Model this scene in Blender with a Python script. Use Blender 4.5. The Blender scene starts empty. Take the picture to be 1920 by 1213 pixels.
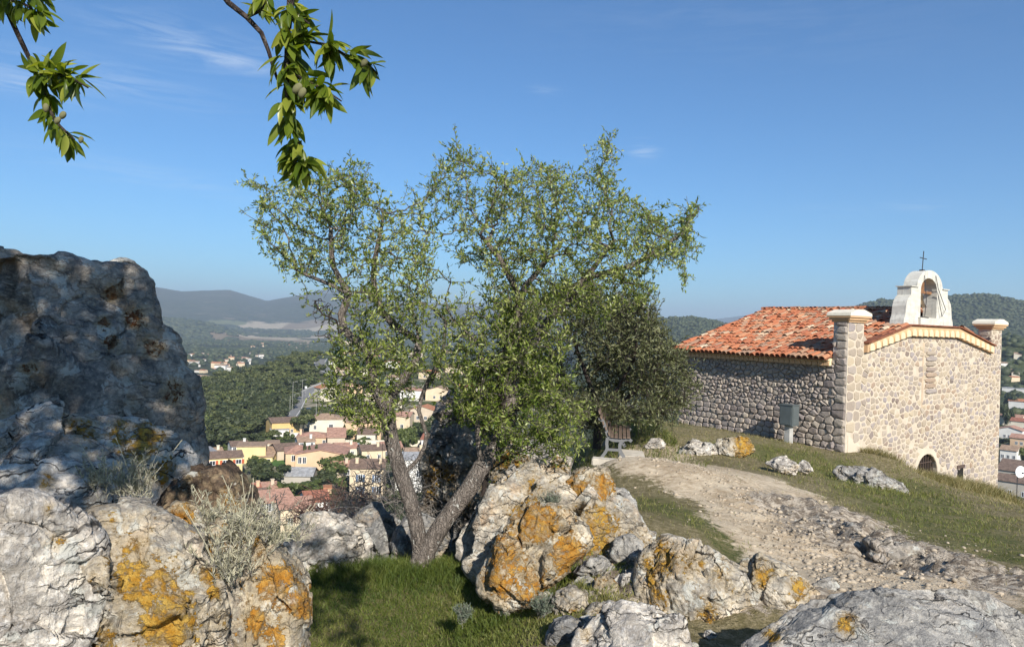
import bpy, bmesh, math, random
import numpy as np
from mathutils import Vector, Matrix, Euler
R = math.radians
C = bpy.context.scene.collection
SC = bpy.context.scene

# ---------------------------------------------------------------- camera
FPX = 1350.0
cam_d = bpy.data.cameras.new('camera'); cam = bpy.data.objects.new('camera', cam_d); C.objects.link(cam)
cam_d.sensor_width = 36; cam_d.lens = FPX / 1920 * 36; cam_d.clip_start = 0.05; cam_d.clip_end = 40000
ROLL, PITCH = 0.030, 0.004
CM = (Matrix.Rotation(math.pi / 2 + PITCH, 4, 'X') @ Matrix.Rotation(ROLL, 4, 'Z'))
cam.matrix_world = CM
SC.camera = cam
# ---------------------------------------------------------------- sky and sun
SUN_AZ, SUN_EL = 162.5, 31.0
S = Vector((math.sin(R(SUN_AZ)) * math.cos(R(SUN_EL)), math.cos(R(SUN_AZ)) * math.cos(R(SUN_EL)), math.sin(R(SUN_EL))))
world = bpy.data.worlds.new('World'); SC.world = world; world.use_nodes = True
wn, wl = world.node_tree.nodes, world.node_tree.links
wn.clear()
sky = wn.new('ShaderNodeTexSky'); sky.sky_type = 'NISHITA'; sky.sun_disc = False
sky.sun_elevation = R(SUN_EL); sky.sun_rotation = R(SUN_AZ); sky.altitude = 150; sky.air_density = 1.0; sky.dust_density = 0.35; sky.ozone_density = 2.2
wbg = wn.new('ShaderNodeBackground'); wbg.inputs[1].default_value = 0.078
wout = wn.new('ShaderNodeOutputWorld')
wl.new(wbg.outputs[0], wout.inputs[0])
sun_d = bpy.data.lights.new('sun', 'SUN'); sun_d.energy = 5.0; sun_d.angle = R(0.53); sun_d.color = (1.0, 0.945, 0.86)
sun = bpy.data.objects.new('sun', sun_d); C.objects.link(sun)
sun.rotation_euler = S.to_track_quat('Z', 'Y').to_euler()
SC.view_settings.view_transform = 'Standard'; SC.view_settings.look = 'None'
SC.view_settings.exposure = 0.6; SC.view_settings.gamma = 1.0; SC.view_settings.use_curve_mapping = False
SC.render.engine = 'CYCLES'
SC.cycles.max_bounces = 6; SC.cycles.transparent_max_bounces = 8; SC.cycles.volume_bounces = 0
SC.cycles.use_denoising = True

# ---------------------------------------------------------------- pixel to world
CM3 = np.array(CM.to_3x3())
def pdir(u, v):
    u, v = np.broadcast_arrays(np.asarray(u, float), np.asarray(v, float))
    d = np.stack([(u - 960) / FPX, (606.5 - v) / FPX, -np.ones_like(u)], -1) @ CM3.T
    return d / d[..., 1:2]
def P(u, v, D): return pdir(u, v) * D
def px_of(p):
    q = np.asarray(p, float) @ CM3
    return q[..., 0] / -q[..., 2] * FPX + 960, 606.5 - q[..., 1] / -q[..., 2] * FPX

# clouds: thin cirrus in the world sky
tc = wn.new('ShaderNodeTexCoord')
def W(t, **k):
    n = wn.new(t)
    for a, b in k.items(): setattr(n, a, b)
    return n
def wmath(op, a, b=None, c=None):
    n = W('ShaderNodeMath', operation=op)
    for i, x in enumerate((a, b, c)):
        if x is None: continue
        if isinstance(x, (int, float)): n.inputs[i].default_value = x
        else: wl.new(x, n.inputs[i])
    return n.outputs[0]
mp = W('ShaderNodeMapping'); mp.inputs['Rotation'].default_value = (0, R(7), 0); mp.inputs['Scale'].default_value = (5, 5, 42)
wl.new(tc.outputs['Generated'], mp.inputs[0])
cn = W('ShaderNodeTexNoise'); cn.inputs['Scale'].default_value = 1.6; cn.inputs['Detail'].default_value = 7; cn.inputs['Roughness'].default_value = 0.62; cn.inputs['Distortion'].default_value = 1.6
wl.new(mp.outputs[0], cn.inputs['Vector'])
streak = wmath('MULTIPLY', wmath('SUBTRACT', cn.outputs['Fac'], 0.40), 3.0)
tot = None
for (u, v, ru, rv, amp) in [(360, 82, 130, 30, .75), (225, 152, 130, 22, .7), (20, 152, 90, 16, .9), (260, 325, 170, 22, .4), (1205, 281, 22, 14, 1.0), (1020, 169, 26, 6, .55), (1560, 395, 40, 8, .55), (1725, 386, 40, 8, .6), (430, 112, 50, 12, .6), (1370, 40, 300, 60, .14)]:
    d = Vector(pdir(u, v)).normalized()
    right = d.cross(Vector((0, 0, 1))).normalized(); up = right.cross(d)
    def dot(vec):
        n = W('ShaderNodeVectorMath', operation='DOT_PRODUCT'); wl.new(tc.outputs['Generated'], n.inputs[0]); n.inputs[1].default_value = vec; return n.outputs['Value']
    rt = right + up * -0.10
    a = wmath('DIVIDE', dot(rt), ru / FPX); up2 = up + right * 0.10; b = wmath('DIVIDE', dot(up2), rv / FPX)
    front = wmath('GREATER_THAN', dot(d), 0.5)
    g = wmath('MULTIPLY', wmath('MULTIPLY', wmath('EXPONENT', wmath('MULTIPLY', wmath('ADD', wmath('MULTIPLY', a, a), wmath('MULTIPLY', b, b)), -0.9)), amp), front)
    tot = g if tot is None else wmath('ADD', tot, g)
cf = wmath('MULTIPLY', tot, streak); cf = wmath('MAXIMUM', wmath('MINIMUM', cf, 1.0), 0.0)
cmix = W('ShaderNodeMixRGB'); wl.new(wmath('MULTIPLY', cf, 0.42), cmix.inputs[0])
SKY_TINT = W('ShaderNodeMixRGB', blend_type='MULTIPLY'); SKY_TINT.inputs[0].default_value = 1; SKY_TINT.inputs[2].default_value = (.48, .845, 1.15, 1)
wl.new(sky.outputs[0], SKY_TINT.inputs[1]); wl.new(SKY_TINT.outputs[0], cmix.inputs[1]); cmix.inputs[2].default_value = (7.5, 8.2, 9.0, 1)
wl.new(cmix.outputs[0], wbg.inputs[0])

# ---------------------------------------------------------------- mesh helpers
rng = np.random.default_rng(7)
def meshdata(name, V, F, smooth=False, attr=None, mats=None):
    V = np.asarray(V, dtype=np.float32).reshape(-1, 3)
    me = bpy.data.meshes.new(name)
    if isinstance(F, np.ndarray):
        k = F.shape[1]; n = F.shape[0]
        me.vertices.add(len(V)); me.vertices.foreach_set('co', V.ravel())
        me.loops.add(n * k); me.loops.foreach_set('vertex_index', F.astype(np.int32).ravel())
        me.polygons.add(n); me.polygons.foreach_set('loop_start', np.arange(0, n * k, k, dtype=np.int32))
        me.update(calc_edges=True)
    else:
        me.from_pydata([tuple(map(float, v)) for v in V], [], [tuple(map(int, f)) for f in F]); me.update()
    if smooth: me.polygons.foreach_set('use_smooth', np.ones(len(me.polygons), dtype=bool))
    if attr:
        for an, av in attr.items():
            a = me.attributes.new(an, 'FLOAT', 'POINT'); a.data.foreach_set('value', np.ascontiguousarray(av, dtype=np.float32))
    return me
def link(name, me, mat=None, parent=None, loc=None):
    o = bpy.data.objects.new(name, me); C.objects.link(o)
    if mat is not None and len(me.materials) == 0: me.materials.append(mat)
    if parent is not None: o.parent = parent
    if loc is not None: o.location = loc
    return o
def empty(name, loc=(0, 0, 0), rz=0.0):
    o = bpy.data.objects.new(name, None); C.objects.link(o); o.location = loc; o.rotation_euler = (0, 0, rz); o.empty_display_size = .2; return o
def tag(o, label, cat, group=None, kind=None):
    if label: o['label'] = label
    if cat: o['category'] = cat
    if group: o['group'] = group
    if kind: o['kind'] = kind
    return o
class MB:
    """collects simple shapes into one mesh"""
    def __init__(s): s.V = []; s.F = []
    def add(s, V, F):
        b = len(s.V); s.V += [tuple(map(float, v)) for v in V]; s.F += [tuple(i + b for i in f) for f in F]; return s
    def box(s, x0, x1, y0, y1, z0, z1, M=None):
        V = [(x, y, z) for z in (z0, z1) for y in (y0, y1) for x in (x0, x1)]
        if M is not None: V = [M @ Vector(v) for v in V]
        return s.add(V, [(0, 2, 3, 1), (4, 5, 7, 6), (0, 1, 5, 4), (2, 6, 7, 3), (0, 4, 6, 2), (1, 3, 7, 5)])
    def prism(s, poly, y0, y1, M=None):
        """poly in x,z, extruded along y"""
        n = len(poly); V = [(x, y0, z) for x, z in poly] + [(x, y1, z) for x, z in poly]
        if M is not None: V = [M @ Vector(v) for v in V]
        return s.add(V, [tuple(range(n)), tuple(range(2 * n - 1, n - 1, -1))] + [((i + 1) % n, i, i + n, (i + 1) % n + n) for i in range(n)])
    def tube(s, pts, rads, k=6, cap=True):
        V, F = tube(pts, rads, k, cap); return s.add(V, F)
    def build(s, name, mat, parent=None, smooth=False, loc=None, attr=None):
        me = meshdata(name, s.V, s.F, smooth, attr); return link(name, me, mat, parent, loc)
def tube(pts, rads, k=6, cap=True):
    pts = [Vector(p) for p in pts]; V = []; F = []
    ref = None
    for i, p in enumerate(pts):
        t = (pts[min(i + 1, len(pts) - 1)] - pts[max(i - 1, 0)]).normalized()
        if ref is None: ref = t.orthogonal().normalized()
        ref = (ref - t * ref.dot(t));
        if ref.length < 1e-5: ref = t.orthogonal()
        ref.normalize(); b = t.cross(ref)
        r = rads[i] if hasattr(rads, '__len__') else rads
        for j in range(k):
            a = 2 * math.pi * j / k; V.append(p + (ref * math.cos(a) + b * math.sin(a)) * r)
    for i in range(len(pts) - 1):
        for j in range(k):
            F.append((i * k + j, i * k + (j + 1) % k, (i + 1) * k + (j + 1) % k, (i + 1) * k + j))
    if cap: F.append(tuple(range(k - 1, -1, -1))); F.append(tuple((len(pts) - 1) * k + j for j in range(k)))
    return V, F

# ---------------------------------------------------------------- numpy noise
def _h(i, j, k, s):
    n = (i.astype(np.uint32) * np.uint32(374761393) + j.astype(np.uint32) * np.uint32(668265263) + k.astype(np.uint32) * np.uint32(2147483647) + np.uint32((s * 974634777 + 12345) & 0xffffffff))
    n = (n ^ (n >> np.uint32(13))) * np.uint32(1274126177); n = n ^ (n >> np.uint32(16)); n = n * np.uint32(2246822519); n ^= n >> np.uint32(15)
    return n.astype(np.float64) / 4294967295.0
def vnoise(p, s=0):
    p = np.asarray(p, float); f = np.floor(p).astype(np.int64); t = p - f; t = t * t * t * (t * (t * 6 - 15) + 10)
    out = 0
    for a in (0, 1):
        for b in (0, 1):
            for c in (0, 1):
                w = (t[..., 0] if a else 1 - t[..., 0]) * (t[..., 1] if b else 1 - t[..., 1]) * (t[..., 2] if c else 1 - t[..., 2])
                out = out + w * _h((f[..., 0] + a) & 0xffffffff, (f[..., 1] + b) & 0xffffffff, (f[..., 2] + c) & 0xffffffff, s)
    return out * 2 - 1
def fbm(p, o=4, s=0, g=.5, ridged=False):
    a = 1; out = 0; q = np.asarray(p, float); tot = 0
    for i in range(o):
        n = vnoise(q, s + i * 17)
        if ridged: n = 1 - 2 * np.abs(n)
        out = out + a * n; tot += a; a *= g; q = q * 2.03 + 11.7
    return out / tot
def worley(p, s=0, full=False):
    p = np.asarray(p, float); f = np.floor(p).astype(np.int64); F1 = np.full(p.shape[:-1], 9.0); F2 = F1.copy(); ID = np.zeros_like(F1); CT = np.zeros_like(p)
    for a in (-1, 0, 1):
        for b in (-1, 0, 1):
            for c in (-1, 0, 1):
                i, j, k = (f[..., 0] + a), (f[..., 1] + b), (f[..., 2] + c)
                im, jm, km = i & 0xffffffff, j & 0xffffffff, k & 0xffffffff
                cc = np.stack([i + _h(im, jm, km, s), j + _h(im, jm, km, s + 1), k + _h(im, jm, km, s + 2)], -1)
                d = np.sqrt(((cc - p) ** 2).sum(-1)); hh = _h(im, jm, km, s + 3)
                m = d < F1; CT = np.where(m[..., None], cc, CT); F2 = np.where(m, F1, np.minimum(F2, d)); ID = np.where(m, hh, ID); F1 = np.where(m, d, F1)
    return (F1, F2, ID, CT) if full else (F1, F2, ID)
def cellvec(ID, s=0):
    a = np.floor(ID * 1e6).astype(np.int64); z = np.zeros_like(a); return np.stack([_h(a, z, z, s), _h(a, z + 1, z, s), _h(a, z + 2, z, s)], -1) * 2 - 1
def sstep(a, b, x):
    t = np.clip((np.asarray(x, float) - a) / (b - a), 0, 1); return t * t * (3 - 2 * t)
# ---------------------------------------------------------------- materials
class NT:
    def __init__(s, name):
        s.m = bpy.data.materials.new(name); s.m.use_nodes = True; s.n = s.m.node_tree.nodes; s.l = s.m.node_tree.links; s.n.clear()
        s.out = s.n.new('ShaderNodeOutputMaterial'); s.b = s.n.new('ShaderNodeBsdfPrincipled'); s.l.new(s.b.outputs[0], s.out.inputs[0])
        s.b.inputs['Roughness'].default_value = .85; s.b.inputs['Specular IOR Level'].default_value = .25
        s.tc = s.n.new('ShaderNodeTexCoord'); s.obj = s.tc.outputs['Object']
    def set(s, sock, x):
        if isinstance(x, bpy.types.NodeSocket): s.l.new(x, sock)
        elif isinstance(x, (tuple, list)) and len(x) == 3 and sock.type == 'RGBA': sock.default_value = (*x, 1)
        else: sock.default_value = x
    def N(s, t, ins={}, **k):
        n = s.n.new(t)
        for a, b in k.items(): setattr(n, a, b)
        for a, b in ins.items(): s.set(n.inputs[a], b)
        return n
    def math(s, op, a, b=0.0, clamp=False):
        return s.N('ShaderNodeMath', {0: a, 1: b}, operation=op, use_clamp=clamp).outputs[0]
    def noise(s, scale, detail=4, rough=.55, vec=None, dist=0.0, out='Fac'):
        return s.N('ShaderNodeTexNoise', {'Vector': vec or s.obj, 'Scale': scale, 'Detail': detail, 'Roughness': rough, 'Distortion': dist}).outputs[out]
    def mapv(s, scale=(1, 1, 1), rot=(0, 0, 0), vec=None, loc=(0, 0, 0)):
        return s.N('ShaderNodeMapping', {'Vector': vec or s.obj, 'Scale': scale, 'Rotation': rot, 'Location': loc}).outputs[0]
    def warp(s, amount, scale, vec=None, detail=3):
        nn = s.noise(scale, detail, vec=vec, out='Color')
        a = s.N('ShaderNodeVectorMath', {0: nn, 1: (.5, .5, .5)}, operation='SUBTRACT').outputs[0]
        a = s.N('ShaderNodeVectorMath', {0: a, 'Scale': amount}, operation='SCALE').outputs[0]
        return s.N('ShaderNodeVectorMath', {0: vec or s.obj, 1: a}, operation='ADD').outputs[0]
    def vor(s, scale, feature='F1', vec=None, out='Distance', rnd=1.0):
        n = s.N('ShaderNodeTexVoronoi', {'Vector': vec or s.obj, 'Scale': scale, 'Randomness': rnd}, feature=feature); return n.outputs[out]
    def step(s, x, a, b):
        return s.N('ShaderNodeMapRange', {'Value': x, 'From Min': a, 'From Max': b}, interpolation_type='SMOOTHSTEP').outputs[0]
    def mix(s, f, a, b, mode='MIX'):
        return s.N('ShaderNodeMixRGB', {0: f, 1: a, 2: b}, blend_type=mode).outputs[0]
    def ramp(s, x, stops, interp='LINEAR'):
        n = s.N('ShaderNodeValToRGB', {0: x}); e = n.color_ramp; e.interpolation = interp
        while len(e.elements) < len(stops): e.elements.new(.5)
        for el, (p, c) in zip(e.elements, stops): el.position = p; el.color = (*c, 1) if len(c) == 3 else c
        return n.outputs[0]
    def attr(s, name): return s.N('ShaderNodeAttribute', attribute_name=name).outputs['Fac']
    def bump(s, h, strength=.5, dist=.02, normal=None):
        i = {'Height': h, 'Strength': strength, 'Distance': dist}
        if normal is not None: i['Normal'] = normal
        return s.N('ShaderNodeBump', i).outputs[0]
    def fin(s, col=None, rough=None, normal=None, **k):
        if col is not None: s.set(s.b.inputs['Base Color'], col)
        if rough is not None: s.set(s.b.inputs['Roughness'], rough)
        if normal is not None: s.set(s.b.inputs['Normal'], normal)
        for a, b in k.items(): s.set(s.b.inputs[a.replace('_', ' ')], b)
        return s.m
    def rand(s): return s.N('ShaderNodeObjectInfo').outputs['Random']

def plain(name, col, rough=.8, var=.15, sc=6, bump=0.0, metal=0.0):
    t = NT(name); f = t.noise(sc, 5)
    c = t.mix(t.step(f, .3, .7), tuple(x * (1 - var) for x in col), tuple(min(1, x * (1 + var)) for x in col))
    t.fin(c, rough, Metallic=metal)
    if bump: t.fin(normal=t.bump(t.noise(sc * 5, 4), .4, bump))
    return t.m

def rock_material(name, pale=(.46, .435, .40), grey=(.25, .245, .24), dark=(.07, .062, .055), lichen=.35, lcol=(.40, .20, .02), lcol2=(.50, .32, .07), scale=1.0, crack=1.0, warm=.25, blotch=.3, palemin=.0):
    """weathered quartzite: pale and grey mottling, cracks, iron stains, crusts of lichen (attribute lich steers them)"""
    t = NT(name); v = t.N('ShaderNodeVectorMath', {0: t.obj, 'Scale': scale}, operation='SCALE').outputs[0]
    w1 = t.warp(.55, 1.7, v, 4); w2 = t.warp(.16, 7, v, 3)
    big = t.noise(1.3, 6, .6, w1); med = t.noise(5.5, 8, .65, w2); fine = t.noise(38, 5, .7, v); veryfine = t.noise(120, 3, .6, v)
    base = t.mix(t.step(t.math('ADD', t.math('MULTIPLY', big, .45), t.math('MULTIPLY', med, .55)), .44, .56), grey, pale)
    base = t.mix(t.math('MULTIPLY', t.step(t.noise(2.6, 5, .6, w1), .52, .66), warm), base, (.40, .27, .16))
    base = t.mix(t.math('MULTIPLY', t.step(fine, .45, .75), .45), base, tuple(min(.8, x * 1.5) for x in pale))
    base = t.mix(t.math('MULTIPLY', t.step(veryfine, .52, .72), .35), base, tuple(x * .6 for x in grey))
    # cracks: warped voronoi borders, squeezed along a bedding direction, only here and there
    va = t.mapv((1.0, 1.4, 5.5), (.35, .25, 0), w2); c1 = t.vor(1.7, 'DISTANCE_TO_EDGE', va); c2 = t.vor(4.2, 'DISTANCE_TO_EDGE', t.mapv((1, 1.3, 3.4), (.5, -.2, .3), w2))
    k1 = t.math('SUBTRACT', 1.0, t.step(c1, .0, .035)); k2 = t.math('SUBTRACT', 1.0, t.step(c2, .0, .06))
    gate = t.step(t.noise(2.1, 4, .6, v), .46, .60); k2 = t.math('MULTIPLY', k2, gate); gate1 = t.step(t.noise(1.4, 4, .6, v), .40, .56); k1 = t.math('MULTIPLY', k1, gate1)
    cr = t.math('MINIMUM', t.math('ADD', t.math('MULTIPLY', k1, .8 * crack), t.math('MULTIPLY', k2, .55 * crack)), 1.0)
    str_ = t.noise(4, 8, .72, t.mapv((1.2, 1.2, 7), (.45, .1, 0), w1))
    base = t.mix(t.math('MULTIPLY', t.step(str_, .50, .70), .55), base, tuple(x * .62 for x in grey))
    bl = t.math('MULTIPLY', t.step(t.noise(3.4, 9, .72, w2), .585, .63), blotch)
    base = t.mix(bl, base, dark)
    base = t.mix(t.math('MULTIPLY', t.step(t.noise(9, 8, .75, w2), .60, .66), blotch * .8), base, dark)
    # small angular facets: every cell a slightly different tone and height
    cA = t.N('ShaderNodeSeparateColor', {0: t.vor(15, vec=t.mapv((1, 1, 1.7), (.4, .2, 0), w2), out='Color')}).outputs[0]; cB = t.N('ShaderNodeSeparateColor', {0: t.vor(48, vec=t.warp(.03, 20, v), out='Color')}).outputs[0]
    base = t.mix(1.0, base, t.mix(t.math('ADD', t.math('MULTIPLY', cA, .5), t.math('MULTIPLY', cB, .5)), (.66, .66, .67), (1.28, 1.26, 1.22)), 'MULTIPLY')
    # lichen
    la = t.attr('lich')
    ln = t.math('ADD', t.math('MULTIPLY', t.noise(2.0, 7, .62, w1), .62), t.math('MULTIPLY', t.noise(11, 6, .7, w2), .38))
    thr = t.math('SUBTRACT', ln, t.math('SUBTRACT', .66 - lichen * .18, t.math('MULTIPLY', la, .135)))
    eat = t.math('MULTIPLY', t.math('SUBTRACT', t.noise(24, 7, .75, v), .52), .55)
    lm = t.step(t.math('ADD', thr, eat), -.004, .022)
    lm = t.math('MULTIPLY', lm, t.math('ADD', .35, t.math('MULTIPLY', t.step(t.noise(9, 8, .78, t.mapv(loc=(3, 1, 8), vec=v)), .40, .52), .65))); lm = t.math('MAXIMUM', lm, t.math('MULTIPLY', t.step(t.noise(19, 6, .7, t.mapv(loc=(5, 5, 1), vec=v)), .64 - lichen * .05, .70 - lichen * .05), min(1, max(0, lichen + .1))))
    halo = t.math('MULTIPLY', t.step(t.math('ADD', thr, t.math('MULTIPLY', eat, .6)), -.15, .02), .62); base = t.mix(halo, base, (.42, .32, .18))
    lc = t.mix(t.step(t.noise(16, 5, .65, v), .38, .64), lcol, lcol2)
    lc = t.mix(t.step(t.noise(46, 4, .7, v), .52, .74), lc, tuple(x * .45 for x in lcol))
    # grey-white crust lichen
    wm = t.math('MULTIPLY', t.step(t.noise(4.5, 8, .7, t.mapv(loc=(7, 3, 1), vec=w2)), .56, .60), .55)
    base = t.mix(wm, base, (.56, .57, .52))
    col = t.mix(lm, base, lc)
    col = t.mix(cr, col, (.035, .03, .027))
    h = t.math('ADD', t.math('MULTIPLY', med, .7), t.math('MULTIPLY', fine, .30)); h = t.math('ADD', h, t.math('MULTIPLY', cr, -.55)); h = t.math('ADD', h, t.math('MULTIPLY', lm, t.math('ADD', .10, t.math('MULTIPLY', t.noise(60, 3, .6, v), .22))))
    n1 = t.bump(h, 1.0, .05 / scale)
    n2 = t.bump(t.math('ADD', t.math('MULTIPLY', cA, 1.0), t.math('ADD', t.math('MULTIPLY', cB, .5), t.math('MULTIPLY', veryfine, .6))), .6, .012 / scale, n1)
    return t.fin(col, t.math('ADD', .78, t.math('MULTIPLY', fine, .2)), n2)

def leaf_material(name, c1, c2, c3, trans=.35, rough=.45, sc=9, spec=.35):
    t = NT(name); a = t.attr('rnd'); f = t.noise(sc, 3)
    f = t.math('ADD', t.math('MULTIPLY', a, .65), t.math('MULTIPLY', f, .35))
    col = t.ramp(f, [(.15, c1), (.5, c2), (.85, c3)])
    t.fin(col, rough, **{'Specular_IOR_Level': spec})
    tr = t.N('ShaderNodeBsdfTranslucent', {0: t.mix(1.0, col, (1.3, 1.35, .45), 'MULTIPLY')})
    mx = t.N('ShaderNodeMixShader', {0: trans, 1: t.b.outputs[0], 2: tr.outputs[0]}); t.l.new(mx.outputs[0], t.out.inputs[0])
    return t.m
def bark_material(name, c1, c2, lich=.3, scale=1.0):
    t = NT(name); v = t.N('ShaderNodeVectorMath', {0: t.obj, 'Scale': scale}, operation='SCALE').outputs[0]
    w = t.warp(.1, 6, v); f = t.noise(9, 6, .65, t.mapv((3.2, 3.2, .7), vec=w)); g = t.vor(9, 'DISTANCE_TO_EDGE', t.mapv((4, 4, .55), vec=t.warp(.25, 5, w)))
    col = t.mix(t.step(f, .35, .65), c1, c2)
    col = t.mix(t.math('MULTIPLY', t.math('SUBTRACT', 1, t.step(g, 0, .10)), t.math('MULTIPLY', t.step(t.noise(5, 4, .6, v), .40, .6), .6)), col, tuple(x * .4 for x in c1))
    lm = t.math('MULTIPLY', t.step(t.noise(17, 5, .7, t.mapv((1, 1, .6), vec=v)), .60, .66), min(1, lich * 2))
    col = t.mix(lm, col, (.5, .49, .44))
    h = t.math('ADD', t.math('MULTIPLY', t.step(g, 0, .2), .6), f)
    return t.fin(col, .92, t.bump(h, .9, .03 / scale))

M = {}
M['rock_white'] = rock_material('pale_rock', pale=(.74, .68, .59), grey=(.33, .30, .265), lichen=.15, blotch=.35, warm=.35, crack=1.25)
M['rock_yellow'] = rock_material('lichen_rock', pale=(.64, .575, .47), grey=(.28, .25, .21), lichen=.55, blotch=.3, warm=.75)
M['rock_orange'] = rock_material('orange_lichen_rock', pale=(.60, .52, .40), grey=(.26, .225, .18), lichen=.78, blotch=.35, warm=.85, lcol=(.40, .175, .02), lcol2=(.50, .29, .07))
M['rock_dark'] = rock_material('dark_weathered_rock', pale=(.30, .29, .275), grey=(.16, .16, .16), lichen=.25, blotch=.75, warm=.5, lcol=(.34, .17, .02), lcol2=(.42, .26, .05))
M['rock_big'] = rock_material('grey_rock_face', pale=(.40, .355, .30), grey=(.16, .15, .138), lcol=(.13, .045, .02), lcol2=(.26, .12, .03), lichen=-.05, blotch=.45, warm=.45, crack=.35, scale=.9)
M['rock_brown'] = rock_material('brown_rock', pale=(.17, .12, .08), grey=(.075, .052, .036), lichen=.35, blotch=.6, warm=.7, lcol=(.30, .13, .02), lcol2=(.42, .24, .04))
M['rock_slab'] = rock_material('flaky_slab_rock', pale=(.43, .41, .37), grey=(.25, .24, .225), lichen=.10, blotch=1.0, warm=.15, scale=1.5)
M['rock_path'] = rock_material('trodden_bedrock', pale=(.43, .385, .33), grey=(.27, .245, .21), lichen=-.2, blotch=.55, warm=.4, scale=1.3)
M['bark'] = bark_material('almond_bark', (.12, .10, .085), (.235, .20, .17), .5)
M['bark_dark'] = bark_material('dark_twig_bark', (.035, .026, .022), (.075, .058, .05), .1, 3)
M['bark_grey'] = bark_material('grey_twig_bark', (.27, .24, .21), (.42, .38, .34), .2, 2)
M['leaf_almond'] = leaf_material('almond_leaf', (.085, .125, .020), (.215, .265, .05), (.44, .46, .17), .38, .36, spec=.5)
M['leaf_near'] = leaf_material('near_almond_leaf', (.065, .11, .012), (.155, .205, .022), (.33, .35, .06), .45, .33, 30, .45)
M['leaf_sucker'] = leaf_material('sucker_leaf', (.05, .09, .012), (.125, .17, .026), (.29, .32, .085), .36, .40)
M['leaf_olive'] = leaf_material('olive_leaf', (.05, .06, .022), (.105, .115, .045), (.23, .23, .12), .22, .5)
M['leaf_silver'] = leaf_material('silver_leaf', (.24, .23, .16), (.38, .36, .26), (.55, .51, .37), .15, .7)
M['grass'] = leaf_material('grass_blade', (.055, .090, .014), (.12, .15, .026), (.28, .26, .09), .3, .6, 2)
M['grass_dry'] = leaf_material('dry_grass_blade', (.10, .11, .035), (.21, .18, .075), (.42, .34, .19), .25, .7, 1)
M['forest1'] = leaf_material('pine_foliage', (.045, .060, .018), (.080, .092, .026), (.125, .130, .042), .12, .6, .6)
M['forest2'] = leaf_material('oak_foliage', (.030, .042, .015), (.050, .062, .021), (.085, .095, .036), .12, .6, .6)
M['forest3'] = leaf_material('broadleaf_foliage', (.055, .075, .018), (.09, .11, .025), (.14, .16, .05), .2, .6, .6)
M['white_metal'] = plain('white_metal', (.75, .75, .74), .4)
M['glass_dark'] = plain('window_glass', (.03, .035, .04), .15, .1)
def wall_mat(name, c): return plain(name, c, .9, .08, .35, 0)
# ---------------------------------------------------------------- terrain
ctrl = [tuple(P(u, v, D)) for u, v, D in [
 (790,1065,8),(600,1090,7.6),(700,1213,6),(900,1213,5.8),(1000,1150,6.5),(870,1060,8.2),(1200,870,13.5),(1120,872,13),(1300,830,18),(1400,850,18.5),
 (1500,845,19.5),(1585,852,19.8),(1230,800,20),(1290,806,24),(1300,950,9.8),(1200,950,9.5),(1400,1050,7.4),(1500,950,11),(1600,1000,9.5),(1700,1080,7.5),
 (1500,1100,6.3),(1850,1110,6.5),(1900,1030,9.5),(1900,950,15),(1750,900,18.2),(1870,934,24.3),(1280,1200,5.2),(1060,1200,5.2),(1650,905,17),(1350,880,13.5),(1700,960,12.5)]]
ctrl += [(-2,3,-2.0),(-3,5,-2.6),(-1.2,5,-2.75),(-2.5,7,-2.9),(-4,7,-3),(-3,10,-3.9),(-1.2,10.5,-4.0),(0,12,-4.0),(-3,15,-9),(.2,15,-5.5),(-2,20,-13),(2,20,-3.4),(3,24,-3.8),(0,24,-9),
 (3,31,-6),(6,34,-7),(10,33,-5.5),(15,33,-7),(21,28,-8.5),(25,20,-8),(18,12,-4.6),(14,6,-3.1),(8,3,-2.2),(3,1,-1.75),(0,0,-1.75),(0,-3,-1.7),(-3,0,-1.9),(-6,-5,-2.2),(6,-5,-2),(-8,8,-7),
 (-8,3,-4.5),(12,-6,-3),(1.5,3.5,-2.2),(4,4,-1.95),(11.2,20,-3.55),(9.5,26,-3.8),(7,27,-3.9),(15.5,31,-5.5)]
ctrl += [tuple(P(u, v, D)) for u, v, D in [(1665, 868, 20.9), (1737, 897, 22.2), (1800, 914, 23.3), (1737, 908, 19.8), (1830, 928, 20.5), (1110, 1050, 7.0), (1060, 1110, 6.3), (1150, 1110, 6.25), (1290, 1120, 6.2), (1420, 1120, 6.2), (1120, 980, 7.8)]]
ctrl = np.array(ctrl, float)
def _phi(d2): return np.sqrt(d2 + 1.2)
_A = _phi(((ctrl[:, None, :2] - ctrl[None, :, :2]) ** 2).sum(-1)) + np.eye(len(ctrl)) * -.02
_w = np.linalg.solve(_A, ctrl[:, 2] + 3.0)
def H_near(x, y):
    x = np.asarray(x, float); y = np.asarray(y, float); out = np.zeros(x.shape)
    for (cx, cy, _), w in zip(ctrl, _w): out += w * _phi((x - cx) ** 2 + (y - cy) ** 2)
    return out - 3.0
def az_of(u, v=600): d = pdir(u, v); return np.arctan2(d[..., 0], d[..., 1])
def layer(pts, Rk, Wk, Wb):
    pts = np.array(pts, float); a = az_of(pts[:, 0], pts[:, 1]); d = pdir(pts[:, 0], pts[:, 1])
    z = d[:, 2] / np.hypot(d[:, 0], d[:, 1]) * Rk
    return a, z, Rk, Wk, Wb
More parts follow.
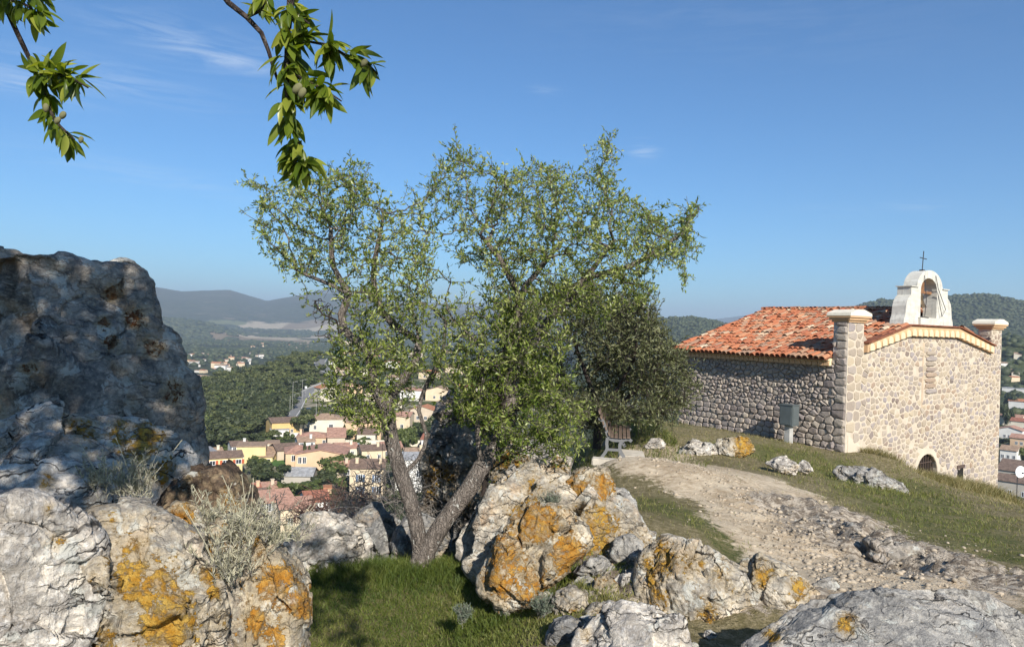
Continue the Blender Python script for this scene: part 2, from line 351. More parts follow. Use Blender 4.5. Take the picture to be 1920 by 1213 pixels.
LAYERS = [
 layer([(-600,560),(-200,520),(150,522),(270,534),(340,546),(430,543),(500,564),(545,556),(600,548),(660,556),(760,570),(900,585),(1000,592),(1200,604)], 5600, 2300, 2500),
 layer([(440,590),(520,570),(570,552),(612,541),(660,548),(800,566),(960,580),(1150,597),(1300,603),(1390,592),(1440,590),(1500,600),(1700,606),(2000,600)], 8200, 1500, 1500),
 layer([(-300,570),(100,585),(230,596),(300,596),(350,601),(400,609),(440,622),(480,636)], 2900, 500, 900),
 layer([(1080,606),(1180,600),(1262,597),(1300,596),(1340,603),(1370,611),(1420,624),(1500,632)], 1500, 420, 600),
 layer([(1420,626),(1520,596),(1600,577),(1650,563),(1710,566),(1790,555),(1850,553),(1890,560),(1925,568),(2050,580),(2300,590)], 1750, 620, 900),
 layer([(1700,690),(1800,655),(1850,640),(1890,632),(1930,640),(2000,650)], 760, 170, 300),
]
def H_far(x, y):
    r = np.hypot(x, y); a = np.arctan2(x, y)
    r0 = np.interp(a, az_of(np.array([200, 330, 400, 480, 560, 600, 640])), [340, 380, 425, 500, 610, 650, 640]); base = -41 - 31 * sstep(r0, r0 + 330, r) + 6 * sstep(2200, 3400, r) + 40 * sstep(3500, 6000, r)
    # wooded knoll on the left, ground rising to the right behind the almond tree
    base += 10 * np.exp(-((a - az_of(570)) / .07) ** 2) * np.exp(-((r - 560) / 110) ** 2)
    base += 10 * np.exp(-((a - az_of(760)) / .16) ** 2) * np.exp(-((r - 480) / 160) ** 2)
    base += 3.5 * fbm(np.stack([x / 260, y / 260, 0 * x], -1), 3, 5) * sstep(300, 700, r)
    n = fbm(np.stack([x / 900, y / 900, 0 * x], -1), 4, 9); nr = fbm(np.stack([x / 420, y / 420, 0 * x + 3], -1), 4, 31, ridged=True)
    out = base; S8 = (base + 60) * 0
    for i, (la, lz, Rk, Wk, Wb) in enumerate(LAYERS):
        z = np.interp(a, la, lz, left=-75, right=-75); 
        edge = sstep(la[0] - .12, la[0], a) * (1 - sstep(la[-1], la[-1] + .2, a)); z = -75 + (z + 75) * edge
        d = (r - Rk); t = np.clip(1 - np.abs(d) / np.where(d < 0, Wk, Wb), 0, 1); prof = t * t * (3 - 2 * t) * .55 + t * .45
        rough = (nr * .10 + n * .06) * (1 - prof) * prof * 4 * sstep(0, .4, t)
        lay = base + (z - base) * prof + (z - base) * rough * .8
        out = np.where(z > base, np.maximum(out, lay), out)
    return out
def H(x, y, detail=True):
    x = np.asarray(x, float); y = np.asarray(y, float)
    d = np.hypot(x - 6, (y - 13)); hill = -7.0 - .50 * np.maximum(d - 19, 0)
    far = H_far(x, y); k = 8.0
    m = np.maximum(hill, far); soft = k * np.log1p(np.exp(-np.abs(hill - far) / k)) * .5; far2 = m + soft - k * .34 * np.exp(-np.abs(hill - far) / k)
    w = sstep(16, 27, d)
    near = H_near(np.clip(x, -25, 35), np.clip(y, -25, 45))
    z = near * (1 - w) + far2 * w
    if detail:
        r = np.hypot(x, y)
        p = np.stack([x, y, 0 * x], -1)
        am = .03 + .10 * rocky(x, y)
        z = z + np.where(r < 60, am * fbm(p * 1.7, 5, 3) + .22 * rocky(x, y) * fbm(p * np.array([2.2, 3.4, 1]), 5, 77, .55, ridged=True), 0)
        z = z + np.where(r > 26, np.clip((r - 26) / 60, 0, 1) * 1.2 * fbm(p / 14, 4, 21), 0)
    return z
def seg_dist(x, y, pts):
    out = np.full(np.shape(x), 1e9)
    for (x0, y0), (x1, y1) in zip(pts[:-1], pts[1:]):
        dx, dy = x1 - x0, y1 - y0; t = np.clip(((x - x0) * dx + (y - y0) * dy) / (dx * dx + dy * dy), 0, 1)
        out = np.minimum(out, np.hypot(x - x0 - t * dx, y - y0 - t * dy))
    return out
def gxy(u, v, D): p = P(u, v, D); return (p[0], p[1])
PATH = [gxy(1210, 830, 17), gxy(1230, 868, 13.2), gxy(1330, 900, 11.5), gxy(1440, 955, 9.6), gxy(1530, 1020, 8.3), gxy(1610, 1085, 7.2), gxy(1650, 1140, 6.2)]
PATH2 = [gxy(1190, 855, 14), gxy(1300, 862, 14.5), gxy(1430, 905, 12.5), gxy(1560, 960, 10.6)]
ROCKL = [gxy(1520, 960, 10.5), gxy(1620, 1010, 9), gxy(1740, 1050, 8), gxy(1810, 1085, 7.3)]
ROCKR = [gxy(1060, 985, 7.2), gxy(1110, 1060, 6.9), gxy(1120, 1120, 6.3), gxy(1220, 1130, 6.2), gxy(1350, 1130, 6.1), gxy(1470, 1130, 6.1)]
def rocky(x, y): return np.maximum(np.exp(-(seg_dist(x, y, ROCKL) / 1.0) ** 2), np.exp(-(seg_dist(x, y, ROCKR) / .42) ** 2))

# polar grid: fine towards the view, coarse behind
azs = np.concatenate([np.linspace(-180, -47, 30)[:-1], np.linspace(-47, 47, 380), np.linspace(47, 180, 30)[1:]]); azs = R(1) * azs
rs = np.concatenate([[0.0], np.geomspace(1.8, 32, 220), np.geomspace(32, 11500, 190)[1:]])
AA, RR = np.meshgrid(azs, rs); GX = RR * np.sin(AA); GY = RR * np.cos(AA); GZ = H(GX, GY)
nr_, na_ = RR.shape
idx = np.arange(nr_ * na_).reshape(nr_, na_)
GF = np.stack([idx[:-1, :-1], idx[1:, :-1], idx[1:, 1:], idx[:-1, 1:]], -1).reshape(-1, 4)
rr = RR; pn = np.stack([GX, GY, 0 * GX], -1)
nz = fbm(pn * .8, 4, 55)
dirt = np.maximum(sstep(1.65, .35, seg_dist(GX, GY, PATH) + nz * .55) , .9 * sstep(1.5, .3, seg_dist(GX, GY, PATH2) + nz * .7))
dirt = np.where(rr < 40, dirt, 0)
patch = np.exp(-(((GX + .6) / 1.9) ** 2 + ((GY - 7.2) / 1.9) ** 2) ** 2)
gr2 = np.exp(-(seg_dist(GX, GY, [gxy(1180, 935, 10), gxy(1330, 990, 8.4), gxy(1440, 1050, 7.4)]) / .55) ** 2)
gr3 = np.exp(-(seg_dist(GX, GY, [gxy(1480, 858, 18.5), gxy(1640, 910, 16.5), gxy(1740, 960, 12), gxy(1900, 1020, 9.5)]) / 1.7) ** 2)
green = np.clip(np.maximum.reduce([patch, gr2 * .8, gr3 * .8, .5 * np.exp(-((GX - 4) ** 2 + (GY - 22) ** 2) / 9)]) + .25 * nz, 0, 1) * (rr < 60)
rk = rocky(GX, GY) * (rr < 40)
fn = fbm(pn / 330, 3, 88)
ua = np.degrees(AA)
def sector(u0, u1, s=.02): a0, a1 = az_of(u0), az_of(u1); return sstep(a0 - s, a0 + s, AA) * (1 - sstep(a1 - s, a1 + s, AA))
field = sstep(2150, 2350, rr) * (1 - sstep(3700, 4100, rr)) * sector(392, 640) * sstep(-.42, -.30, fn) + sector(250, 440) * sstep(2150, 2200, rr) * (1 - sstep(2350, 2420, rr))
field = np.clip(field, 0, 1)
town = sector(300, 2100) * (rr > 130) * (rr < 420) * sstep(.0, .3, fbm(pn / 40, 3, 99) + .2)
gme = meshdata('ground', np.stack([GX, GY, GZ], -1), GF, True, dict(dirt=dirt.ravel(), green=green.ravel(), rk=rk.ravel(), field=field.ravel(), far=sstep(25, 60, rr).ravel(), town=town.ravel().astype(float)))
t = NT('ground')
v = t.obj; w = t.warp(.35, 1.6, v, 4)
n1 = t.noise(1.3, 7, .62, w); n2 = t.noise(9, 7, .7, v); n3 = t.noise(45, 5, .7, v)
dirtc = t.mix(t.step(t.math('ADD', t.math('MULTIPLY', n1, .4), t.math('MULTIPLY', n2, .6)), .36, .62), (.37, .275, .175), (.66, .545, .39))
peb = t.vor(26, vec=t.warp(.02, 30, v)); dirtc = t.mix(t.math('MULTIPLY', t.math('SUBTRACT', 1, t.step(peb, .12, .26)), t.step(t.noise(5, 4), .48, .6)), dirtc, (.58, .53, .45))
dryc = t.mix(t.step(n2, .38, .62), (.15, .125, .06), (.31, .255, .15)); dryc = t.mix(t.step(n3, .45, .65), dryc, (.12, .105, .05))
grc = t.mix(t.step(n2, .38, .62), (.055, .075, .02), (.14, .135, .05)); grc = t.mix(t.math('MULTIPLY', t.step(n3, .48, .62), .75), grc, (.24, .195, .10)); grc = t.mix(t.math('MULTIPLY', t.step(t.noise(2.6, 6, .7), .50, .62), .7), grc, (.20, .165, .085))
near = t.mix(t.step(t.math('ADD', t.attr('green'), t.math('MULTIPLY', t.math('SUBTRACT', n1, .5), 1.1)), .30, .62), dryc, grc)
dm = t.step(t.math('ADD', t.attr('dirt'), t.math('MULTIPLY', t.math('SUBTRACT', t.math('ADD', t.math('MULTIPLY', n2, .6), t.math('MULTIPLY', n1, .4)), .5), 1.9)), .32, .60)
near = t.mix(dm, near, dirtc)
rkc = t.mix(t.step(t.noise(7, 8, .75, t.mapv((1, 2.2, 1), (0, 0, .6), w)), .42, .6), (.17, .135, .10), (.50, .43, .34))
rm = t.step(t.math('ADD', t.attr('rk'), t.math('MULTIPLY', t.math('SUBTRACT', n2, .5), 1.6)), .35, .55)
near = t.mix(rm, near, rkc)
woodc = t.mix(t.step(t.noise(.035, 6, .7), .42, .6), (.035, .046, .018), (.065, .075, .030)); woodc = t.mix(t.math('MULTIPLY', t.step(t.noise(.006, 5, .65), .5, .62), .55), woodc, (.11, .10, .06))
woodc = t.mix(t.math('MULTIPLY', t.step(t.noise(.11, 3, .7), .5, .66), .6), woodc, (.014, .022, .010))
fvr = t.N('ShaderNodeTexVoronoi', {'Vector': t.mapv((1, .45, 0), (0, 0, .4), t.warp(60, .006, v)), 'Scale': .0052}).outputs['Color']
fsep = t.N('ShaderNodeSeparateColor', {0: fvr}).outputs[0]
fieldc = t.ramp(fsep, [(0, (.33, .26, .16)), (.3, (.40, .33, .22)), (.5, (.24, .18, .11)), (.75, (.45, .37, .25)), (.95, (.16, .17, .07))], 'CONSTANT')
fm = t.step(t.math('ADD', t.attr('field'), t.math('MULTIPLY', t.math('SUBTRACT', t.noise(.006, 8, .72), .5), 3.0)), .42, .56)
farc = t.mix(fm, woodc, fieldc)
townc = t.mix(t.step(t.noise(.07, 5, .6), .44, .56), (.07, .085, .03), (.28, .245, .18)); farc = t.mix(t.attr('town'), farc, townc)
slope = t.mix(t.step(t.noise(.3, 6, .7), .4, .6), (.09, .08, .04), (.19, .15, .10))
rfar = t.attr('far')
geo = t.N('ShaderNodeVectorMath', {0: v}, operation='LENGTH').outputs['Value']
col = t.mix(rfar, near, t.mix(t.step(geo, 110, 150), slope, farc))
h = t.math('ADD', t.math('MULTIPLY', n2, .5), t.math('MULTIPLY', n3, .4)); h = t.math('ADD', h, t.math('MULTIPLY', t.math('SUBTRACT', 1, t.step(peb, .1, .3)), .25))
b1 = t.bump(h, .8, .06)
hf = t.math('ADD', t.noise(.05, 4, .7), t.math('MULTIPLY', t.noise(.012, 4, .6), 1.5)); b2 = t.bump(hf, .9, 14.0)
nm = t.N('ShaderNodeMix', {0: t.step(geo, 400, 900), 4: b1, 5: b2}, data_type='VECTOR').outputs[1]
t.fin(col, .95, nm, Specular_IOR_Level=.1)
M['ground'] = t.m
ground = link('ground', gme, M['ground']); tag(ground, 'stony hilltop falling to a wooded valley with mountains behind', None, kind='structure')

def hit(u, v, dmin=60, dmax=2200, n=900):
    """where the line of sight through a pixel meets the terrain"""
    D = np.geomspace(dmin, dmax, n); d = pdir(u, v); p = D[:, None] * d[None]; z = H(p[:, 0], p[:, 1], False)
    k = np.argmax(p[:, 2] < z); k = k if p[k, 2] < z[k] else n - 1
    return Vector(p[k])

# air between the near things and the hills
hz = MB().box(-13500, 13500, -12500, 13500, -110, 372).build('haze', None); tag(hz, 'pale blue haze over the valley', None, kind='stuff')
t = NT('haze_air'); t.n.remove(t.b); vo = t.n.new('ShaderNodeVolumePrincipled'); vo.inputs['Color'].default_value = (.72, .85, 1.0, 1); vo.inputs['Density'].default_value = 1.7e-4; vo.inputs['Anisotropy'].default_value = .1
t.l.new(vo.outputs[0], t.out.inputs['Volume']); hz.data.materials.append(t.m)

# road strips on the valley floor
M['asphalt'] = plain('asphalt', (.20, .195, .185), .9, .12, .2)
M['kerb'] = plain('kerb_concrete', (.50, .48, .44), .9, .1)
def road(pix, width, name='road'):
    pts = [hit(u, v) for u, v in pix]; fine = []
    for a, b in zip(pts[:-1], pts[1:]):
        for i in range(10): fine.append(a.lerp(b, i / 10))
    fine.append(pts[-1])
    for _ in range(12): fine = [fine[0]] + [(fine[i - 1] + fine[i] * 2 + fine[i + 1]) / 4 for i in range(1, len(fine) - 1)] + [fine[-1]]
    V = []; zc = []
    for i, p in enumerate(fine):
        tdir = (fine[min(i + 1, len(fine) - 1)] - fine[max(i - 1, 0)]); nn = Vector((-tdir.y, tdir.x, 0)).normalized()
        zz = float(H(p.x, p.y, False)); zc.append((p, nn, zz))
        for s_ in (-1, 1): q = p + nn * s_ * width / 2; V.append((q.x, q.y, zz + .9))
        for s_ in (1, -1): q = p + nn * s_ * width / 2; V.append((q.x, q.y, zz - 3))
    n = len(fine); F = []
    for i in range(n - 1):
        b = i * 4
        for j in range(4): F.append((b + j, b + (j + 1) % 4, b + 4 + (j + 1) % 4, b + 4 + j))
    o = link(name, meshdata(name, V, F), M['asphalt']); tag(o, 'grey asphalt road winding up through the village', None, kind='structure')
    mb = MB()
    for s_ in (-1, 1):
        V = []; F = []
        for i, (p, nn, zz) in enumerate(zc):
            a = p + nn * s_ * width / 2; b = p + nn * s_ * (width / 2 + .4)
            V += [(a.x, a.y, zz + .6), (a.x, a.y, zz + 1.5), (b.x, b.y, zz + 1.5), (b.x, b.y, zz - 2)]
        for i in range(n - 1):
            for j in range(3): F.append((i * 4 + j, i * 4 + j + 1, i * 4 + 5 + j, i * 4 + 4 + j))
        mb.add(V, F)
    k = mb.build('road_parapet', M['kerb']); tag(k, 'low pale parapet along both sides of the road', None, kind='structure')
road([(528, 800), (548, 775), (556, 758), (572, 742), (596, 730), (618, 722), (632, 714), (622, 704), (606, 696), (598, 684), (604, 676)], 6.5)
# ---------------------------------------------------------------- the chapel
CH_ANG = R(90 - 55.5)
Cc = P(1584, 848, 20.0); ZC = float(Cc[2])
chapel = empty('chapel', (Cc[0], Cc[1], ZC), CH_ANG)
tag(chapel, 'small rubble stone chapel with orange canal tile roof and white bell gable', 'chapel')
UP = (0, 0, -ZC)     # parts are modelled in absolute heights
def cpart(name, mb, mat, parent=None, smooth=False, attr=None):
    o = mb.build(name, mat, parent or chapel, smooth, None, attr)
    if parent is None: o.location = UP
    return o
CW, CS = 9.72, 6.1
# stone material: tint picks the stone, cool shifts to the greyer side wall
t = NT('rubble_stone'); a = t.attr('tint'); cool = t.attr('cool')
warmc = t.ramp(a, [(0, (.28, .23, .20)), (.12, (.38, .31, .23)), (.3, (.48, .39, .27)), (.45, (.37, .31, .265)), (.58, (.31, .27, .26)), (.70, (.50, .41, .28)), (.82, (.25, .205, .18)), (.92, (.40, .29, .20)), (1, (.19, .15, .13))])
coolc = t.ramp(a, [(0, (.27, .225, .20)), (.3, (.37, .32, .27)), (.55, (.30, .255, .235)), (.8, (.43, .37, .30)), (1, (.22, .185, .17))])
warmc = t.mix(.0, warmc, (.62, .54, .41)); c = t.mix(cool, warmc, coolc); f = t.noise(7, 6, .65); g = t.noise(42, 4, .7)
c = t.mix(t.math('MULTIPLY', t.step(f, .5, .68), .22), c, (.46, .395, .31)); c = t.mix(t.math('MULTIPLY', t.step(g, .5, .75), .35), c, (.17, .14, .12))
M['stone'] = t.fin(c, .92, t.bump(t.math('ADD', t.math('MULTIPLY', f, .8), t.math('MULTIPLY', g, .4)), .8, .03))
def mortar(name, a_, b_):
    t = NT(name); f = t.noise(5, 6, .65); g = t.noise(60, 4, .7)
    return t.fin(t.mix(t.step(f, .35, .65), a_, b_), .95, t.bump(t.math('ADD', f, g), .6, .015))
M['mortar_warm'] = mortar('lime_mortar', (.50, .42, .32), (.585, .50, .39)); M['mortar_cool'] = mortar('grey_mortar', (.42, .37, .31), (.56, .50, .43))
M['plaster'] = plain('smooth_lime_render', (.57, .49, .38), .9, .06, 2, .01)
M['peach'] = plain('peach_painted_moulding', (.56, .36, .20), .8, .07, 3); M['yellow'] = plain('pale_yellow_arch', (.68, .57, .36), .8, .06, 3)
t = NT('white_bellcote_stone'); f = t.noise(3, 6, .6, t.mapv((1, 1, 3))); st_ = t.noise(2.2, 7, .7, t.mapv((5, 5, .8))); M['bellcote'] = t.fin(t.mix(t.math('MULTIPLY', t.step(st_, .50, .66), .6), t.mix(t.step(f, .35, .7), (.52, .49, .42), (.65, .62, .54)), (.36, .345, .31)), .85, t.bump(t.noise(14, 5, .7), .35, .015))
M['capstone'] = plain('cream_capstone', (.72, .66, .53), .85, .1, 4, .01)
M['iron'] = plain('dark_iron', (.05, .05, .055), .5); M['dark'] = plain('opening_shade', (.02, .017, .014), .9)  # near-black panel colour painted for the shade inside doorway and window
t = NT('canal_tile'); a = t.attr('tint'); f = t.noise(8, 6, .65); g = t.noise(40, 4, .7)
c = t.ramp(a, [(0, (.40, .13, .06)), (.22, (.48, .17, .075)), (.38, (.34, .10, .05)), (.52, (.50, .22, .11)), (.64, (.42, .25, .15)), (.76, (.30, .18, .12)), (.86, (.55, .40, .26)), (.94, (.27, .15, .10)), (1, (.60, .48, .33))])
c = t.mix(t.math('MULTIPLY', t.step(f, .48, .66), .5), c, (.27, .16, .10)); c = t.mix(t.math('MULTIPLY', t.step(g, .55, .75), .35), c, (.13, .09, .07))
M['tile'] = t.fin(c, .85, t.bump(t.math('ADD', f, g), .4, .01))
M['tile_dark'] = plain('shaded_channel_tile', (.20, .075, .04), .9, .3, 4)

# --- wall bodies (mortar)
zt = .40
door = [(3.95, -6.3), (3.95, -4.27)] + [(4.62 - .67 * math.cos(a), -4.27 + .66 * math.sin(a)) for a in np.linspace(.25, math.pi - .25, 9)] + [(5.29, -4.27), (5.29, -6.3)]
gab = [(0, -6.3)] + door + [(CW, -6.3), (CW, zt), (CW - .8, zt), (CW - .8, -.24), (6.35, .40), (3.15, .40), (.8, -.24), (.8, zt), (0, zt)]
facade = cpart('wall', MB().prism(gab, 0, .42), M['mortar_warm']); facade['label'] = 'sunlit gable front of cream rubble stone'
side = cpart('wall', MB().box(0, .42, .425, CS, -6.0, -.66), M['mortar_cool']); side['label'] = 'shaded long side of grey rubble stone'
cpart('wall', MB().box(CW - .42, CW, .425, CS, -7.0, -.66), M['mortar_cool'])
cpart('wall', MB().prism([(.425, -6), (CW - .425, -6), (CW - .425, -.66), (CW / 2, .78), (.425, -.66)], CS - .42, CS), M['mortar_cool'])
facing = cpart('quoin_facing', MB().box(-.012, -.002, 0, .425, -6, zt), M['mortar_cool'])

# --- rubble stones as cells between seeds
def clip(poly, nx, ny, c):
    out = []
    for i in range(len(poly)):
        a, b = poly[i], poly[(i + 1) % len(poly)]; da = a[0] * nx + a[1] * ny - c; db = b[0] * nx + b[1] * ny - c
        if da <= 0: out.append(a)
        if (da < 0 < db) or (db < 0 < da): s_ = da / (da - db); out.append((a[0] + (b[0] - a[0]) * s_, a[1] + (b[1] - a[1]) * s_))
    return out
def cells(seeds, x0, x1, z0, z1, ax=1.25):
    S_ = np.array(seeds); out = []
    for i, (x, z) in enumerate(S_):
        if not (x0 < x < x1 and z0 < z < z1): continue
        d = (S_[:, 0] - x) ** 2 + ((S_[:, 1] - z) * ax) ** 2; nb = np.argsort(d)[1:15]
        poly = [(x - .4, z - .3), (x + .4, z - .3), (x + .4, z + .3), (x - .4, z + .3)]
        for j in nb:
            X, Z = S_[j]; nx, ny = X - x, (Z - z) * ax * ax; poly = clip(poly, nx, ny, ((X * X - x * x) + ax * ax * (Z * Z - z * z)) / 2)
            if len(poly) < 3: break
        for (nx, ny, c_) in ((-1, 0, -x0), (1, 0, x1), (0, 1, z1)):
            if len(poly) > 2: poly = clip(poly, nx, ny, c_)
        if len(poly) > 2: out.append(((x, z), poly))
    return out
def row_seeds(x0, x1, z0, z1, hmin, hmax, wmin, wmax, jit, rg):
    seeds = []; z = z0
    while z < z1:
        h = rg.uniform(hmin, hmax); x = x0 + rg.uniform(-.2, 0)
        while x < x1 + .2:
            w = rg.uniform(wmin, wmax); seeds.append((x + w / 2 + rg.normal(0, jit * .05), z + h / 2 + rg.normal(0, jit * h * .32))); x += w
        z += h
    return seeds
def area(p): return abs(sum(p[i][0] * p[(i + 1) % len(p)][1] - p[(i + 1) % len(p)][0] * p[i][1] for i in range(len(p)))) / 2
def stone_solid(poly, inset, hgt, rg, tofn):
    cx = sum(p[0] for p in poly) / len(poly); cz = sum(p[1] for p in poly) / len(poly)
    if len(poly) <= 5:
        q = []
        for i in range(len(poly)):
            a, b = poly[i], poly[(i + 1) % len(poly)]; q += [(a[0] * .80 + b[0] * .20, a[1] * .80 + b[1] * .20), (a[0] * .2 + b[0] * .8, a[1] * .2 + b[1] * .8)]
        poly = q
    def ring(k, jz):
        o = []
        for (x, z) in poly:
            dx, dz = x - cx, z - cz; L = math.hypot(dx, dz) + 1e-6; f = max(.25, 1 - (inset + k) / L); o.append((cx + dx * f + rg.normal(0, .004), cz + dz * f + rg.normal(0, .004), jz))
        return o
    n = len(poly); r0 = ring(0, -.02); r1 = [(a, b, hgt * rg.uniform(.45, .8)) for a, b, _ in ring(.004, 0)]; r2 = [(a, b, hgt * rg.uniform(.8, 1.15)) for a, b, _ in ring(.035, 0)]
    V = r0 + r1 + r2 + [(cx, cz, hgt * rg.uniform(.95, 1.25))]; F = []
    for k in (0, 1):
        for i in range(n): F.append((k * n + i, k * n + (i + 1) % n, (k + 1) * n + (i + 1) % n, (k + 1) * n + i))
    for i in range(n): F.append((2 * n + i, 2 * n + (i + 1) % n, 3 * n))
    return [tofn(*v) for v in V], F
rg = np.random.default_rng(11)
STONES = []   # (apparent size, V, F, tint, cool, parent)
def topz(w):
    if w < .82 or w > CW - .82: return zt
    if w < 3.2: return -.43 + (w - .88) / 2.3 * .50
    if w > 6.3: return .07 - (w - 6.3) / 2.55 * .52
    return .07
# facade
sd = row_seeds(0, CW, -6.2, .6, .11, .21, .15, .36, .8, rg)
sd = [s_ for s_ in sd if not (s_[0] < .75)]
zq = -6.2; k = 0
while zq < .5:      # quoins on the near corner
    h = rg.uniform(.2, .32); 
    if k % 2: sd += [(.26, zq + h / 2), (.64, zq + h / 2)]
    else: sd += [(.18, zq + h / 2), (.54, zq + h / 2)]
    zq += h; k += 1
for (x, z), poly in cells(sd, 0, CW, -6.3, .42):
    if z > topz(x) - .05: continue
    if abs(x - 4.62) < .80 and z < -4.2 + .1: continue
    if (x - 4.62) ** 2 + (z + 4.27) ** 2 < .84 ** 2: continue
    if 6.62 < x < 7.12 and -4.62 < z < -4.2: continue
    if 4.12 < x < 4.30 and -2.1 < z < -.1: continue          # rendered chase beside the blocked niche
    if x < 1.6 and z < -2.75 - .35 * x and x > .15: continue          # smooth render at the foot of the corner
    if rg.random() < .06 and x > .9: continue                  # stones buried in mortar
    A = area(poly)
    V, F = stone_solid(poly, rg.uniform(.020, .042), rg.uniform(.006, .024), rg, lambda a, b, c: (a, -c, b))
    D = 20 + x * .566; STONES.append((A * .45 / D ** 2, V, [f[::-1] for f in F], rg.random(), rg.uniform(0, .25), facade))
# blocked niche: flat stones laid like bricks
for i in range(8):
    z = -.45 - i * .17; w0 = 4.36 + rg.normal(0, .02); w1 = 5.0 + rg.normal(0, .04)
    V, F = stone_solid([(w0, z - .07), (w1, z - .07), (w1, z + .07), (w0, z + .07)], .012, .05, rg, lambda a, b, c: (a, -c, b)); STONES.append((.1 * .45 / 500, V, [f[::-1] for f in F], rg.choice([.1, .85, .93, .6]), .1, facade))
# side wall (two zones: rubble above, coursed below) and the flank of the corner pier
sd = row_seeds(.2, CS, -6, -2.15, .15, .20, .18, .34, .22, rg) + row_seeds(.2, CS, -2.15, .5, .085, .155, .10, .24, .9, rg)
sd = [s_ for s_ in sd if s_[0] > .42]; zq = -6
while zq < .5:
    h = rg.uniform(.17, .28); sd += [(rg.uniform(.14, .22), zq + h / 2)]; zq += h
for (x, z), poly in cells(sd, 0, CS, -6, .40):
    if x > .44 and z > -.70: continue
    if x < .44: poly = clip(poly, 1, 0, .44)
    if len(poly) < 3: continue
    A = area(poly); V, F = stone_solid(poly, rg.uniform(.008, .018), rg.uniform(.035, .075), rg, lambda a, b, c: (-c - .012, a, b))
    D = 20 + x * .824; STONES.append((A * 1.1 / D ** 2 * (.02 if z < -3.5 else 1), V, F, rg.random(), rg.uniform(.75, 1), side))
# left flank of the far pier
zz_ = -.2
while zz_ < .3:
    V, F = stone_solid([(.05, zz_), (.38, zz_), (.38, zz_ + .17), (.05, zz_ + .17)], .01, .03, rg, lambda a, b, c: (CW - .8 - c, a, b)); STONES.append((1e-5, V, F, rg.random(), .5, facade)); zz_ += .18
STONES.sort(key=lambda s_: -s_[0])
def emit(V, F, name, mat, parent, attr):
    me = meshdata(name, V, F, False, attr); o = link(name, me, mat, parent); return o
rest = MB(); tints = []; cools = []
for k, (_, V, F, ti, co, par) in enumerate(STONES):
    if k < 296: emit(V, F, 'stone', M['stone'], par, dict(tint=[ti] * len(V), cool=[co] * len(V)))
    else: rest.add(V, F); tints += [ti] * len(V); cools += [co] * len(V)
o = cpart('masonry', rest, M['stone'], attr=dict(tint=tints, cool=cools)); o['kind'] = 'stuff'
# smooth render patch at the corner foot, niche chase, small window, door
cpart('render_patch', MB().prism([(.12, -6), (1.6, -6), (1.55, -3.35), (.9, -3.15), (.12, -2.75)], -.012, .001), M['plaster'])
M['chase'] = plain('pinkish_lime_strip', (.50, .385, .27), .9, .1, 4); cpart('lime_chase', MB().box(4.16, 4.26, -.008, .001, -2.2, -.12), M['chase'])
dr = cpart('door', MB().box(4.0, 5.24, .16, .22, -6.2, -3.6), M['dark'])  # near-black sheet stands in for the shade inside the doorway
t = NT('rusty_grille'); M['grille'] = t.fin((.10, .07, .055), .8)
g_ = MB()
for i in range(9): x = 4.02 + i * .15; g_.box(x - .011, x + .011, .10, .13, -6, -3.62)
for i in range(5): z = -3.9 - i * .3; g_.box(4.0, 5.26, .085, .10, z - .012, z + .012)
cpart('door_grille', g_, M['grille'], None)
rgm = MB()   # lime surround of the door arch
for i in range(12):
    a0, a1 = math.pi * i / 12, math.pi * (i + 1) / 12
    q = [(4.62 - r_ * math.cos(a), -4.27 + r_ * math.sin(a)) for r_, a in ((.675, a0), (.86, a0), (.86, a1), (.675, a1))]; rgm.prism(q, -.014, .002)
cpart('door_surround', rgm, M['plaster'])
cpart('window', MB().box(6.66, 7.08, -.006, .001, -4.6, -4.24), M['dark']); cpart('lintel', MB().box(6.6, 7.14, -.03, .001, -4.24, -4.14), M['grille'])  # window is a dark panel on the wall, painted shade of a recess

# --- cornices
def along(w0, z0, w1, z1): 
    L = math.hypot(w1 - w0, z1 - z0); return L, ((w1 - w0) / L, (z1 - z0) / L)
cor = cpart('cornice', MB().prism([(.82, -.44), (3.2, .06), (6.28, .06), (CW - .82, -.45), (CW - .82, -.20), (6.32, .37), (3.15, .37), (.82, -.20)], -.11, -.002), M['peach'])
arch_me = {}
def arch(L0, wdt, hgt):
    poly = [(-wdt / 2, 0), (wdt / 2, 0)] + [(wdt / 2 * math.cos(a), hgt - wdt / 2 + wdt / 2 * math.sin(a)) for a in np.linspace(0, math.pi, 8)]
    return MB().prism(poly, -.035, 0)
am = arch(0, .225, .21); ame = meshdata('arch_tile', am.V, am.F)
for (w0, z0, w1, z1, n) in ((.86, -.425, 3.2, .067, 7), (3.2, .067, 6.28, .067, 9), (6.28, .067, CW - .86, -.435, 7)):
    for i in range(n):
        f = (i + .5) / n; o = link('arch_tile', ame, M['yellow'], cor); o.location = (w0 + (w1 - w0) * f, -.108, z0 + (z1 - z0) * f + .012); 
        o.matrix_local = Matrix.Translation(o.location) @ Matrix(((1, 0, 0, 0), (0, 1, 0, 0), ((z1 - z0) / (w1 - w0), 0, 1, 0), (0, 0, 0, 1)))
vg = MB(); 
for a, b in (((.80, -.19), (3.17, .385)), ((3.17, .385), (6.32, .385)), ((6.32, .385), (CW - .8, -.19))): vg.prism([(a[0], a[1]), (b[0], b[1]), (b[0], b[1] + .045), (a[0], a[1] + .045)], -.17, .1)
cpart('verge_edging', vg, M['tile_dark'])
sc = cpart('eaves_cornice', MB().box(-.15, -.013, .44, CS + .1, -.84, -.70).box(-.22, -.013, .44, CS + .1, -.70, -.635), M['yellow'])
se = arch(0, .16, .13); sme = meshdata('eaves_scallop', se.V, se.F)
y = .52
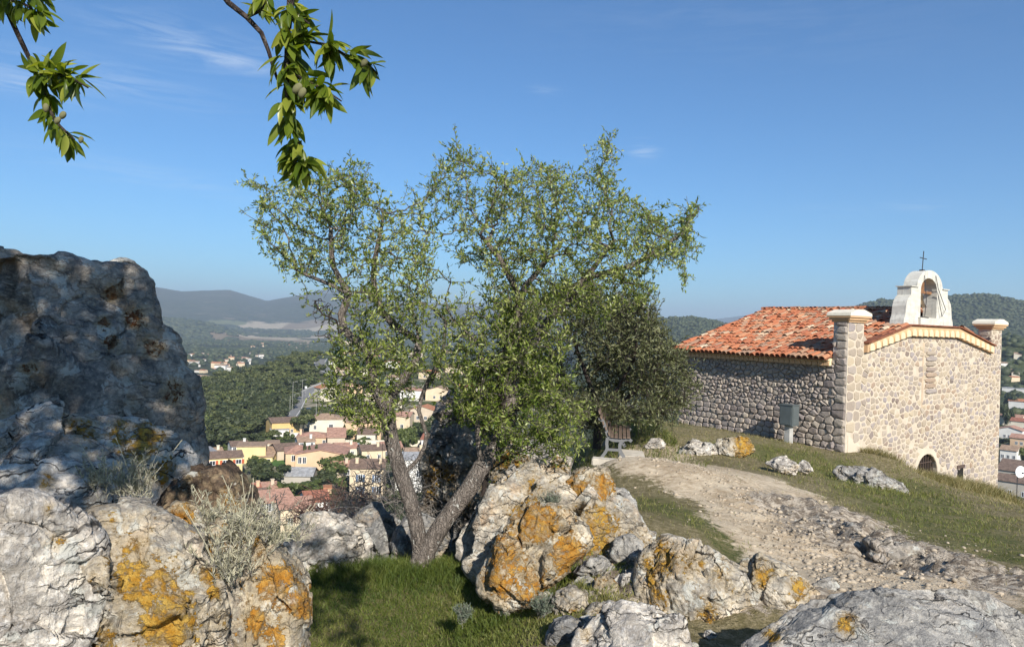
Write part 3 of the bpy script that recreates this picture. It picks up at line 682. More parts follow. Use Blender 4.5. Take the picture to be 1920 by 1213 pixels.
while y < CS + .05:
    o = link('scallop', sme, M['peach'], sc); o.matrix_local = Matrix.Translation((-.152, y, -.838)) @ Matrix.Rotation(-math.pi / 2, 4, 'Z'); y += .18

# --- roof
RS = (.95 + .60) / (CW / 2 + .28)
def rz(w): return -.60 + (min(w, CW - w) + .28) * RS
ms = math.sqrt(1 + RS * RS)
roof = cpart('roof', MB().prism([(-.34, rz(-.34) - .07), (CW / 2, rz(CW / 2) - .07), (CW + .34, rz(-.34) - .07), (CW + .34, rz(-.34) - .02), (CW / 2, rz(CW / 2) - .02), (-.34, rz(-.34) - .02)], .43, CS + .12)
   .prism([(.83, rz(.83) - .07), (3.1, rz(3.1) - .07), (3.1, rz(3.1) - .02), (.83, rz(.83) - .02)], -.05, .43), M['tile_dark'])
def tile_mesh(tint, rg_):
    V = []; F = []; k = 6; L = .44; r0, r1 = .098, .080
    for (y_, r, dz) in ((0, r0, .0), (L, r1, .0)):
        for rr_ in (r, r - .014):
            for j in range(k + 1):
                a = math.pi * j / k; V.append((y_, -rr_ * math.cos(a), rr_ * math.sin(a) * .85))
    n = k + 1
    for j in range(k):
        F += [(j, j + 1, 2 * n + j + 1, 2 * n + j), (n + j + 1, n + j, 3 * n + j, 3 * n + j + 1), (n + j, n + j + 1, j + 1, j)]
    return V, F, tint
tvar = [tile_mesh(x, rg) for x in list(np.linspace(0, 1, 14))]
tms = [meshdata('roof_tile', V, [f[::-1] for f in F], False, dict(tint=[ti] * len(V))) for V, F, ti in tvar]
for m_ in tms: m_.materials.append(M['tile'])
TL = []
def slope_tiles(sign):
    y = -.02
    while y < CS + .14:
        w = -.42; col_j = rg.normal(0, .02)
        while w < CW / 2 - .12:
            wr = w if sign > 0 else CW - w
            ok = True
            if y < .45: ok = (.84 < w < 2.85)
            elif y < .55: ok = w > -.5
            if ok:
                ti = int(rg.choice(14, p=np.array([2, 2, 2.2, 2, 2, 2, 1.6, 1.4, 1.2, .9, .8, .7, .7, .45]) / 19.95)) if False else int(np.clip(rg.beta(1.1, 1.5) * 14, 0, 13))
                TL.append((20 + (wr * .566 + y * .824), sign, w + col_j * .3 + rg.normal(0, .012), y + rg.normal(0, .007), ti, rg.normal(0, .025), rg.normal(0, .012)))
            w += .325 / ms
        y += .178
slope_tiles(1); slope_tiles(-1)
TL.sort(key=lambda q: (q[1] < 0, q[0]))
rest = MB(); tn = []
for k, (_, sign, w, y, ti, yaw, tz) in enumerate(TL):
    z = rz(w) - .005 + tz
    Mx = Matrix.Translation((w if sign > 0 else CW - w, y, z)) @ (Matrix.Rotation(0, 4, 'Z') if sign > 0 else Matrix.Rotation(math.pi, 4, 'Z')) @ Matrix.Rotation(-math.atan(RS) + .035, 4, 'Y') @ Matrix.Rotation(yaw, 4, 'Z')
    if k < 300:
        o = link('roof_tile', tms[ti], None, roof); o.matrix_local = Mx
    else:
        V, F, tint = tvar[ti]; rest.add([Mx @ Vector(v) for v in V], [f[::-1] for f in F]); tn += [tint] * len(V)
o = rest.build('roof_tiling', M['tile'], roof, attr=dict(tint=tn)); o['kind'] = 'stuff'
rid = MB(); rt = []
y = .45
while y < CS + .1:
    V, F, _ = tvar[0]; Mx = Matrix.Translation((CW / 2, y, rz(CW / 2) + .0 + rg.normal(0, .006))) @ Matrix.Rotation(math.pi / 2, 4, 'Z') @ Matrix.Scale(1.25, 4); rid.add([Mx @ Vector(v) for v in V], [f[::-1] for f in F]); rt += [rg.choice([.1, .8, .95, .7])] * len(V); y += .36
cpart('ridge', rid, M['tile'], roof, attr=dict(tint=rt))

# --- pier caps
for w0 in (0, CW - .8):
    cp = MB().box(w0 - .05, w0 + .85, -.05, .47, .40, .46).box(w0 - .10, w0 + .90, -.10, .52, .46, .53).box(w0 - .14, w0 + .94, -.14, .56, .53, .58)
    c_ = cpart('pier_cap', cp, M['peach']); cpart('capstone', MB().prism([(w0 - .15, .58), (w0 + .95, .58), (w0 + .93, .66), (w0 + .55, .76), (w0 + .25, .76), (w0 - .13, .66)], -.15, .57), M['capstone'], c_)

# --- bell gable
outl = [(2.99, .40), (3.02, .55), (3.10, .72), (3.13, .98), (3.18, 1.13), (3.28, 1.25), (3.40, 1.33), (3.40, 1.58), (3.75, 1.58)]
arc = [(4.56 - .81 * math.cos(a), 1.58 + .57 * math.sin(a)) for a in np.linspace(0.12, math.pi - .12, 15)]
right = [(9.12 - x, z) for x, z in outl[::-1]]
outer = outl + arc + right
opn = [(3.99, .66), (3.99, 1.52)] + [(4.50 - .51 * math.cos(a), 1.52 + .38 * math.sin(a)) for a in np.linspace(.2, math.pi - .2, 9)] + [(5.01, 1.52), (5.01, .66)]
ring = outer[:1] + outer[1:]   # split in a left and a right half so that the opening is a real hole
cut = 4.50
top = [p for p in outer if p[0] <= cut]; topr = [p for p in outer if p[0] > cut]; zt_ = 1.58 + .57
ol = [p for p in opn if p[0] <= cut + 1e-6]; orr = [p for p in opn if p[0] >= cut - 1e-6]
left_poly = top + [(cut, zt_ - .003)] + [(cut, 1.90)] + ol[::-1][0:] + [(cut, .66), (cut, .40)]
left_poly = top + [(cut, zt_ - .003), (cut, 1.90)] + [p for p in ol[::-1] if p[0] < cut - .01] + [(cut, .66), (cut, .40)]
right_poly = topr + [(cut, .40), (cut, .66)] + [p for p in orr[::-1] if p[0] > cut + .01] + [(cut, 1.90), (cut, zt_ - .003)]
bell_g = cpart('bell_gable', MB().prism(left_poly, .02, .44).prism(right_poly, .02, .44), M['bellcote'])
cpart('sill', MB().box(3.88, 5.12, -.05, .02, .42, .655), M['bellcote'], bell_g)
cpart('coping', MB().box(3.36, 3.80, -.02, .48, 1.58, 1.61).box(5.34, 5.76, -.02, .48, 1.58, 1.61), M['bellcote'], bell_g)
# bell with yoke
V = []; F = []; prof = [(.0, 1.42), (.07, 1.42), (.10, 1.36), (.11, 1.2), (.15, 1.08), (.20, 1.0), (.21, .98), (.17, .99)]
for r_, z in prof:
    for j in range(14): a = 2 * math.pi * j / 14; V.append((4.38 + r_ * math.cos(a), .24 + r_ * math.sin(a), z))
for i in range(len(prof) - 1):
    for j in range(14): F.append((i * 14 + j, i * 14 + (j + 1) % 14, (i + 1) * 14 + (j + 1) % 14, (i + 1) * 14 + j))
M['bronze'] = plain('bronze', (.12, .085, .05), .45, .2, 5, 0, .6); M['wood_brown'] = plain('brown_timber', (.22, .11, .055), .8, .2, 8)
cpart('bell', MB().add(V, F), M['bronze']); cpart('bell_yoke', MB().box(4.0, 5.0, .18, .30, 1.42, 1.50).box(4.22, 4.54, .19, .29, 1.50, 1.78), M['wood_brown'])
wr = MB().tube([(4.15, -.0, 1.96), (4.15, -.03, 1.7), (4.2, -.05, 1.2), (4.1, -.06, .7)], .011, 5).tube([(4.86, -.0, 2.0), (4.95, -.04, 1.6), (5.45, -.05, .95), (5.2, -.06, .72), (4.95, -.03, 1.45)], .011, 5).tube([(3.85, -.06, .68), (4.35, -.06, .66)], .014, 5)
cpart('bell_wires', wr, M['iron'])
cr = MB().tube([(4.40, .2, 2.10), (4.47, .2, 2.76)], .014, 6).tube([(4.25, .2, 2.54), (4.66, .2, 2.52)], .014, 6).box(4.34, 4.46, .14, .26, 2.12, 2.17)
cpart('cross', cr, M['iron'])

# ---------------------------------------------------------------- meter cabinet on its post
cab = empty('meter_cabinet', tuple(Vector(Cc) + Vector((-math.sin(CH_ANG), math.cos(CH_ANG), 0)) * 1.40 - Vector((math.cos(CH_ANG), math.sin(CH_ANG), 0)) * .55), CH_ANG)
tag(cab, 'grey metal meter cabinet on a single post in front of the shaded wall', 'cabinet')
M['cab'] = plain('grey_green_sheet_metal', (.13, .15, .15), .5, .1, 3, 0, .3)
M['post'] = plain('concrete_post', (.42, .41, .38), .85)
cb = MB().box(-.16, .16, -.21, .21, .60, 1.18); cb.build('body', M['cab'], cab)
MB().box(-.18, .18, -.23, .23, 1.18, 1.21).build('lid', M['cab'], cab)
MB().box(-.175, -.162, -.18, .18, .63, 1.15).build('door', M['cab'], cab)
MB().box(-.13, .13, -.222, -.211, .65, 1.13).build('panel', M['cab'], cab)
MB().box(-.085, .085, -.085, .085, -.5, .60).build('post', M['post'], cab)
# ---------------------------------------------------------------- rocks
def ico(lev):
    bm = bmesh.new(); bmesh.ops.create_icosphere(bm, subdivisions=lev, radius=1.0)
    V = np.array([v.co[:] for v in bm.verts]); F = np.array([[v.index for v in f.verts] for f in bm.faces], dtype=np.int32); bm.free(); return V, F
ICO = {k: ico(k) for k in (4, 5, 6, 7)}
def vnormals(V, F):
    a, b, c = V[F[:, 0]], V[F[:, 1]], V[F[:, 2]]; n = np.cross(b - a, c - a); N = np.zeros_like(V)
    for k in range(3): np.add.at(N, F[:, k], n)
    return N / (np.linalg.norm(N, axis=1, keepdims=True) + 1e-12)
ROCKS = {}
def grow(o, k):
    o = np.array(o, float); c = o.mean(0); return c + (o - c) * k
def rock(label, out, D, thick, mat, lev=6, lean=0.0, yaw=0.0, seed=0, cuts=10, e=.62, amp=.06, spots=(), group=None, strata=(0, 0), cat='rock', cutk=.88, front=.5, name='rock', crackamp=1.0):
    """a rock from its outline: every outline point lies on a leaning plane through the rock's middle, the body swells out on both sides"""
    rg = np.random.default_rng(1000 + seed)
    out = np.array(out, float); cu, cv = out.mean(0)
    if seed in (11, 13, 15): out = grow(out, {11: .975, 13: .95, 15: .95}[seed]); e = .52
    if 20 < seed < 50 and seed != 39: out = grow(out, 1.07); e = min(e, .52)
    c0 = P(cu, cv, D); c0 = c0 + np.array([0, 1, 0]) * thick * (front - .0) * .0
    yaw = yaw - math.degrees(float(az_of(cu, cv)))
    n = np.array(Euler((-R(lean), 0, R(yaw))).to_matrix() @ Vector((0, -1, 0)))        # faces the viewer, lean > 0 tips the top away
    ex = np.cross(np.array([0, 0, 1.0]), -n); ex /= np.linalg.norm(ex); et = np.cross(n, ex); et = et * np.sign(et[2])
    d = pdir(out[:, 0], out[:, 1]); tt = (c0 @ n) / (d @ n); pts = d * tt[:, None] - c0
    X, Y = pts @ ex, pts @ et
    # radial function of the outline
    th = np.linspace(-math.pi, math.pi, 721); dx, dy = np.cos(th), np.sin(th); Rr = np.zeros(len(th))
    for i in range(len(X)):
        x0, y0, x1, y1 = X[i], Y[i], X[(i + 1) % len(X)], Y[(i + 1) % len(X)]
        den = dx * (y1 - y0) - dy * (x1 - x0); den = np.where(np.abs(den) < 1e-9, 1e-9, den)
        t_ = (x0 * (y1 - y0) - y0 * (x1 - x0)) / den; s_ = (x0 * dy - y0 * dx) / den
        ok = (t_ > 0) & (s_ >= -1e-6) & (s_ <= 1 + 1e-6); Rr = np.where(ok, np.maximum(Rr, t_), Rr)
    jg = fbm(np.stack([np.cos(th) * 3.2, np.sin(th) * 3.2, 0 * th + seed * 3.1], -1), 4, seed, .6, ridged=True); Rr = Rr * (1 + .075 * jg)
    Rr = np.convolve(np.concatenate([Rr[-5:-1], Rr, Rr[1:5]]), np.ones(3) / 3, 'same')[4:-4]
    V0, F = ICO[lev]; D0 = V0
    th0 = np.arctan2(D0[:, 1], D0[:, 0]); p = np.sqrt(np.clip(1 - D0[:, 2] ** 2, 0, 1))
    Rv = np.interp(th0, th, Rr); ip = Rv * p ** e; dz = thick * np.sign(D0[:, 2]) * np.abs(D0[:, 2]) ** (e + .12) * np.where(D0[:, 2] < 0, .42, 1.0)
    L = np.stack([ip * np.cos(th0), ip * np.sin(th0), dz], -1); size = (Rr.mean() * 2 + thick) / 2
    # chisel: cut off whatever stands beyond random planes
    for _ in range(int(cuts * 1.7)):
        m = rg.normal(size=3); m[2] = abs(m[2]) * 1.3 + .2; m /= np.linalg.norm(m); q = L @ m; h = np.quantile(q, 1.0) * rg.uniform(cutk - .26, cutk + .02)
        over = np.clip(q - h, 0, None); L = L - over[:, None] * m * (.97 * (1 - np.clip(p[:, None] - .90, 0, .10) / .10 * .8))
    N = vnormals(L, F)
    so = rg.uniform(-50, 50, 3); q = L / size
    disp = fbm(q * 1.6 + so, 3, seed) * .3 + .18 * fbm(q * 4 + so, 5, seed + 3, .6, ridged=True)
    st = Euler((R(20 + rg.uniform(-15, 15)), R(rg.uniform(-35, 35)), 0)).to_matrix() if not strata[0] else Euler((R(strata[1]), R(strata[0]), 0)).to_matrix()
    qs = (q + fbm(q * 2 + so, 3, seed + 5)[:, None] * .12) @ np.array(st).T
    sa_ = np.array([1.7, 1.7, 3.4]); f1, f2, idc, ct = worley(qs * sa_ + so, seed, True); fac = (cellvec(idc, seed) * (qs - (ct - so) / sa_)).sum(-1); ed = np.clip((f2 - f1) / .10, 0, 1)
    sb_ = np.array([4.6, 4.6, 9.0]); g1, g2, idg, cg = worley(qs * sb_ + so * 1.3, seed + 9, True); fac2 = (cellvec(idg, seed + 1) * (qs - (cg - so * 1.3) / sb_)).sum(-1); h1, h2, idh, ch = worley(qs * 13 + so, seed + 19, True); fac3 = (cellvec(idh, seed + 2) * (qs - (ch - so) / 13)).sum(-1); ed2 = np.clip((g2 - g1) / .12, 0, 1)
    disp = disp + (idc - .5) * 1.1 + fac * 5.6 + (idg - .5) * .6 + fac2 * 4.2 + fac3 * 3.6 + (idh - .5) * .16 - (1 - ed) * .35 * crackamp - (1 - ed2) * .16 * crackamp
    disp += .12 * fbm(q * 17 + so, 4, seed + 8, .6, ridged=True)
    rimk = 1 - .55 * np.clip(p - .85, 0, .15) / .15
    L = L + N * (disp * amp * size * rimk)[:, None]
    Wp = c0 + L[:, :1] * ex + L[:, 1:2] * et + L[:, 2:3] * n
    lich = np.zeros(len(Wp)) - .25 * (len(spots) > 0)
    if len(spots):
        pu, pv = px_of(Wp)
        for (su, sv, sr, sa) in spots: lich = np.maximum(lich, sa * np.exp(-(((pu - su) ** 2 + (pv - sv) ** 2) / sr ** 2) ** 1.2) * 1.3 - .25)
    org = np.array([c0[0], c0[1], Wp[:, 2].min()])
    me = meshdata(name, Wp - org, F if np.linalg.det(np.stack([ex, et, n])) > 0 else F[:, ::-1].copy(), False, dict(lich=lich))
    o = link(name, me, M[mat], None, tuple(org)); tag(o, label, cat, group)
    return o
BELOW = 1290
# left: the great shaded rock and the lichen boulders in front of it
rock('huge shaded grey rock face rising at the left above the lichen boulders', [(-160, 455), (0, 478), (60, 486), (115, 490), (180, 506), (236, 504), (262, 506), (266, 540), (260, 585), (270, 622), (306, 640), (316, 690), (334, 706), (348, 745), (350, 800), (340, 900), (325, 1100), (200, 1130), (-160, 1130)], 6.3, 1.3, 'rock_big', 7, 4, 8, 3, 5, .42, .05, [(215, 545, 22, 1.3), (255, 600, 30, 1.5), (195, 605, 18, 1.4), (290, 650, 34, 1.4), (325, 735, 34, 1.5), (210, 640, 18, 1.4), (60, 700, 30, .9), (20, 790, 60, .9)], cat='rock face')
rock('dappled white and orange boulder lying at the foot of the huge shaded rock', [(-60, 805), (0, 800), (60, 795), (110, 789), (200, 792), (262, 798), (300, 825), (340, 855), (366, 880), (358, 930), (340, 1060), (250, 1120), (60, 1120), (-80, 1110)], 4.7, .75, 'rock_white', 7, 26, 5, 5, 9, .6, .05, [(270, 830, 50, 1.25), (300, 885, 48, 1.2), (150, 810, 50, .8), (230, 820, 40, 1.1)], cat='boulder')
rock('dark brown rock with lichen behind the tuft of grey straw', [(300, 950), (322, 925), (355, 884), (392, 873), (425, 874), (452, 890), (470, 915), (482, 940), (508, 985), (490, 1100), (450, 1190), (350, 1190), (305, 1080)], 4.35, .45, 'rock_brown', 6, 10, -4, 7, 9, .62, .055, [(430, 945, 26, 1.2), (460, 905, 20, .9)], cat='rock')
rock('pale low rock wedged between the left boulders', [(-40, 885), (30, 870), (75, 868), (130, 878), (205, 890), (250, 915), (245, 960), (215, 1090), (60, 1120), (-50, 1090)], 4.0, .42, 'rock_white', 6, 25, 0, 9, 8, .62, .05, [(85, 905, 22, 1.2)], cat='rock')
rock('white fractured boulder filling the lower left corner', [(-150, 930), (0, 925), (25, 915), (48, 908), (64, 923), (107, 948), (160, 978), (196, 1008), (210, 1037), (215, 1101), (190, 1160), (160, 1220), (120, 1330), (-150, 1330)], 3.05, .62, 'rock_white', 7, 14, 6, 11, 10, .58, .045, [(105, 1015, 26, 1.2), (90, 955, 16, 1.1)], cat='boulder', strata=(35, 20))
rock('pale boulder with a broad patch of yellow lichen down its face', [(140, 975), (165, 940), (225, 928), (285, 938), (340, 972), (388, 1000), (400, 1045), (422, 1110), (440, 1200), (455, 1340), (130, 1340), (185, 1180), (208, 1100), (205, 1030)], 3.3, .5, 'rock_yellow', 7, 10, -3, 13, 9, .6, .05, [(265, 1090, 66, 1.5), (300, 1180, 66, 1.35), (390, 1080, 18, 1.4), (330, 1140, 45, 1.2), (250, 1030, 30, 1.0), (400, 1110, 14, 1.5), (190, 1200, 40, .9)], cat='boulder', strata=(-20, 30))
rock('tall ribbed white and orange boulder beside the grass', [(392, 985), (430, 950), (470, 955), (505, 980), (532, 1025), (558, 1068), (576, 1130), (582, 1213), (572, 1340), (430, 1340), (432, 1200), (418, 1110), (398, 1040)], 3.6, .42, 'rock_orange', 7, 8, -8, 15, 8, .6, .05, [(510, 1090, 45, 1.1), (480, 1165, 30, 1.1), (560, 1130, 30, 1.1), (470, 1005, 18, 1.1), (500, 1190, 40, 1.0)], cat='boulder', strata=(70, 10))
rock('small lichen-crusted stone below the brown rock', [(310, 960), (330, 940), (365, 945), (390, 985), (395, 1015), (350, 1010), (315, 990)], 3.55, .2, 'rock_orange', 5, 15, 0, 17, 7, .62, .05, [(340, 970, 30, 1.1)], cat='stone')
# around the almond tree
rock('rough grey boulder left of the almond trunk, shadow across its base', [(538, 1045), (550, 1000), (572, 972), (600, 966), (640, 974), (672, 990), (690, 1020), (694, 1062), (660, 1085), (600, 1090), (550, 1080)], 8.3, .55, 'rock_white', 6, 18, 10, 21, 8, .62, .06, [], cat='boulder')
rock('small dark hollow rock between the grey boulder and the trunk', [(655, 985), (668, 962), (690, 952), (712, 958), (735, 970), (752, 995), (756, 1045), (735, 1075), (700, 1060), (672, 1010)], 9.2, .4, 'rock_dark', 6, 0, 0, 23, 8, .62, .09, [], cat='rock')
rock('mossy grey rock leaning against the trunk from behind', [(735, 1050), (738, 1010), (760, 975), (800, 968), (830, 985), (840, 1030), (815, 1060), (770, 1062)], 9.0, .4, 'rock_dark', 6, 10, 0, 24, 8, .62, .07, [], cat='rock')
rock('tall dark rock wall standing behind the almond tree', [(790, 1010), (800, 930), (806, 850), (822, 775), (850, 742), (890, 750), (930, 790), (985, 830), (1050, 850), (1062, 900), (1020, 960), (930, 1030), (850, 1060)], 10.4, .8, 'rock_dark', 6, 4, -8, 25, 10, .6, .07, [(900, 900, 60, .9), (830, 900, 40, .9), (960, 860, 50, .8)], cat='rock face')
rock('long fractured ledge of cream rock running from the almond tree to the lower right', [(850, 1075), (885, 990), (935, 925), (1000, 880), (1060, 885), (1130, 905), (1185, 960), (1215, 1010), (1290, 1030), (1380, 1080), (1450, 1110), (1530, 1130), (1540, 1180), (1440, 1200), (1300, 1190), (1150, 1170), (1020, 1150), (930, 1110)], 7.15, .30, 'rock_yellow', 6, 32, 4, 48, 14, .5, .075, [(1100, 1000, 60, .9), (1250, 1090, 80, .8), (1000, 950, 50, .8)], cat='ledge', strata=(-45, 20))
rock('white craggy rock with orange edges right of the almond trunk', [(846, 1056), (868, 1010), (897, 960), (932, 918), (965, 880), (1000, 868), (1038, 856), (1060, 863), (1056, 890), (1042, 925), (1022, 960), (1003, 1000), (985, 1040), (930, 1065), (880, 1075)], 8.0, .5, 'rock_white', 7, 16, -12, 27, 10, .6, .065, [(1048, 880, 22, 1.25), (915, 935, 18, 1.1), (1010, 905, 16, 1.0), (880, 1045, 20, .9), (960, 900, 16, 1.0)], cat='rock', strata=(-60, 10))
rock('large slanting boulder crusted with orange lichen beside the grass', [(903, 1100), (903, 1078), (930, 1030), (965, 996), (1000, 955), (1040, 948), (1075, 955), (1112, 980), (1118, 1020), (1090, 1050), (1060, 1068), (1030, 1090), (1006, 1110), (1000, 1145), (955, 1150), (925, 1125)], 6.6, .42, 'rock_orange', 7, 25, -8, 29, 10, .6, .055, [(1010, 985, 40, 1.2), (1060, 1040, 35, 1.2), (960, 1060, 40, .9), (930, 1095, 30, .9), (1000, 1095, 40, .9)], cat='boulder', strata=(-50, 15))
rock('yellow-crusted knobbly rock above the slanting boulder', [(1055, 935), (1062, 905), (1080, 892), (1098, 884), (1135, 890), (1148, 915), (1160, 940), (1178, 962), (1170, 1000), (1125, 1000), (1090, 975), (1060, 960)], 7.6, .4, 'rock_orange', 6, 22, 5, 31, 9, .62, .07, [(1085, 915, 28, 1.0), (1125, 915, 30, 1.1), (1140, 970, 25, .8)], cat='rock')
rock('grey pointed rock beside the yellow-crusted knobbly rock', [(1138, 945), (1150, 915), (1172, 918), (1188, 945), (1196, 985), (1180, 1010), (1150, 1000)], 7.5, .25, 'rock_slab', 6, 18, 0, 33, 8, .62, .06, [], cat='rock')
rock('broad rock with yellow lichen and grey flank right of the rubble', [(1196, 1050), (1205, 1030), (1222, 1018), (1243, 1010), (1280, 1016), (1315, 1032), (1355, 1052), (1388, 1076), (1400, 1110), (1410, 1160), (1360, 1195), (1275, 1195), (1219, 1170), (1198, 1136)], 6.0, .42, 'rock_yellow', 7, 20, 4, 35, 10, .58, .055, [(1240, 1060, 40, 1.0), (1300, 1060, 34, 1.0), (1330, 1145, 25, .8), (1235, 1120, 30, .9), (1340, 1080, 30, .7)], cat='rock', strata=(25, 20))
rock('sharp-edged rock with a steep yellow left side', [(1407, 1095), (1412, 1060), (1420, 1043), (1440, 1050), (1466, 1060), (1500, 1085), (1532, 1108), (1528, 1130), (1500, 1150), (1462, 1170), (1428, 1165), (1412, 1130)], 6.0, .28, 'rock_yellow', 6, 25, 22, 37, 8, .6, .055, [(1430, 1080, 22, .9), (1500, 1105, 26, .9)], cat='rock')
rock('flaky grey slab filling the lower right corner', [(1345, 1260), (1380, 1200), (1425, 1178), (1480, 1150), (1519, 1126), (1560, 1122), (1612, 1129), (1670, 1122), (1725, 1117), (1790, 1110), (1856, 1106), (1905, 1130), (1960, 1165), (2050, 1200), (2050, 1400), (1400, 1400)], 4.15, .13, 'rock_slab', 7, 60, 2, 39, 9, .55, .022, [(1588, 1168, 20, 1.5), (1447, 1193, 20, 1.5), (1372, 1203, 20, 1.4)], cat='slab', strata=(20, 60))
rock('flat pale slab at the bottom edge between grass and rocks', [(1070, 1230), (1085, 1185), (1110, 1160), (1170, 1147), (1225, 1150), (1262, 1175), (1290, 1215), (1300, 1300), (1080, 1300)], 4.9, .28, 'rock_white', 6, 45, 0, 41, 8, .6, .045, [(1095, 1190, 16, 1.3)], cat='slab')
rock('dark grey wedge stone at the corner of the flat pale slab', [(1026, 1200), (1040, 1165), (1062, 1155), (1085, 1168), (1092, 1200), (1070, 1230), (1035, 1225)], 5.3, .2, 'rock_dark', 6, 15, 10, 43, 7, .6, .05, [], cat='stone')
for k, (o_, D_, lab, mt) in enumerate([
 ([(1035, 1135), (1045, 1110), (1075, 1100), (1100, 1112), (1105, 1140), (1080, 1160), (1045, 1158)], 5.9, 'brown-stained stone tucked under the slanting boulder', 'rock_yellow'),
 ([(1108, 1120), (1118, 1085), (1140, 1078), (1158, 1095), (1162, 1130), (1140, 1145), (1115, 1140)], 6.1, 'grey stone with an orange face in the rubble', 'rock_orange'),
 ([(1075, 1075), (1095, 1050), (1130, 1045), (1155, 1062), (1150, 1085), (1110, 1090)], 6.5, 'grey stone at the top of the rubble', 'rock_slab'),
 ([(1090, 1150), (1110, 1130), (1145, 1128), (1175, 1140), (1170, 1160), (1120, 1165)], 5.7, 'flat stone at the bottom of the rubble', 'rock_yellow'),
 ([(1140, 1045), (1155, 1010), (1185, 1000), (1200, 1020), (1200, 1060), (1170, 1070)], 6.8, 'grey stone left of the broad lichen rock', 'rock_slab'),
 ([(1150, 1110), (1165, 1075), (1190, 1070), (1205, 1100), (1200, 1140), (1165, 1150)], 6.15, 'upright stone against the broad lichen rock', 'rock_white')]):
    rock(lab, o_, D_, .22, mt, 5, 18, -10 + 7 * k, 50 + k, 8, .6, .07, [], 'stones of the rubble heap', cat='stone')
rgb = np.random.default_rng(91)
HEAP = [(1060, 1060), (1085, 1040), (1125, 1065), (1165, 1060), (1190, 1030), (1100, 1100), (1065, 1130), (1135, 1110), (1175, 1110), (1150, 1150), (1100, 1165), (1020, 1125), (1200, 1165), (1050, 1175), (1410, 1140), (1400, 1060), (1170, 985), (1205, 1010), (1330, 1190), (1250, 1190), (1300, 1215), (1550, 1100), (1500, 1180), (1215, 1190), (1140, 1030)]
HL_ = ['below the left end of the long ledge', 'under the knobbly yellow rock', 'right of the slanting boulder', 'between the slanting boulder and the broad lichen rock', 'high in the gap left of the broad lichen rock', 'in the middle of the rubble', 'low beside the slanting boulder', 'right of the middle of the rubble', 'against the left side of the broad lichen rock', 'above the flat pale slab', 'left above the flat pale slab', 'at the foot of the slanting boulder where the lawn ends', 'at the lower left foot of the broad lichen rock', 'on the dark wedge stone', 'between the broad lichen rock and the sharp-edged rock', 'on top between the broad lichen rock and the sharp-edged rock', 'at the upper right end of the grey pointed rock', 'below the grey pointed rock', 'below the broad lichen rock', 'right beside the flat pale slab', 'at the bottom edge right of the flat pale slab', 'right of the sharp-edged rock by the path', 'below the sharp-edged rock at the edge of the flaky slab', 'on the upper rim of the flat pale slab', 'just under the grey pointed rock']
for k, (u, v) in enumerate(HEAP):
    sz = rgb.uniform(11, 26); na = 9; aa = np.sort(rgb.uniform(0, 6.28, na)); o_ = [(u + sz * 1.25 * math.cos(a) * rgb.uniform(.7, 1.2), v + sz * .85 * math.sin(a) * rgb.uniform(.7, 1.2)) for a in np.linspace(0, 6.28, na, endpoint=False)]
    g_ = hit(u, v + sz * .5, 3.5, 14, 400); rock('angular ' + ['ochre', 'grey', 'cream', 'orange'][k % 4] + ' stone ' + HL_[k], o_, g_.y + .02, sz * g_.y / FPX * .7, ['rock_yellow', 'rock_slab', 'rock_white', 'rock_orange'][k % 4], 4, 25, rgb.uniform(-20, 20), 200 + k, 8, .5, .07, [], 'rubble stones between the lichen rocks', cat='stone')
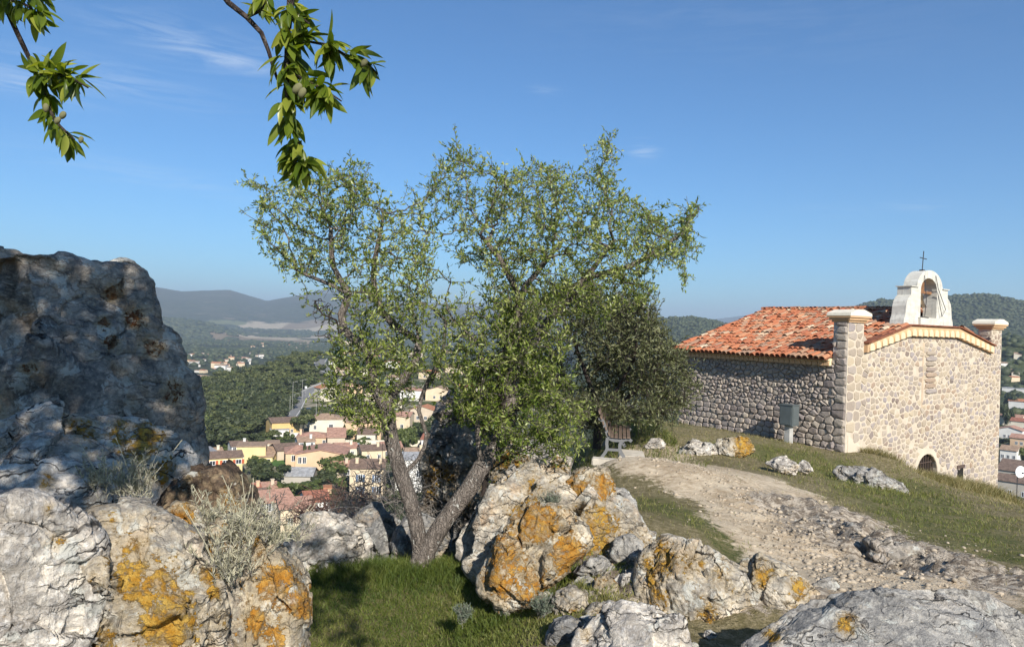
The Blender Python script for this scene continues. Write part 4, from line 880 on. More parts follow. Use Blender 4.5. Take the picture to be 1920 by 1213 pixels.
# rocks on and beside the path
for k, (o_, D_, th_, lean_, lab, mt, lev_) in enumerate([
 ([(1268, 845), (1285, 825), (1300, 813), (1330, 822), (1352, 838), (1340, 855), (1290, 858)], 17.0, .35, 25, 'low cream outcrop left of the yellow lump near the chapel wall', 'rock_white', 6),
 ([(1330, 835), (1345, 816), (1380, 812), (1405, 816), (1413, 838), (1395, 850), (1345, 852)], 17.0, .4, 20, 'rounded outcrop with a yellow lump at the foot of the chapel wall', 'rock_yellow', 6),
 ([(1208, 833), (1220, 818), (1238, 817), (1249, 828), (1244, 836), (1215, 838)], 16.5, .22, 15, 'small cream rock to the right of the bench', 'rock_white', 5),
 ([(1560, 876), (1580, 866), (1608, 867), (1650, 880), (1690, 900), (1706, 913), (1680, 922), (1620, 910), (1575, 895)], 16.0, .35, 55, 'long grey slab lying in the grass below the chapel', 'rock_slab', 6),
 ([(1430, 858), (1445, 850), (1480, 856), (1500, 868), (1490, 885), (1455, 875)], 15.0, .2, 45, 'flat pale rock in the upper edge of the path', 'rock_white', 5),
 ([(1495, 868), (1505, 858), (1520, 865), (1526, 878), (1512, 884), (1498, 880)], 15.5, .18, 25, 'small pale rock in the grass below the cabinet', 'rock_white', 5),
 ([(1470, 990), (1500, 968), (1560, 975), (1620, 1005), (1650, 1040), (1600, 1050), (1520, 1030)], 9.4, .28, 55, 'trodden bedrock rib crossing the path', 'rock_path', 6),
 ([(1590, 1040), (1620, 1015), (1690, 1020), (1740, 1050), (1760, 1085), (1700, 1110), (1640, 1100)], 8.2, .32, 50, 'jagged brown bedrock beside the path', 'rock_path', 6),
 ([(1720, 1060), (1750, 1045), (1800, 1062), (1838, 1090), (1815, 1110), (1750, 1108)], 7.6, .25, 50, 'jagged bedrock tip in front of the right meadow', 'rock_path', 6),
 ([(1620, 1095), (1660, 1085), (1720, 1100), (1730, 1120), (1670, 1130), (1625, 1118)], 6.9, .2, 50, 'low bedrock just above the flaky slab', 'rock_path', 6),
 ([(1425, 955), (1450, 940), (1490, 950), (1500, 970), (1460, 975)], 10.8, .14, 60, 'thin ledge of bedrock higher on the path', 'rock_path', 5),
 ([(1320, 905), (1340, 893), (1370, 900), (1390, 915), (1360, 922), (1330, 918)], 11.8, .12, 60, 'worn ledge of bedrock at the middle of the path', 'rock_path', 5)]):
    ro_ = rock(lab, o_, D_, th_ * (.6 if lean_ >= 45 else .8), mt, lev_, lean_, 5 * (k % 3), 70 + k, 9, .6, .075, [(1395, 825, 22, 1.3)] if k == 1 else [], cat='outcrop', strata=(25, 50) if 'bedrock' in lab else (0, 0))
    if k < 6: ro_.location.z -= (.13, .10, .05, .09, .07, .05)[k]
# loose stones on the path
lg = np.random.default_rng(5)
_ls = []
protos = []
for i in range(5):
    V0, F0 = ICO[4]; rgx = np.random.default_rng(i); L = V0 * np.array([1, .8, .5]); 
    for _ in range(8):
        m = rgx.normal(size=3); m /= np.linalg.norm(m); q = L @ m; L = L - np.clip(q - .45, 0, None)[:, None] * m
    bm = bmesh.new(); bmesh.ops.create_icosphere(bm, subdivisions=1, radius=1.0); V1 = np.array([v.co[:] for v in bm.verts]); F1 = np.array([[v.index for v in f.verts] for f in bm.faces], dtype=np.int32); bm.free()
    L1 = V1 * np.array([1, .8, .55]) * (1 + rgx.uniform(-.25, .25, (len(V1), 1))); protos.append((L1, F1))
Vs = []; Fs = []; base = 0
for i in range(2600):
    if i % 2: a = PATH[lg.integers(len(PATH) - 1)]; b = a
    j = lg.integers(len(PATH) - 1); tt = lg.random(); cx = PATH[j][0] * (1 - tt) + PATH[j + 1][0] * tt + lg.normal(0, .42); cy = PATH[j][1] * (1 - tt) + PATH[j + 1][1] * tt + lg.normal(0, .42)
    if i % 5 == 0: cx, cy = ROCKL[1][0] + lg.normal(0, .9), ROCKL[1][1] + lg.normal(0, .9)
    s_ = .008 + .035 * lg.random() ** 4; L1, F1 = protos[i % 5]; a = lg.uniform(0, 6.3); ca, sa = math.cos(a), math.sin(a)
    q = L1 @ np.array([[ca, sa, 0], [-sa, ca, 0], [0, 0, 1]]) * s_; Vs.append(q + [cx, cy, 0]); Fs.append(F1 + base); base += len(L1)
Vs = np.concatenate(Vs); cen = Vs.reshape(-1, len(protos[0][0]), 3).mean(1); hz_ = H(cen[:, 0], cen[:, 1]); Vs[:, 2] += np.repeat(hz_, len(protos[0][0])) + .004
peb = link('loose_stones', meshdata('loose_stones', Vs, np.concatenate(Fs), False), plain('pale_pebble', (.36, .30, .225), .9, .25, 3)); tag(peb, 'loose pale pebbles scattered on the path', None, kind='stuff')
# ---------------------------------------------------------------- branching by space colonisation
def colonise(roots, attr_pts, step=.12, infl=.9, kill=.16, iters=90, grav=0.0, seed=0, jit=.25):
    """roots: list of polylines (first point of each either None-parent or the index of an earlier node). Returns nodes, parents"""
    rg = np.random.default_rng(seed); nodes = []; par = []
    for line, p0 in roots:
        prev = p0
        for q in line: nodes.append(np.array(q, float)); par.append(prev); prev = len(nodes) - 1
    A = np.array(attr_pts, float); alive = np.ones(len(A), bool); nd = np.full(len(A), 1e9); ni = np.zeros(len(A), int); start = 0
    N = list(nodes)
    for it in range(iters):
        new = np.array(N[start:])
        if len(new):
            for c in range(0, len(new), 400):
                blk = new[c:c + 400]; d = np.sqrt(((A[:, None] - blk[None]) ** 2).sum(-1)); k = d.argmin(1); dm = d[np.arange(len(A)), k]
                m = dm < nd; nd[m] = dm[m]; ni[m] = start + c + k[m]
        start = len(N); alive &= nd > kill
        act = np.where(alive & (nd < infl))[0]
        if not len(act): break
        grow = {}
        for a in act: grow.setdefault(ni[a], []).append(a)
        for k, aa in grow.items():
            v = A[aa] - N[k]; v = (v / (np.linalg.norm(v, axis=1, keepdims=True) + 1e-9)).sum(0); v = v / (np.linalg.norm(v) + 1e-9) + rg.normal(0, jit, 3); v[2] += grav; v /= np.linalg.norm(v)
            N.append(N[k] + v * step); par.append(k)
    return np.array(N), np.array([-1 if p is None else p for p in par])
def radii(N, par, tip, base, e=1.7):
    r = np.zeros(len(N)); kids = np.zeros(len(N), int)
    for i in range(len(N) - 1, -1, -1):
        r[i] = tip ** e if kids[i] == 0 else r[i]
        if par[i] >= 0: r[par[i]] += r[i]; kids[par[i]] += 1
    r = r ** (1 / e); g = math.log(max(base / tip, 1.01)) / math.log(max(r.max() / tip, 1.01)); return tip * (r / tip) ** g, kids
def branch_mesh(N, par, r, kmin=4, kmax=9, thin=.02):
    Vs = []; Fs = []; b = 0; 
    idx = np.where(par >= 0)[0]; P0 = N[par[idx]]; P1 = N[idx]; r1 = r[idx]; r0 = np.minimum(r[par[idx]], r1 * 1.35 + .002)
    T = P1 - P0; L = np.linalg.norm(T, axis=1, keepdims=True) + 1e-9; T /= L; P1 = P1 + T * np.minimum(r1[:, None] * .5, .03)
    ref = np.where(np.abs(T[:, 2:3]) < .9, np.array([[0, 0, 1.0]]), np.array([[1.0, 0, 0]])); A_ = np.cross(T, ref); A_ /= np.linalg.norm(A_, axis=1, keepdims=True); B_ = np.cross(T, A_)
    for k, sel in ((kmax, r1 >= thin), (kmin, r1 < thin)):
        m = np.where(sel)[0]
        if not len(m): continue
        an = np.arange(k) * 2 * math.pi / k; ca, sa = np.cos(an), np.sin(an)
        ring = A_[m][:, None] * ca[None, :, None] + B_[m][:, None] * sa[None, :, None]
        V = np.concatenate([P0[m][:, None] + ring * r0[m][:, None, None], P1[m][:, None] + ring * (r1[m] * .96)[:, None, None]], 1)
        j = np.arange(k); f = np.stack([j, (j + 1) % k, k + (j + 1) % k, k + j], -1); F = (np.arange(len(m)) * 2 * k)[:, None, None] + f[None] + b
        Vs.append(V.reshape(-1, 3)); Fs.append(F.reshape(-1, 4)); b += len(m) * 2 * k
    return np.concatenate(Vs), np.concatenate(Fs)
def add_twigs(N, par, r, rmax, per, length, rg, nseg=3, keep=1.0, tip=.0015, down=-.05):
    idx = np.where((r < rmax) & (par >= 0))[0]; idx = idx[rg.random(len(idx)) < keep]; pr = np.repeat(idx, per); T = N[pr] - N[par[pr]]; T /= (np.linalg.norm(T, axis=1, keepdims=True) + 1e-9)
    d = T * .5 + rg.normal(0, .7, (len(pr), 3)); d[:, 2] += .12; d /= np.linalg.norm(d, axis=1, keepdims=True); L = length * rg.uniform(.4, 1.4, (len(pr), 1)) / nseg
    prev = pr; P_ = N[pr]; Ns = [N]; Ps = [par]; Rs = [r]; off = len(N)
    for k in range(nseg):
        d = d + rg.normal(0, .22, d.shape); d[:, 2] += down; d /= np.linalg.norm(d, axis=1, keepdims=True); P_ = P_ + d * L; Ns.append(P_); Ps.append(prev.copy()); Rs.append(np.full(len(pr), tip * (1.8 - .35 * k))); prev = off + np.arange(len(pr)); off += len(pr)
    return np.concatenate(Ns), np.concatenate(Ps), np.concatenate(Rs), len(N)
def leaves(pos, direc, length, width, rg, fold=.25, curl=.2):
    """lanceolate leaves, folded along the midrib: 6 points and 4 triangles each, with a random value for the colour"""
    n = len(pos); direc = direc / (np.linalg.norm(direc, axis=1, keepdims=True) + 1e-9)
    up = rg.normal(size=(n, 3)); sd = np.cross(direc, up); sd /= (np.linalg.norm(sd, axis=1, keepdims=True) + 1e-9); nn = np.cross(sd, direc)
    L = (length * rg.uniform(.65, 1.25, n))[:, None]; W_ = (width * rg.uniform(.75, 1.2, n))[:, None]
    mid = pos + direc * L * .5 - nn * L * curl * .1; tip = pos + direc * L - nn * L * curl
    a = mid + sd * W_ * .5 + nn * W_ * fold; b = mid - sd * W_ * .5 + nn * W_ * fold
    V = np.stack([pos, a, mid, b, tip], 1).reshape(-1, 3); o = (np.arange(n) * 5)[:, None, None]
    F = (o + np.array([[0, 1, 2], [0, 2, 3], [1, 4, 2], [2, 4, 3]])[None]).reshape(-1, 3); rnd = np.repeat(rg.random(n), 5)
    return V, F, rnd
def poly_points(poly, n, d0, d1, rg, dens=None):
    poly = np.array(poly, float); u0, v0 = poly.min(0); u1, v1 = poly.max(0); out = []
    while len(out) < n:
        u = rg.uniform(u0, u1, 4000); v = rg.uniform(v0, v1, 4000); ins = np.zeros(4000, bool)
        for i in range(len(poly)):
            x0, y0 = poly[i]; x1, y1 = poly[(i + 1) % len(poly)]; c = ((y0 > v) != (y1 > v)) & (u < (x1 - x0) * (v - y0) / (y1 - y0 + 1e-9) + x0); ins ^= c
        out += list(zip(u[ins], v[ins]))
    out = np.array(out[:n]); return P(out[:, 0], out[:, 1], 1.0) * rg.uniform(d0, d1, n)[:, None]
def spline(pts, step=.1):
    pts = [np.array(p, float) for p in pts]; out = [pts[0]]
    for i in range(len(pts) - 1):
        p0 = pts[max(i - 1, 0)]; p1 = pts[i]; p2 = pts[i + 1]; p3 = pts[min(i + 2, len(pts) - 1)]; n = max(1, int(np.linalg.norm(p2 - p1) / step))
        for k in range(1, n + 1):
            t_ = k / n; out.append(.5 * ((2 * p1) + (-p0 + p2) * t_ + (2 * p0 - 5 * p1 + 4 * p2 - p3) * t_ ** 2 + (-p0 + 3 * p1 - 3 * p2 + p3) * t_ ** 3))
    return out
def px(*pts): return [P(u, v, d) for u, v, d in pts]
def foliage(N, par, r, kids, rmax, per, length, width, rg, spread=.05, keep=1.0, up=.25, mask=None):
    idx = np.where((r < rmax) & (par >= 0))[0]
    if mask is not None: idx = idx[mask(N[idx])]
    idx = idx[rg.random(len(idx)) < keep]; pr = np.repeat(idx, per); n = len(pr)
    T = N[pr] - N[par[pr]]; base = N[pr] - T * rg.random((n, 1)) + rg.normal(0, spread, (n, 3)) * .3
    d = T / (np.linalg.norm(T, axis=1, keepdims=True) + 1e-9) * .8 + rg.normal(0, .75, (n, 3)); d[:, 2] += up
    return leaves(base, d, length, width, rg)

# ---------------------------------------------------------------- the almond tree in the middle
def build_tree(name, label, cat, roots, att, tip, base, barkmat, leafmat, per, ll, lw, seed, step=.11, infl=.8, kill=.14, rleaf=.012, keep=1.0, spread=.06, mask=None, up=.25, iters=90, grav=0.0, jit=.25, bare=False, origin=None, twig=None, tleaf=None):
    rg = np.random.default_rng(seed); N, par = colonise(roots, att, step, infl, kill, iters, grav, seed, jit); r, kids = radii(N, par, tip, base); n_old = len(N)
    if twig: N, par, r, n_old = add_twigs(N, par, r, rleaf * 1.1, twig[0], twig[1], rg, tip=tip * .9)
    V, F = branch_mesh(N, par, r); org = np.array(origin if origin is not None else N[0])
    e_ = empty(name, tuple(org)); tag(e_, label, cat)
    link('trunk', meshdata('trunk', V - org, F, True), M[barkmat], e_)
    kids = None
    if not bare:
        V, F, rnd = foliage(N, par, r, kids, rleaf, per, ll, lw, rg, spread, keep, up, mask); link('crown', meshdata('crown', V - org, F, False, dict(rnd=rnd)), M[leafmat], e_)
    print(name, len(N), 'nodes', len(F), 'faces'); return e_, N, par, r
rgT = np.random.default_rng(21)
crownL = [(462, 338), (500, 345), (560, 330), (640, 318), (668, 300), (690, 330), (735, 370), (790, 365), (812, 420), (815, 500), (800, 560), (770, 600), (700, 610), (650, 590), (600, 530), (570, 520), (500, 490), (488, 460), (540, 450), (475, 415), (500, 380)]
crownR = [(795, 350), (830, 295), (868, 265), (885, 300), (960, 320), (1030, 300), (1085, 330), (1105, 290), (1158, 252), (1130, 300), (1165, 340), (1200, 380), (1240, 395), (1262, 430), (1300, 385), (1316, 385), (1290, 430), (1318, 475), (1285, 470), (1288, 540), (1268, 500), (1225, 500), (1210, 560), (1130, 600), (1050, 590), (980, 560), (940, 510), (870, 500), (830, 440), (815, 400)]
low = [(600, 640), (660, 600), (760, 560), (850, 560), (930, 520), (1010, 560), (1080, 620), (1060, 700), (1100, 780), (1110, 830), (1080, 860), (960, 850), (880, 790), (840, 720), (780, 720), (740, 770), (700, 800), (640, 780), (590, 740), (620, 700)]
lowL = [(588, 740), (610, 690), (640, 650), (740, 640), (770, 700), (760, 780), (720, 805), (690, 800), (640, 775)]
sucker = [(850, 640), (900, 560), (960, 560), (1010, 640), (1080, 700), (1120, 790), (1115, 835), (1060, 855), (980, 850), (900, 815), (850, 790), (840, 700)]
base = P(790, 1068, 8.0)
limbs = [
 (spline(px((790, 1075, 8.0), (785, 1010, 8.0), (772, 950, 8.0), (752, 890, 8.0), (735, 830, 8.0), (728, 780, 8.0), (738, 735, 8.0), (772, 690, 8.05), (785, 640, 8.1), (770, 580, 8.2)), .12), None)]
n0 = len(limbs[0][0])
def at(i): return i
def near_idx(line, p): return int(np.argmin([np.linalg.norm(np.array(q) - p) for q in line]))
L0 = limbs[0][0]; cnt = n0
def add(pts, parent_line, parent_off, step=.12):
    global cnt
    line = spline(pts, step)[1:]; k = parent_off + near_idx(parent_line, pts[0]); limbs.append((line, k)); off = cnt; cnt += len(line); return line, off
A1, a1 = add(px((790, 1050, 8.0), (815, 1005, 8.0), (845, 960, 8.05), (880, 915, 8.1), (900, 880, 8.15), (895, 800, 8.2), (905, 720, 8.25), (900, 650, 8.3), (850, 600, 8.3), (835, 560, 8.25), (845, 530, 8.2)), L0, 0)
A2, a2 = add(px((752, 890, 8.0), (785, 860, 8.0), (800, 815, 8.0), (785, 770, 8.0), (800, 720, 8.0), (830, 660, 7.9), (835, 600, 7.9)), L0, 0)
A3, a3 = add(px((728, 780, 8.0), (700, 720, 7.9), (690, 660, 7.9), (645, 620, 7.9), (640, 590, 7.9), (652, 550, 7.9), (625, 500, 7.95), (620, 430, 8.0)), L0, 0)
A4, a4 = add(px((652, 550, 7.9), (610, 530, 8.0), (560, 510, 8.1)), A3, a3)
A5, a5 = add(px((785, 640, 8.1), (720, 590, 8.3), (700, 520, 8.4), (710, 450, 8.4)), L0, 0)
A6, a6 = add(px((900, 880, 8.15), (950, 800, 8.5), (960, 700, 8.6), (975, 560, 8.4), (1000, 520, 8.4), (1040, 470, 8.4)), A1, a1)
A7, a7 = add(px((975, 560, 8.4), (940, 490, 8.2), (900, 440, 8.1)), A6, a6)
A8, a8 = add(px((960, 700, 8.6), (1030, 600, 8.8), (1100, 520, 8.7), (1150, 450, 8.6)), A6, a6)
A9, a9 = add(px((1100, 520, 8.7), (1180, 500, 8.6), (1230, 470, 8.6), (1275, 440, 8.6), (1310, 390, 8.6)), A8, a8)
A10, a10 = add(px((640, 590, 7.9), (600, 580, 7.9), (575, 570, 7.9)), A3, a3)
att = np.concatenate([poly_points(crownL, 1600, 7.2, 9.0, rgT), poly_points(crownR, 2900, 7.4, 9.8, rgT), poly_points(low, 1300, 7.3, 9.2, rgT), poly_points(lowL, 1000, 7.2, 8.6, rgT)])
q_ = fbm(att * 1.5, 3, 6); att = att[q_ > -.16]
# a few long whips
for line in [px((1100, 330, 8.6), (1130, 290, 8.6), (1158, 250, 8.6)), px((1240, 430, 8.6), (1280, 415, 8.6), (1316, 384, 8.6)), px((1275, 440, 8.6), (1300, 455, 8.6), (1312, 478, 8.6)), px((1268, 450, 8.6), (1280, 500, 8.6), (1289, 542, 8.6)), px((860, 330, 8.2), (868, 290, 8.2), (864, 262, 8.2)), px((560, 420, 8), (500, 440, 8), (486, 462, 8)), px((540, 390, 8), (490, 380, 8), (470, 385, 8)), px((520, 360, 8), (480, 345, 8), (463, 332, 8)), px((560, 520, 8), (530, 510, 8), (510, 495, 8))]:
    att = np.concatenate([att, np.array(spline(line, .07))])
def nofol(p): 
    u, v = px_of(p); return ~((v > 700) & (v < 1080) & (u < 860) & (u > 740) & (rgT.random(len(p)) < .5)) & (v < 880)
almond, aN, aP, aR = build_tree('almond_tree', 'gnarled almond tree with a forked lichen-spotted trunk in the grass hollow', 'tree', limbs, att, .0021, .145, 'bark', 'leaf_almond', 3, .056, .020, 31, .10, .75, .11, .0075, .95, .03, nofol, twig=(1, .17))
# bare dead branch with fine twigs at the left
rgD = np.random.default_rng(77)
dead = [(spline(px((636, 632, 7.9), (630, 600, 7.85), (605, 590, 7.8), (590, 565, 7.8)), .06), None)]
attd = poly_points([(575, 560), (625, 560), (630, 640), (590, 645)], 60, 7.6, 8.1, rgD)
N, par = colonise(dead, attd, .05, .6, .06, 40, 0, 3, .35); r, k_ = radii(N, par, .003, .012); V, F = branch_mesh(N, par, r)
o_ = link('dead_branch', meshdata('dead_branch', V - base, F, True), M['bark_dark'], almond); o_.location = Vector(base) - almond.location
# leafy suckers in front of the rock wall, part of the same tree
rgS = np.random.default_rng(8)
sroots = [(spline(px((905, 930, 8.6), (920, 850, 8.5), (940, 760, 8.4), (930, 680, 8.3)), .1), None)]
off = len(sroots[0][0]); sroots += [(spline(px((920, 880, 8.5), (990, 840, 8.3), (1050, 820, 8.3)), .1), 6), (spline(px((930, 800, 8.4), (1000, 740, 8.4), (1050, 720, 8.5)), .1), 12)]
atts = poly_points(sucker, 1900, 7.5, 9.4, rgS); atts = atts[(fbm(atts * 1.9, 3, 61) > -.06) & (fbm(atts * .9, 2, 64) > -.16)]
N, par = colonise(sroots, atts, .09, .8, .11, 80, 0, 5, .25); r, k_ = radii(N, par, .0022, .03); N, par, r, _n = add_twigs(N, par, r, .009, 1, .22, rgS, tip=.0016); V, F = branch_mesh(N, par, r)
o_ = link('sucker_stems', meshdata('sucker_stems', V - base, F, True), M['bark_dark'], almond); o_.location = Vector(base) - almond.location
V, F, rnd = foliage(N, par, r, k_, .006, 3, .062, .022, rgS, .04, .95); o_ = link('sucker_foliage', meshdata('sucker_foliage', V - base, F, False, dict(rnd=rnd)), M['leaf_sucker'], almond); o_.location = Vector(base) - almond.location
print('suckers', len(N), len(F))
# small shrubs: green spray low left of trunk
# ---------------------------------------------------------------- the dense shrub behind (wild olive)
ol = [(940, 640), (960, 580), (1020, 560), (1080, 530), (1150, 545), (1195, 550), (1225, 590), (1255, 640), (1285, 670), (1298, 720), (1285, 770), (1240, 790), (1180, 790), (1120, 800), (1020, 770), (960, 740)]
ob = P(1120, 800, 16.6); rgO = np.random.default_rng(9)
orr_ = [(spline([ob + [0, 0, -.5], ob + [0, 0, .4], ob + [-.3, 0, 1.2], ob + [-.6, .2, 2.0]], .2), None)]
orr_ += [(spline([ob, ob + [.8, 0, .8], ob + [1.4, .2, 1.4]], .2), 2), (spline([ob, ob + [-.7, .1, .7], ob + [-1.2, .1, 1.5]], .2), 3), (spline([ob, ob + [.4, -.5, 1.0]], .2), 2)]
atto = poly_points(ol, 4200, 14.7, 18.6, rgO); atto = atto[fbm(atto * 1.0, 3, 19) > -.06]
build_tree('wild_olive', 'dense rounded olive shrub behind the bench with dark inner twigs', 'shrub', orr_, atto, .0035, .10, 'bark_dark', 'leaf_olive', 3, .10, .034, 14, .17, 1.4, .17, .011, .97, .08, None, .25, 70, 0, .2, origin=ob, twig=(2, .42))
M['leaf_yellowgreen'] = leaf_material('yellow_green_leaf', (.10, .14, .02), (.15, .19, .035), (.24, .25, .07), .3)
# ---------------------------------------------------------------- bare grey brush behind the trunk and reddish scrub on the slope
def brush(label, poly, D0, D1, n, mat, tip, seed, root, name='bare_shrub', group=None, cat='shrub', step=.12, kill=.10, infl=1.0):
    rg = np.random.default_rng(seed); att = poly_points(poly, n, D0, D1, rg); b = np.array(root)
    roots = []
    for i in range(7): a = rg.uniform(0, 6.28); roots.append((spline([b + [.15 * math.cos(a), .15 * math.sin(a), 0], b + [.45 * math.cos(a), .45 * math.sin(a), .5 + .3 * rg.random()]], step), None))
    N, par = colonise(roots, att, step, infl, kill, 60, .02, seed, .22); r, k = radii(N, par, tip, tip * 6); N, par, r, _n = add_twigs(N, par, r, tip * 3, 1, step * 2.6, rg, tip=tip * .6); V, F = branch_mesh(N, par, r, 3, 5)
    o = link(name, meshdata(name, V - b, F, False), M[mat], None, tuple(b)); tag(o, label, cat, group); return o
brush('grey leafless shrub tangled behind the almond trunk', [(640, 940), (660, 900), (720, 870), (790, 865), (850, 880), (860, 930), (830, 990), (760, 1000), (700, 975), (655, 970)], 9.8, 11.2, 1500, 'bark_grey', .0038, 61, P(750, 1010, 10.8))
M['twig_red'] = bark_material('reddish_twigs', (.13, .075, .055), (.22, .14, .11), .1, 2)
brush('reddish leafless scrub on the slope above the lower houses', [(540, 960), (600, 925), (680, 915), (720, 930), (700, 975), (620, 985), (560, 985)], 21, 27, 700, 'twig_red', .012, 62, P(640, 1000, 24), step=.25, kill=.25, infl=2.5)
brush('thin brown scrub at the foot of the reddish scrub', [(590, 975), (650, 950), (700, 955), (690, 990), (620, 1000)], 13, 15, 400, 'bark_grey', .006, 63, P(650, 1010, 14), step=.18, kill=.15, infl=1.6)
# ---------------------------------------------------------------- the almond tree over the camera: its crown shades the big rock, its twigs hang into the view
nb = Vector((-2.7, -1.7, -1.95)); ntree = empty('almond_tree', tuple(nb)); tag(ntree, 'overhanging almond tree whose leafy twigs hang in from the top edge', 'tree')
def local(o): o.location = (0, 0, 0); return o
rgN = np.random.default_rng(41)
lt = [(spline([nb, nb + Vector((.1, .1, 1.0)), nb + Vector((.4, .5, 2.2)), nb + Vector((.9, 1.1, 3.4)), nb + Vector((1.1, 1.6, 4.3))], .15), None), (spline([nb + Vector((.4, .5, 2.2)), nb + Vector((-.2, 1.4, 3.6)), nb + Vector((-.4, 2.0, 4.4))], .15), 14)]
ap = np.stack([rgN.uniform(-3.5, -.25, 2600), rgN.uniform(-1.6, 1.3, 2600), rgN.uniform(1.7, 4.5, 2600)], -1)
keep_ = ~((ap[:, 1] > .0) & (ap[:, 2] < ap[:, 1] * .62 + .35)) & ~((ap[:, 2] < 2.3) & (ap[:, 0] > -.6)); ap = ap[keep_]
gaps = fbm(ap * 1.1, 2, 3); ap = ap[gaps > -.42]
ap2 = np.stack([rgN.uniform(-.3, .95, 420), rgN.uniform(-.7, .55, 420), rgN.uniform(1.4, 2.5, 420)], -1); ap2 = ap2[((ap2[:, 0] > .28) | (ap2[:, 2] > 2.2)) & (fbm(ap2 * 2.2, 2, 8) > -.05)]; ap = np.concatenate([ap, ap2])
N, par = colonise(lt, ap, .13, 1.0, .15, 80, 0, 4, .25); r, _k = radii(N, par, .003, .14); N, par, r, _n = add_twigs(N, par, r, .012, 1, .2, rgN, tip=.002)
V, F = branch_mesh(N, par, r); link('trunk', meshdata('trunk', V - np.array(nb), F, True), M['bark'], ntree)
V, F, rnd = foliage(N, par, r, None, .010, 5, .095, .034, rgN, .04, .95); print('overhead', len(F)); link('crown', meshdata('crown', V - np.array(nb), F, False, dict(rnd=rnd)), M['leaf_near'], ntree)
def near_leaf(seed):
    g = np.random.default_rng(seed); rows = 7; V = []; F = []; curl = g.uniform(.05, .32); fold = g.uniform(.12, .30); side = g.uniform(-.08, .08)
    for i in range(rows):
        t_ = i / (rows - 1); w = .140 * (math.sin(math.pi * min(1, t_ ** .85)) ** .8) + .004; x0 = side * t_ * t_; z0 = -curl * t_ * t_
        V += [(x0 - w, t_, z0 + w * fold * 2), (x0, t_, z0), (x0 + w, t_, z0 + w * fold * 2)]
    for i in range(rows - 1):
        b = i * 3; F += [(b, b + 1, b + 4, b + 3), (b + 1, b + 2, b + 5, b + 4)]
    m = meshdata('leaf', V, F, True, dict(rnd=[float(g.random())] * len(V))); m.materials.append(M['leaf_near']); return m
NL = [near_leaf(i) for i in range(14)]
def put_leaf(p, d, L, g):
    d = Vector(d).normalized(); up = Vector((g.normal(0, .6), g.normal(-.4, .6), 1.0)); x = d.cross(up).normalized(); z = x.cross(d)
    Mx = Matrix.Translation(Vector(p) - nb) @ Matrix((x, d, z)).transposed().to_4x4() @ Matrix.Scale(L, 4)
    o = bpy.data.objects.new('leaf', NL[int(g.integers(14))]); C.objects.link(o); o.parent = ntree; o.matrix_local = Mx
extra = [[], [], [], 0]
def extra_leaf(p, d, L, g):
    d = Vector(d).normalized(); up = Vector((g.normal(0, .6), g.normal(-.4, .6), 1.0)); x = d.cross(up).normalized(); z = x.cross(d)
    m = NLD[int(g.integers(14))]; Mx = np.array(Matrix((x, d, z)).transposed()) * L; extra[0].append(m[0] @ Mx.T + (np.array(p) - np.array(nb))); extra[1].append(m[1] + extra[3]); extra[2].append(np.full(len(m[0]), g.random())); extra[3] += len(m[0])
NLD = [(np.array([v.co[:] for v in m.vertices]), np.array([p.vertices[:] for p in m.polygons])) for m in NL]
NPUT = 0
def hang(pts, rads, nleaf, L, seed, t0=.15, t1=1.0, mat='bark_dark', spread=1.0, per=4, lim=5):
    nleaf = int(nleaf * 2.3); L = L * .93
    g = np.random.default_rng(seed); w = [P(u, v, d) for u, v, d in pts]; sp = spline(w, .03); n = len(sp)
    rr_ = np.interp(np.linspace(0, 1, n), np.linspace(0, 1, len(rads)), rads) * (1 + .12 * g.normal(size=n)); V, F = tube([Vector(q) for q in sp], list(rr_), 7)
    link('branch', meshdata('branch', np.array([v[:] for v in V]) - np.array(nb), F, True), M[mat], ntree)
    k = 0
    while k < nleaf:
        f = t0 + (t1 - t0) * g.random() ** .85; i = min(n - 2, int(f * (n - 1))); p = np.array(sp[i]); tdir = np.array(sp[i + 1]) - p; tdir /= np.linalg.norm(tdir)
        out = g.normal(0, 1, 3); out -= out @ tdir * tdir; out /= np.linalg.norm(out)
        for _ in range(min(per, nleaf - k)):
            o2 = out + g.normal(0, .55, 3); d = o2 * .8 * spread + tdir * .55 + np.array([0, 0, -.38]); q = p + out * rr_[i] + g.normal(0, .006, 3)
            (put_leaf if (k % 9) < 4 else extra_leaf)(q, d, L * g.uniform(.68, 1.18), g); k += 1
D = 1.55
hang([(340, -160, D), (400, -40, D), (428, 5, D), (462, 32, D), (490, 62, D), (503, 95, D), (512, 125, D), (520, 150, D)], [.011, .009, .0065, .005, .003], 0, .05, 1)
hang([(560, -160, 1.5), (548, -40, 1.5), (544, 10, 1.5), (540, 60, 1.5), (538, 110, 1.5), (536, 160, 1.5), (545, 220, 1.52), (560, 270, 1.55), (578, 330, 1.55)], [.011, .008, .006, .004, .002], 78, .064, 2, .36, 1.0, spread=1.15)
hang([(540, 90, 1.5), (575, 78, 1.5), (615, 85, 1.48), (655, 108, 1.48), (690, 120, 1.47), (708, 140, 1.47)], [.004, .003, .002], 42, .062, 3, .1)
hang([(537, 130, 1.5), (570, 150, 1.5), (610, 170, 1.48), (640, 190, 1.46)], [.003, .002], 34, .060, 4, .1)
hang([(500, -60, 1.55), (495, -10, 1.55), (482, 5, 1.55)], [.004, .002], 7, .055, 5, .5)
hang([(462, 32, 1.55), (490, 20, 1.55), (502, -4, 1.55)], [.004, .002], 5, .045, 6, .3)
hang([(540, 20, 1.5), (560, 30, 1.48), (580, 45, 1.47)], [.003, .002], 12, .05, 7, .1)
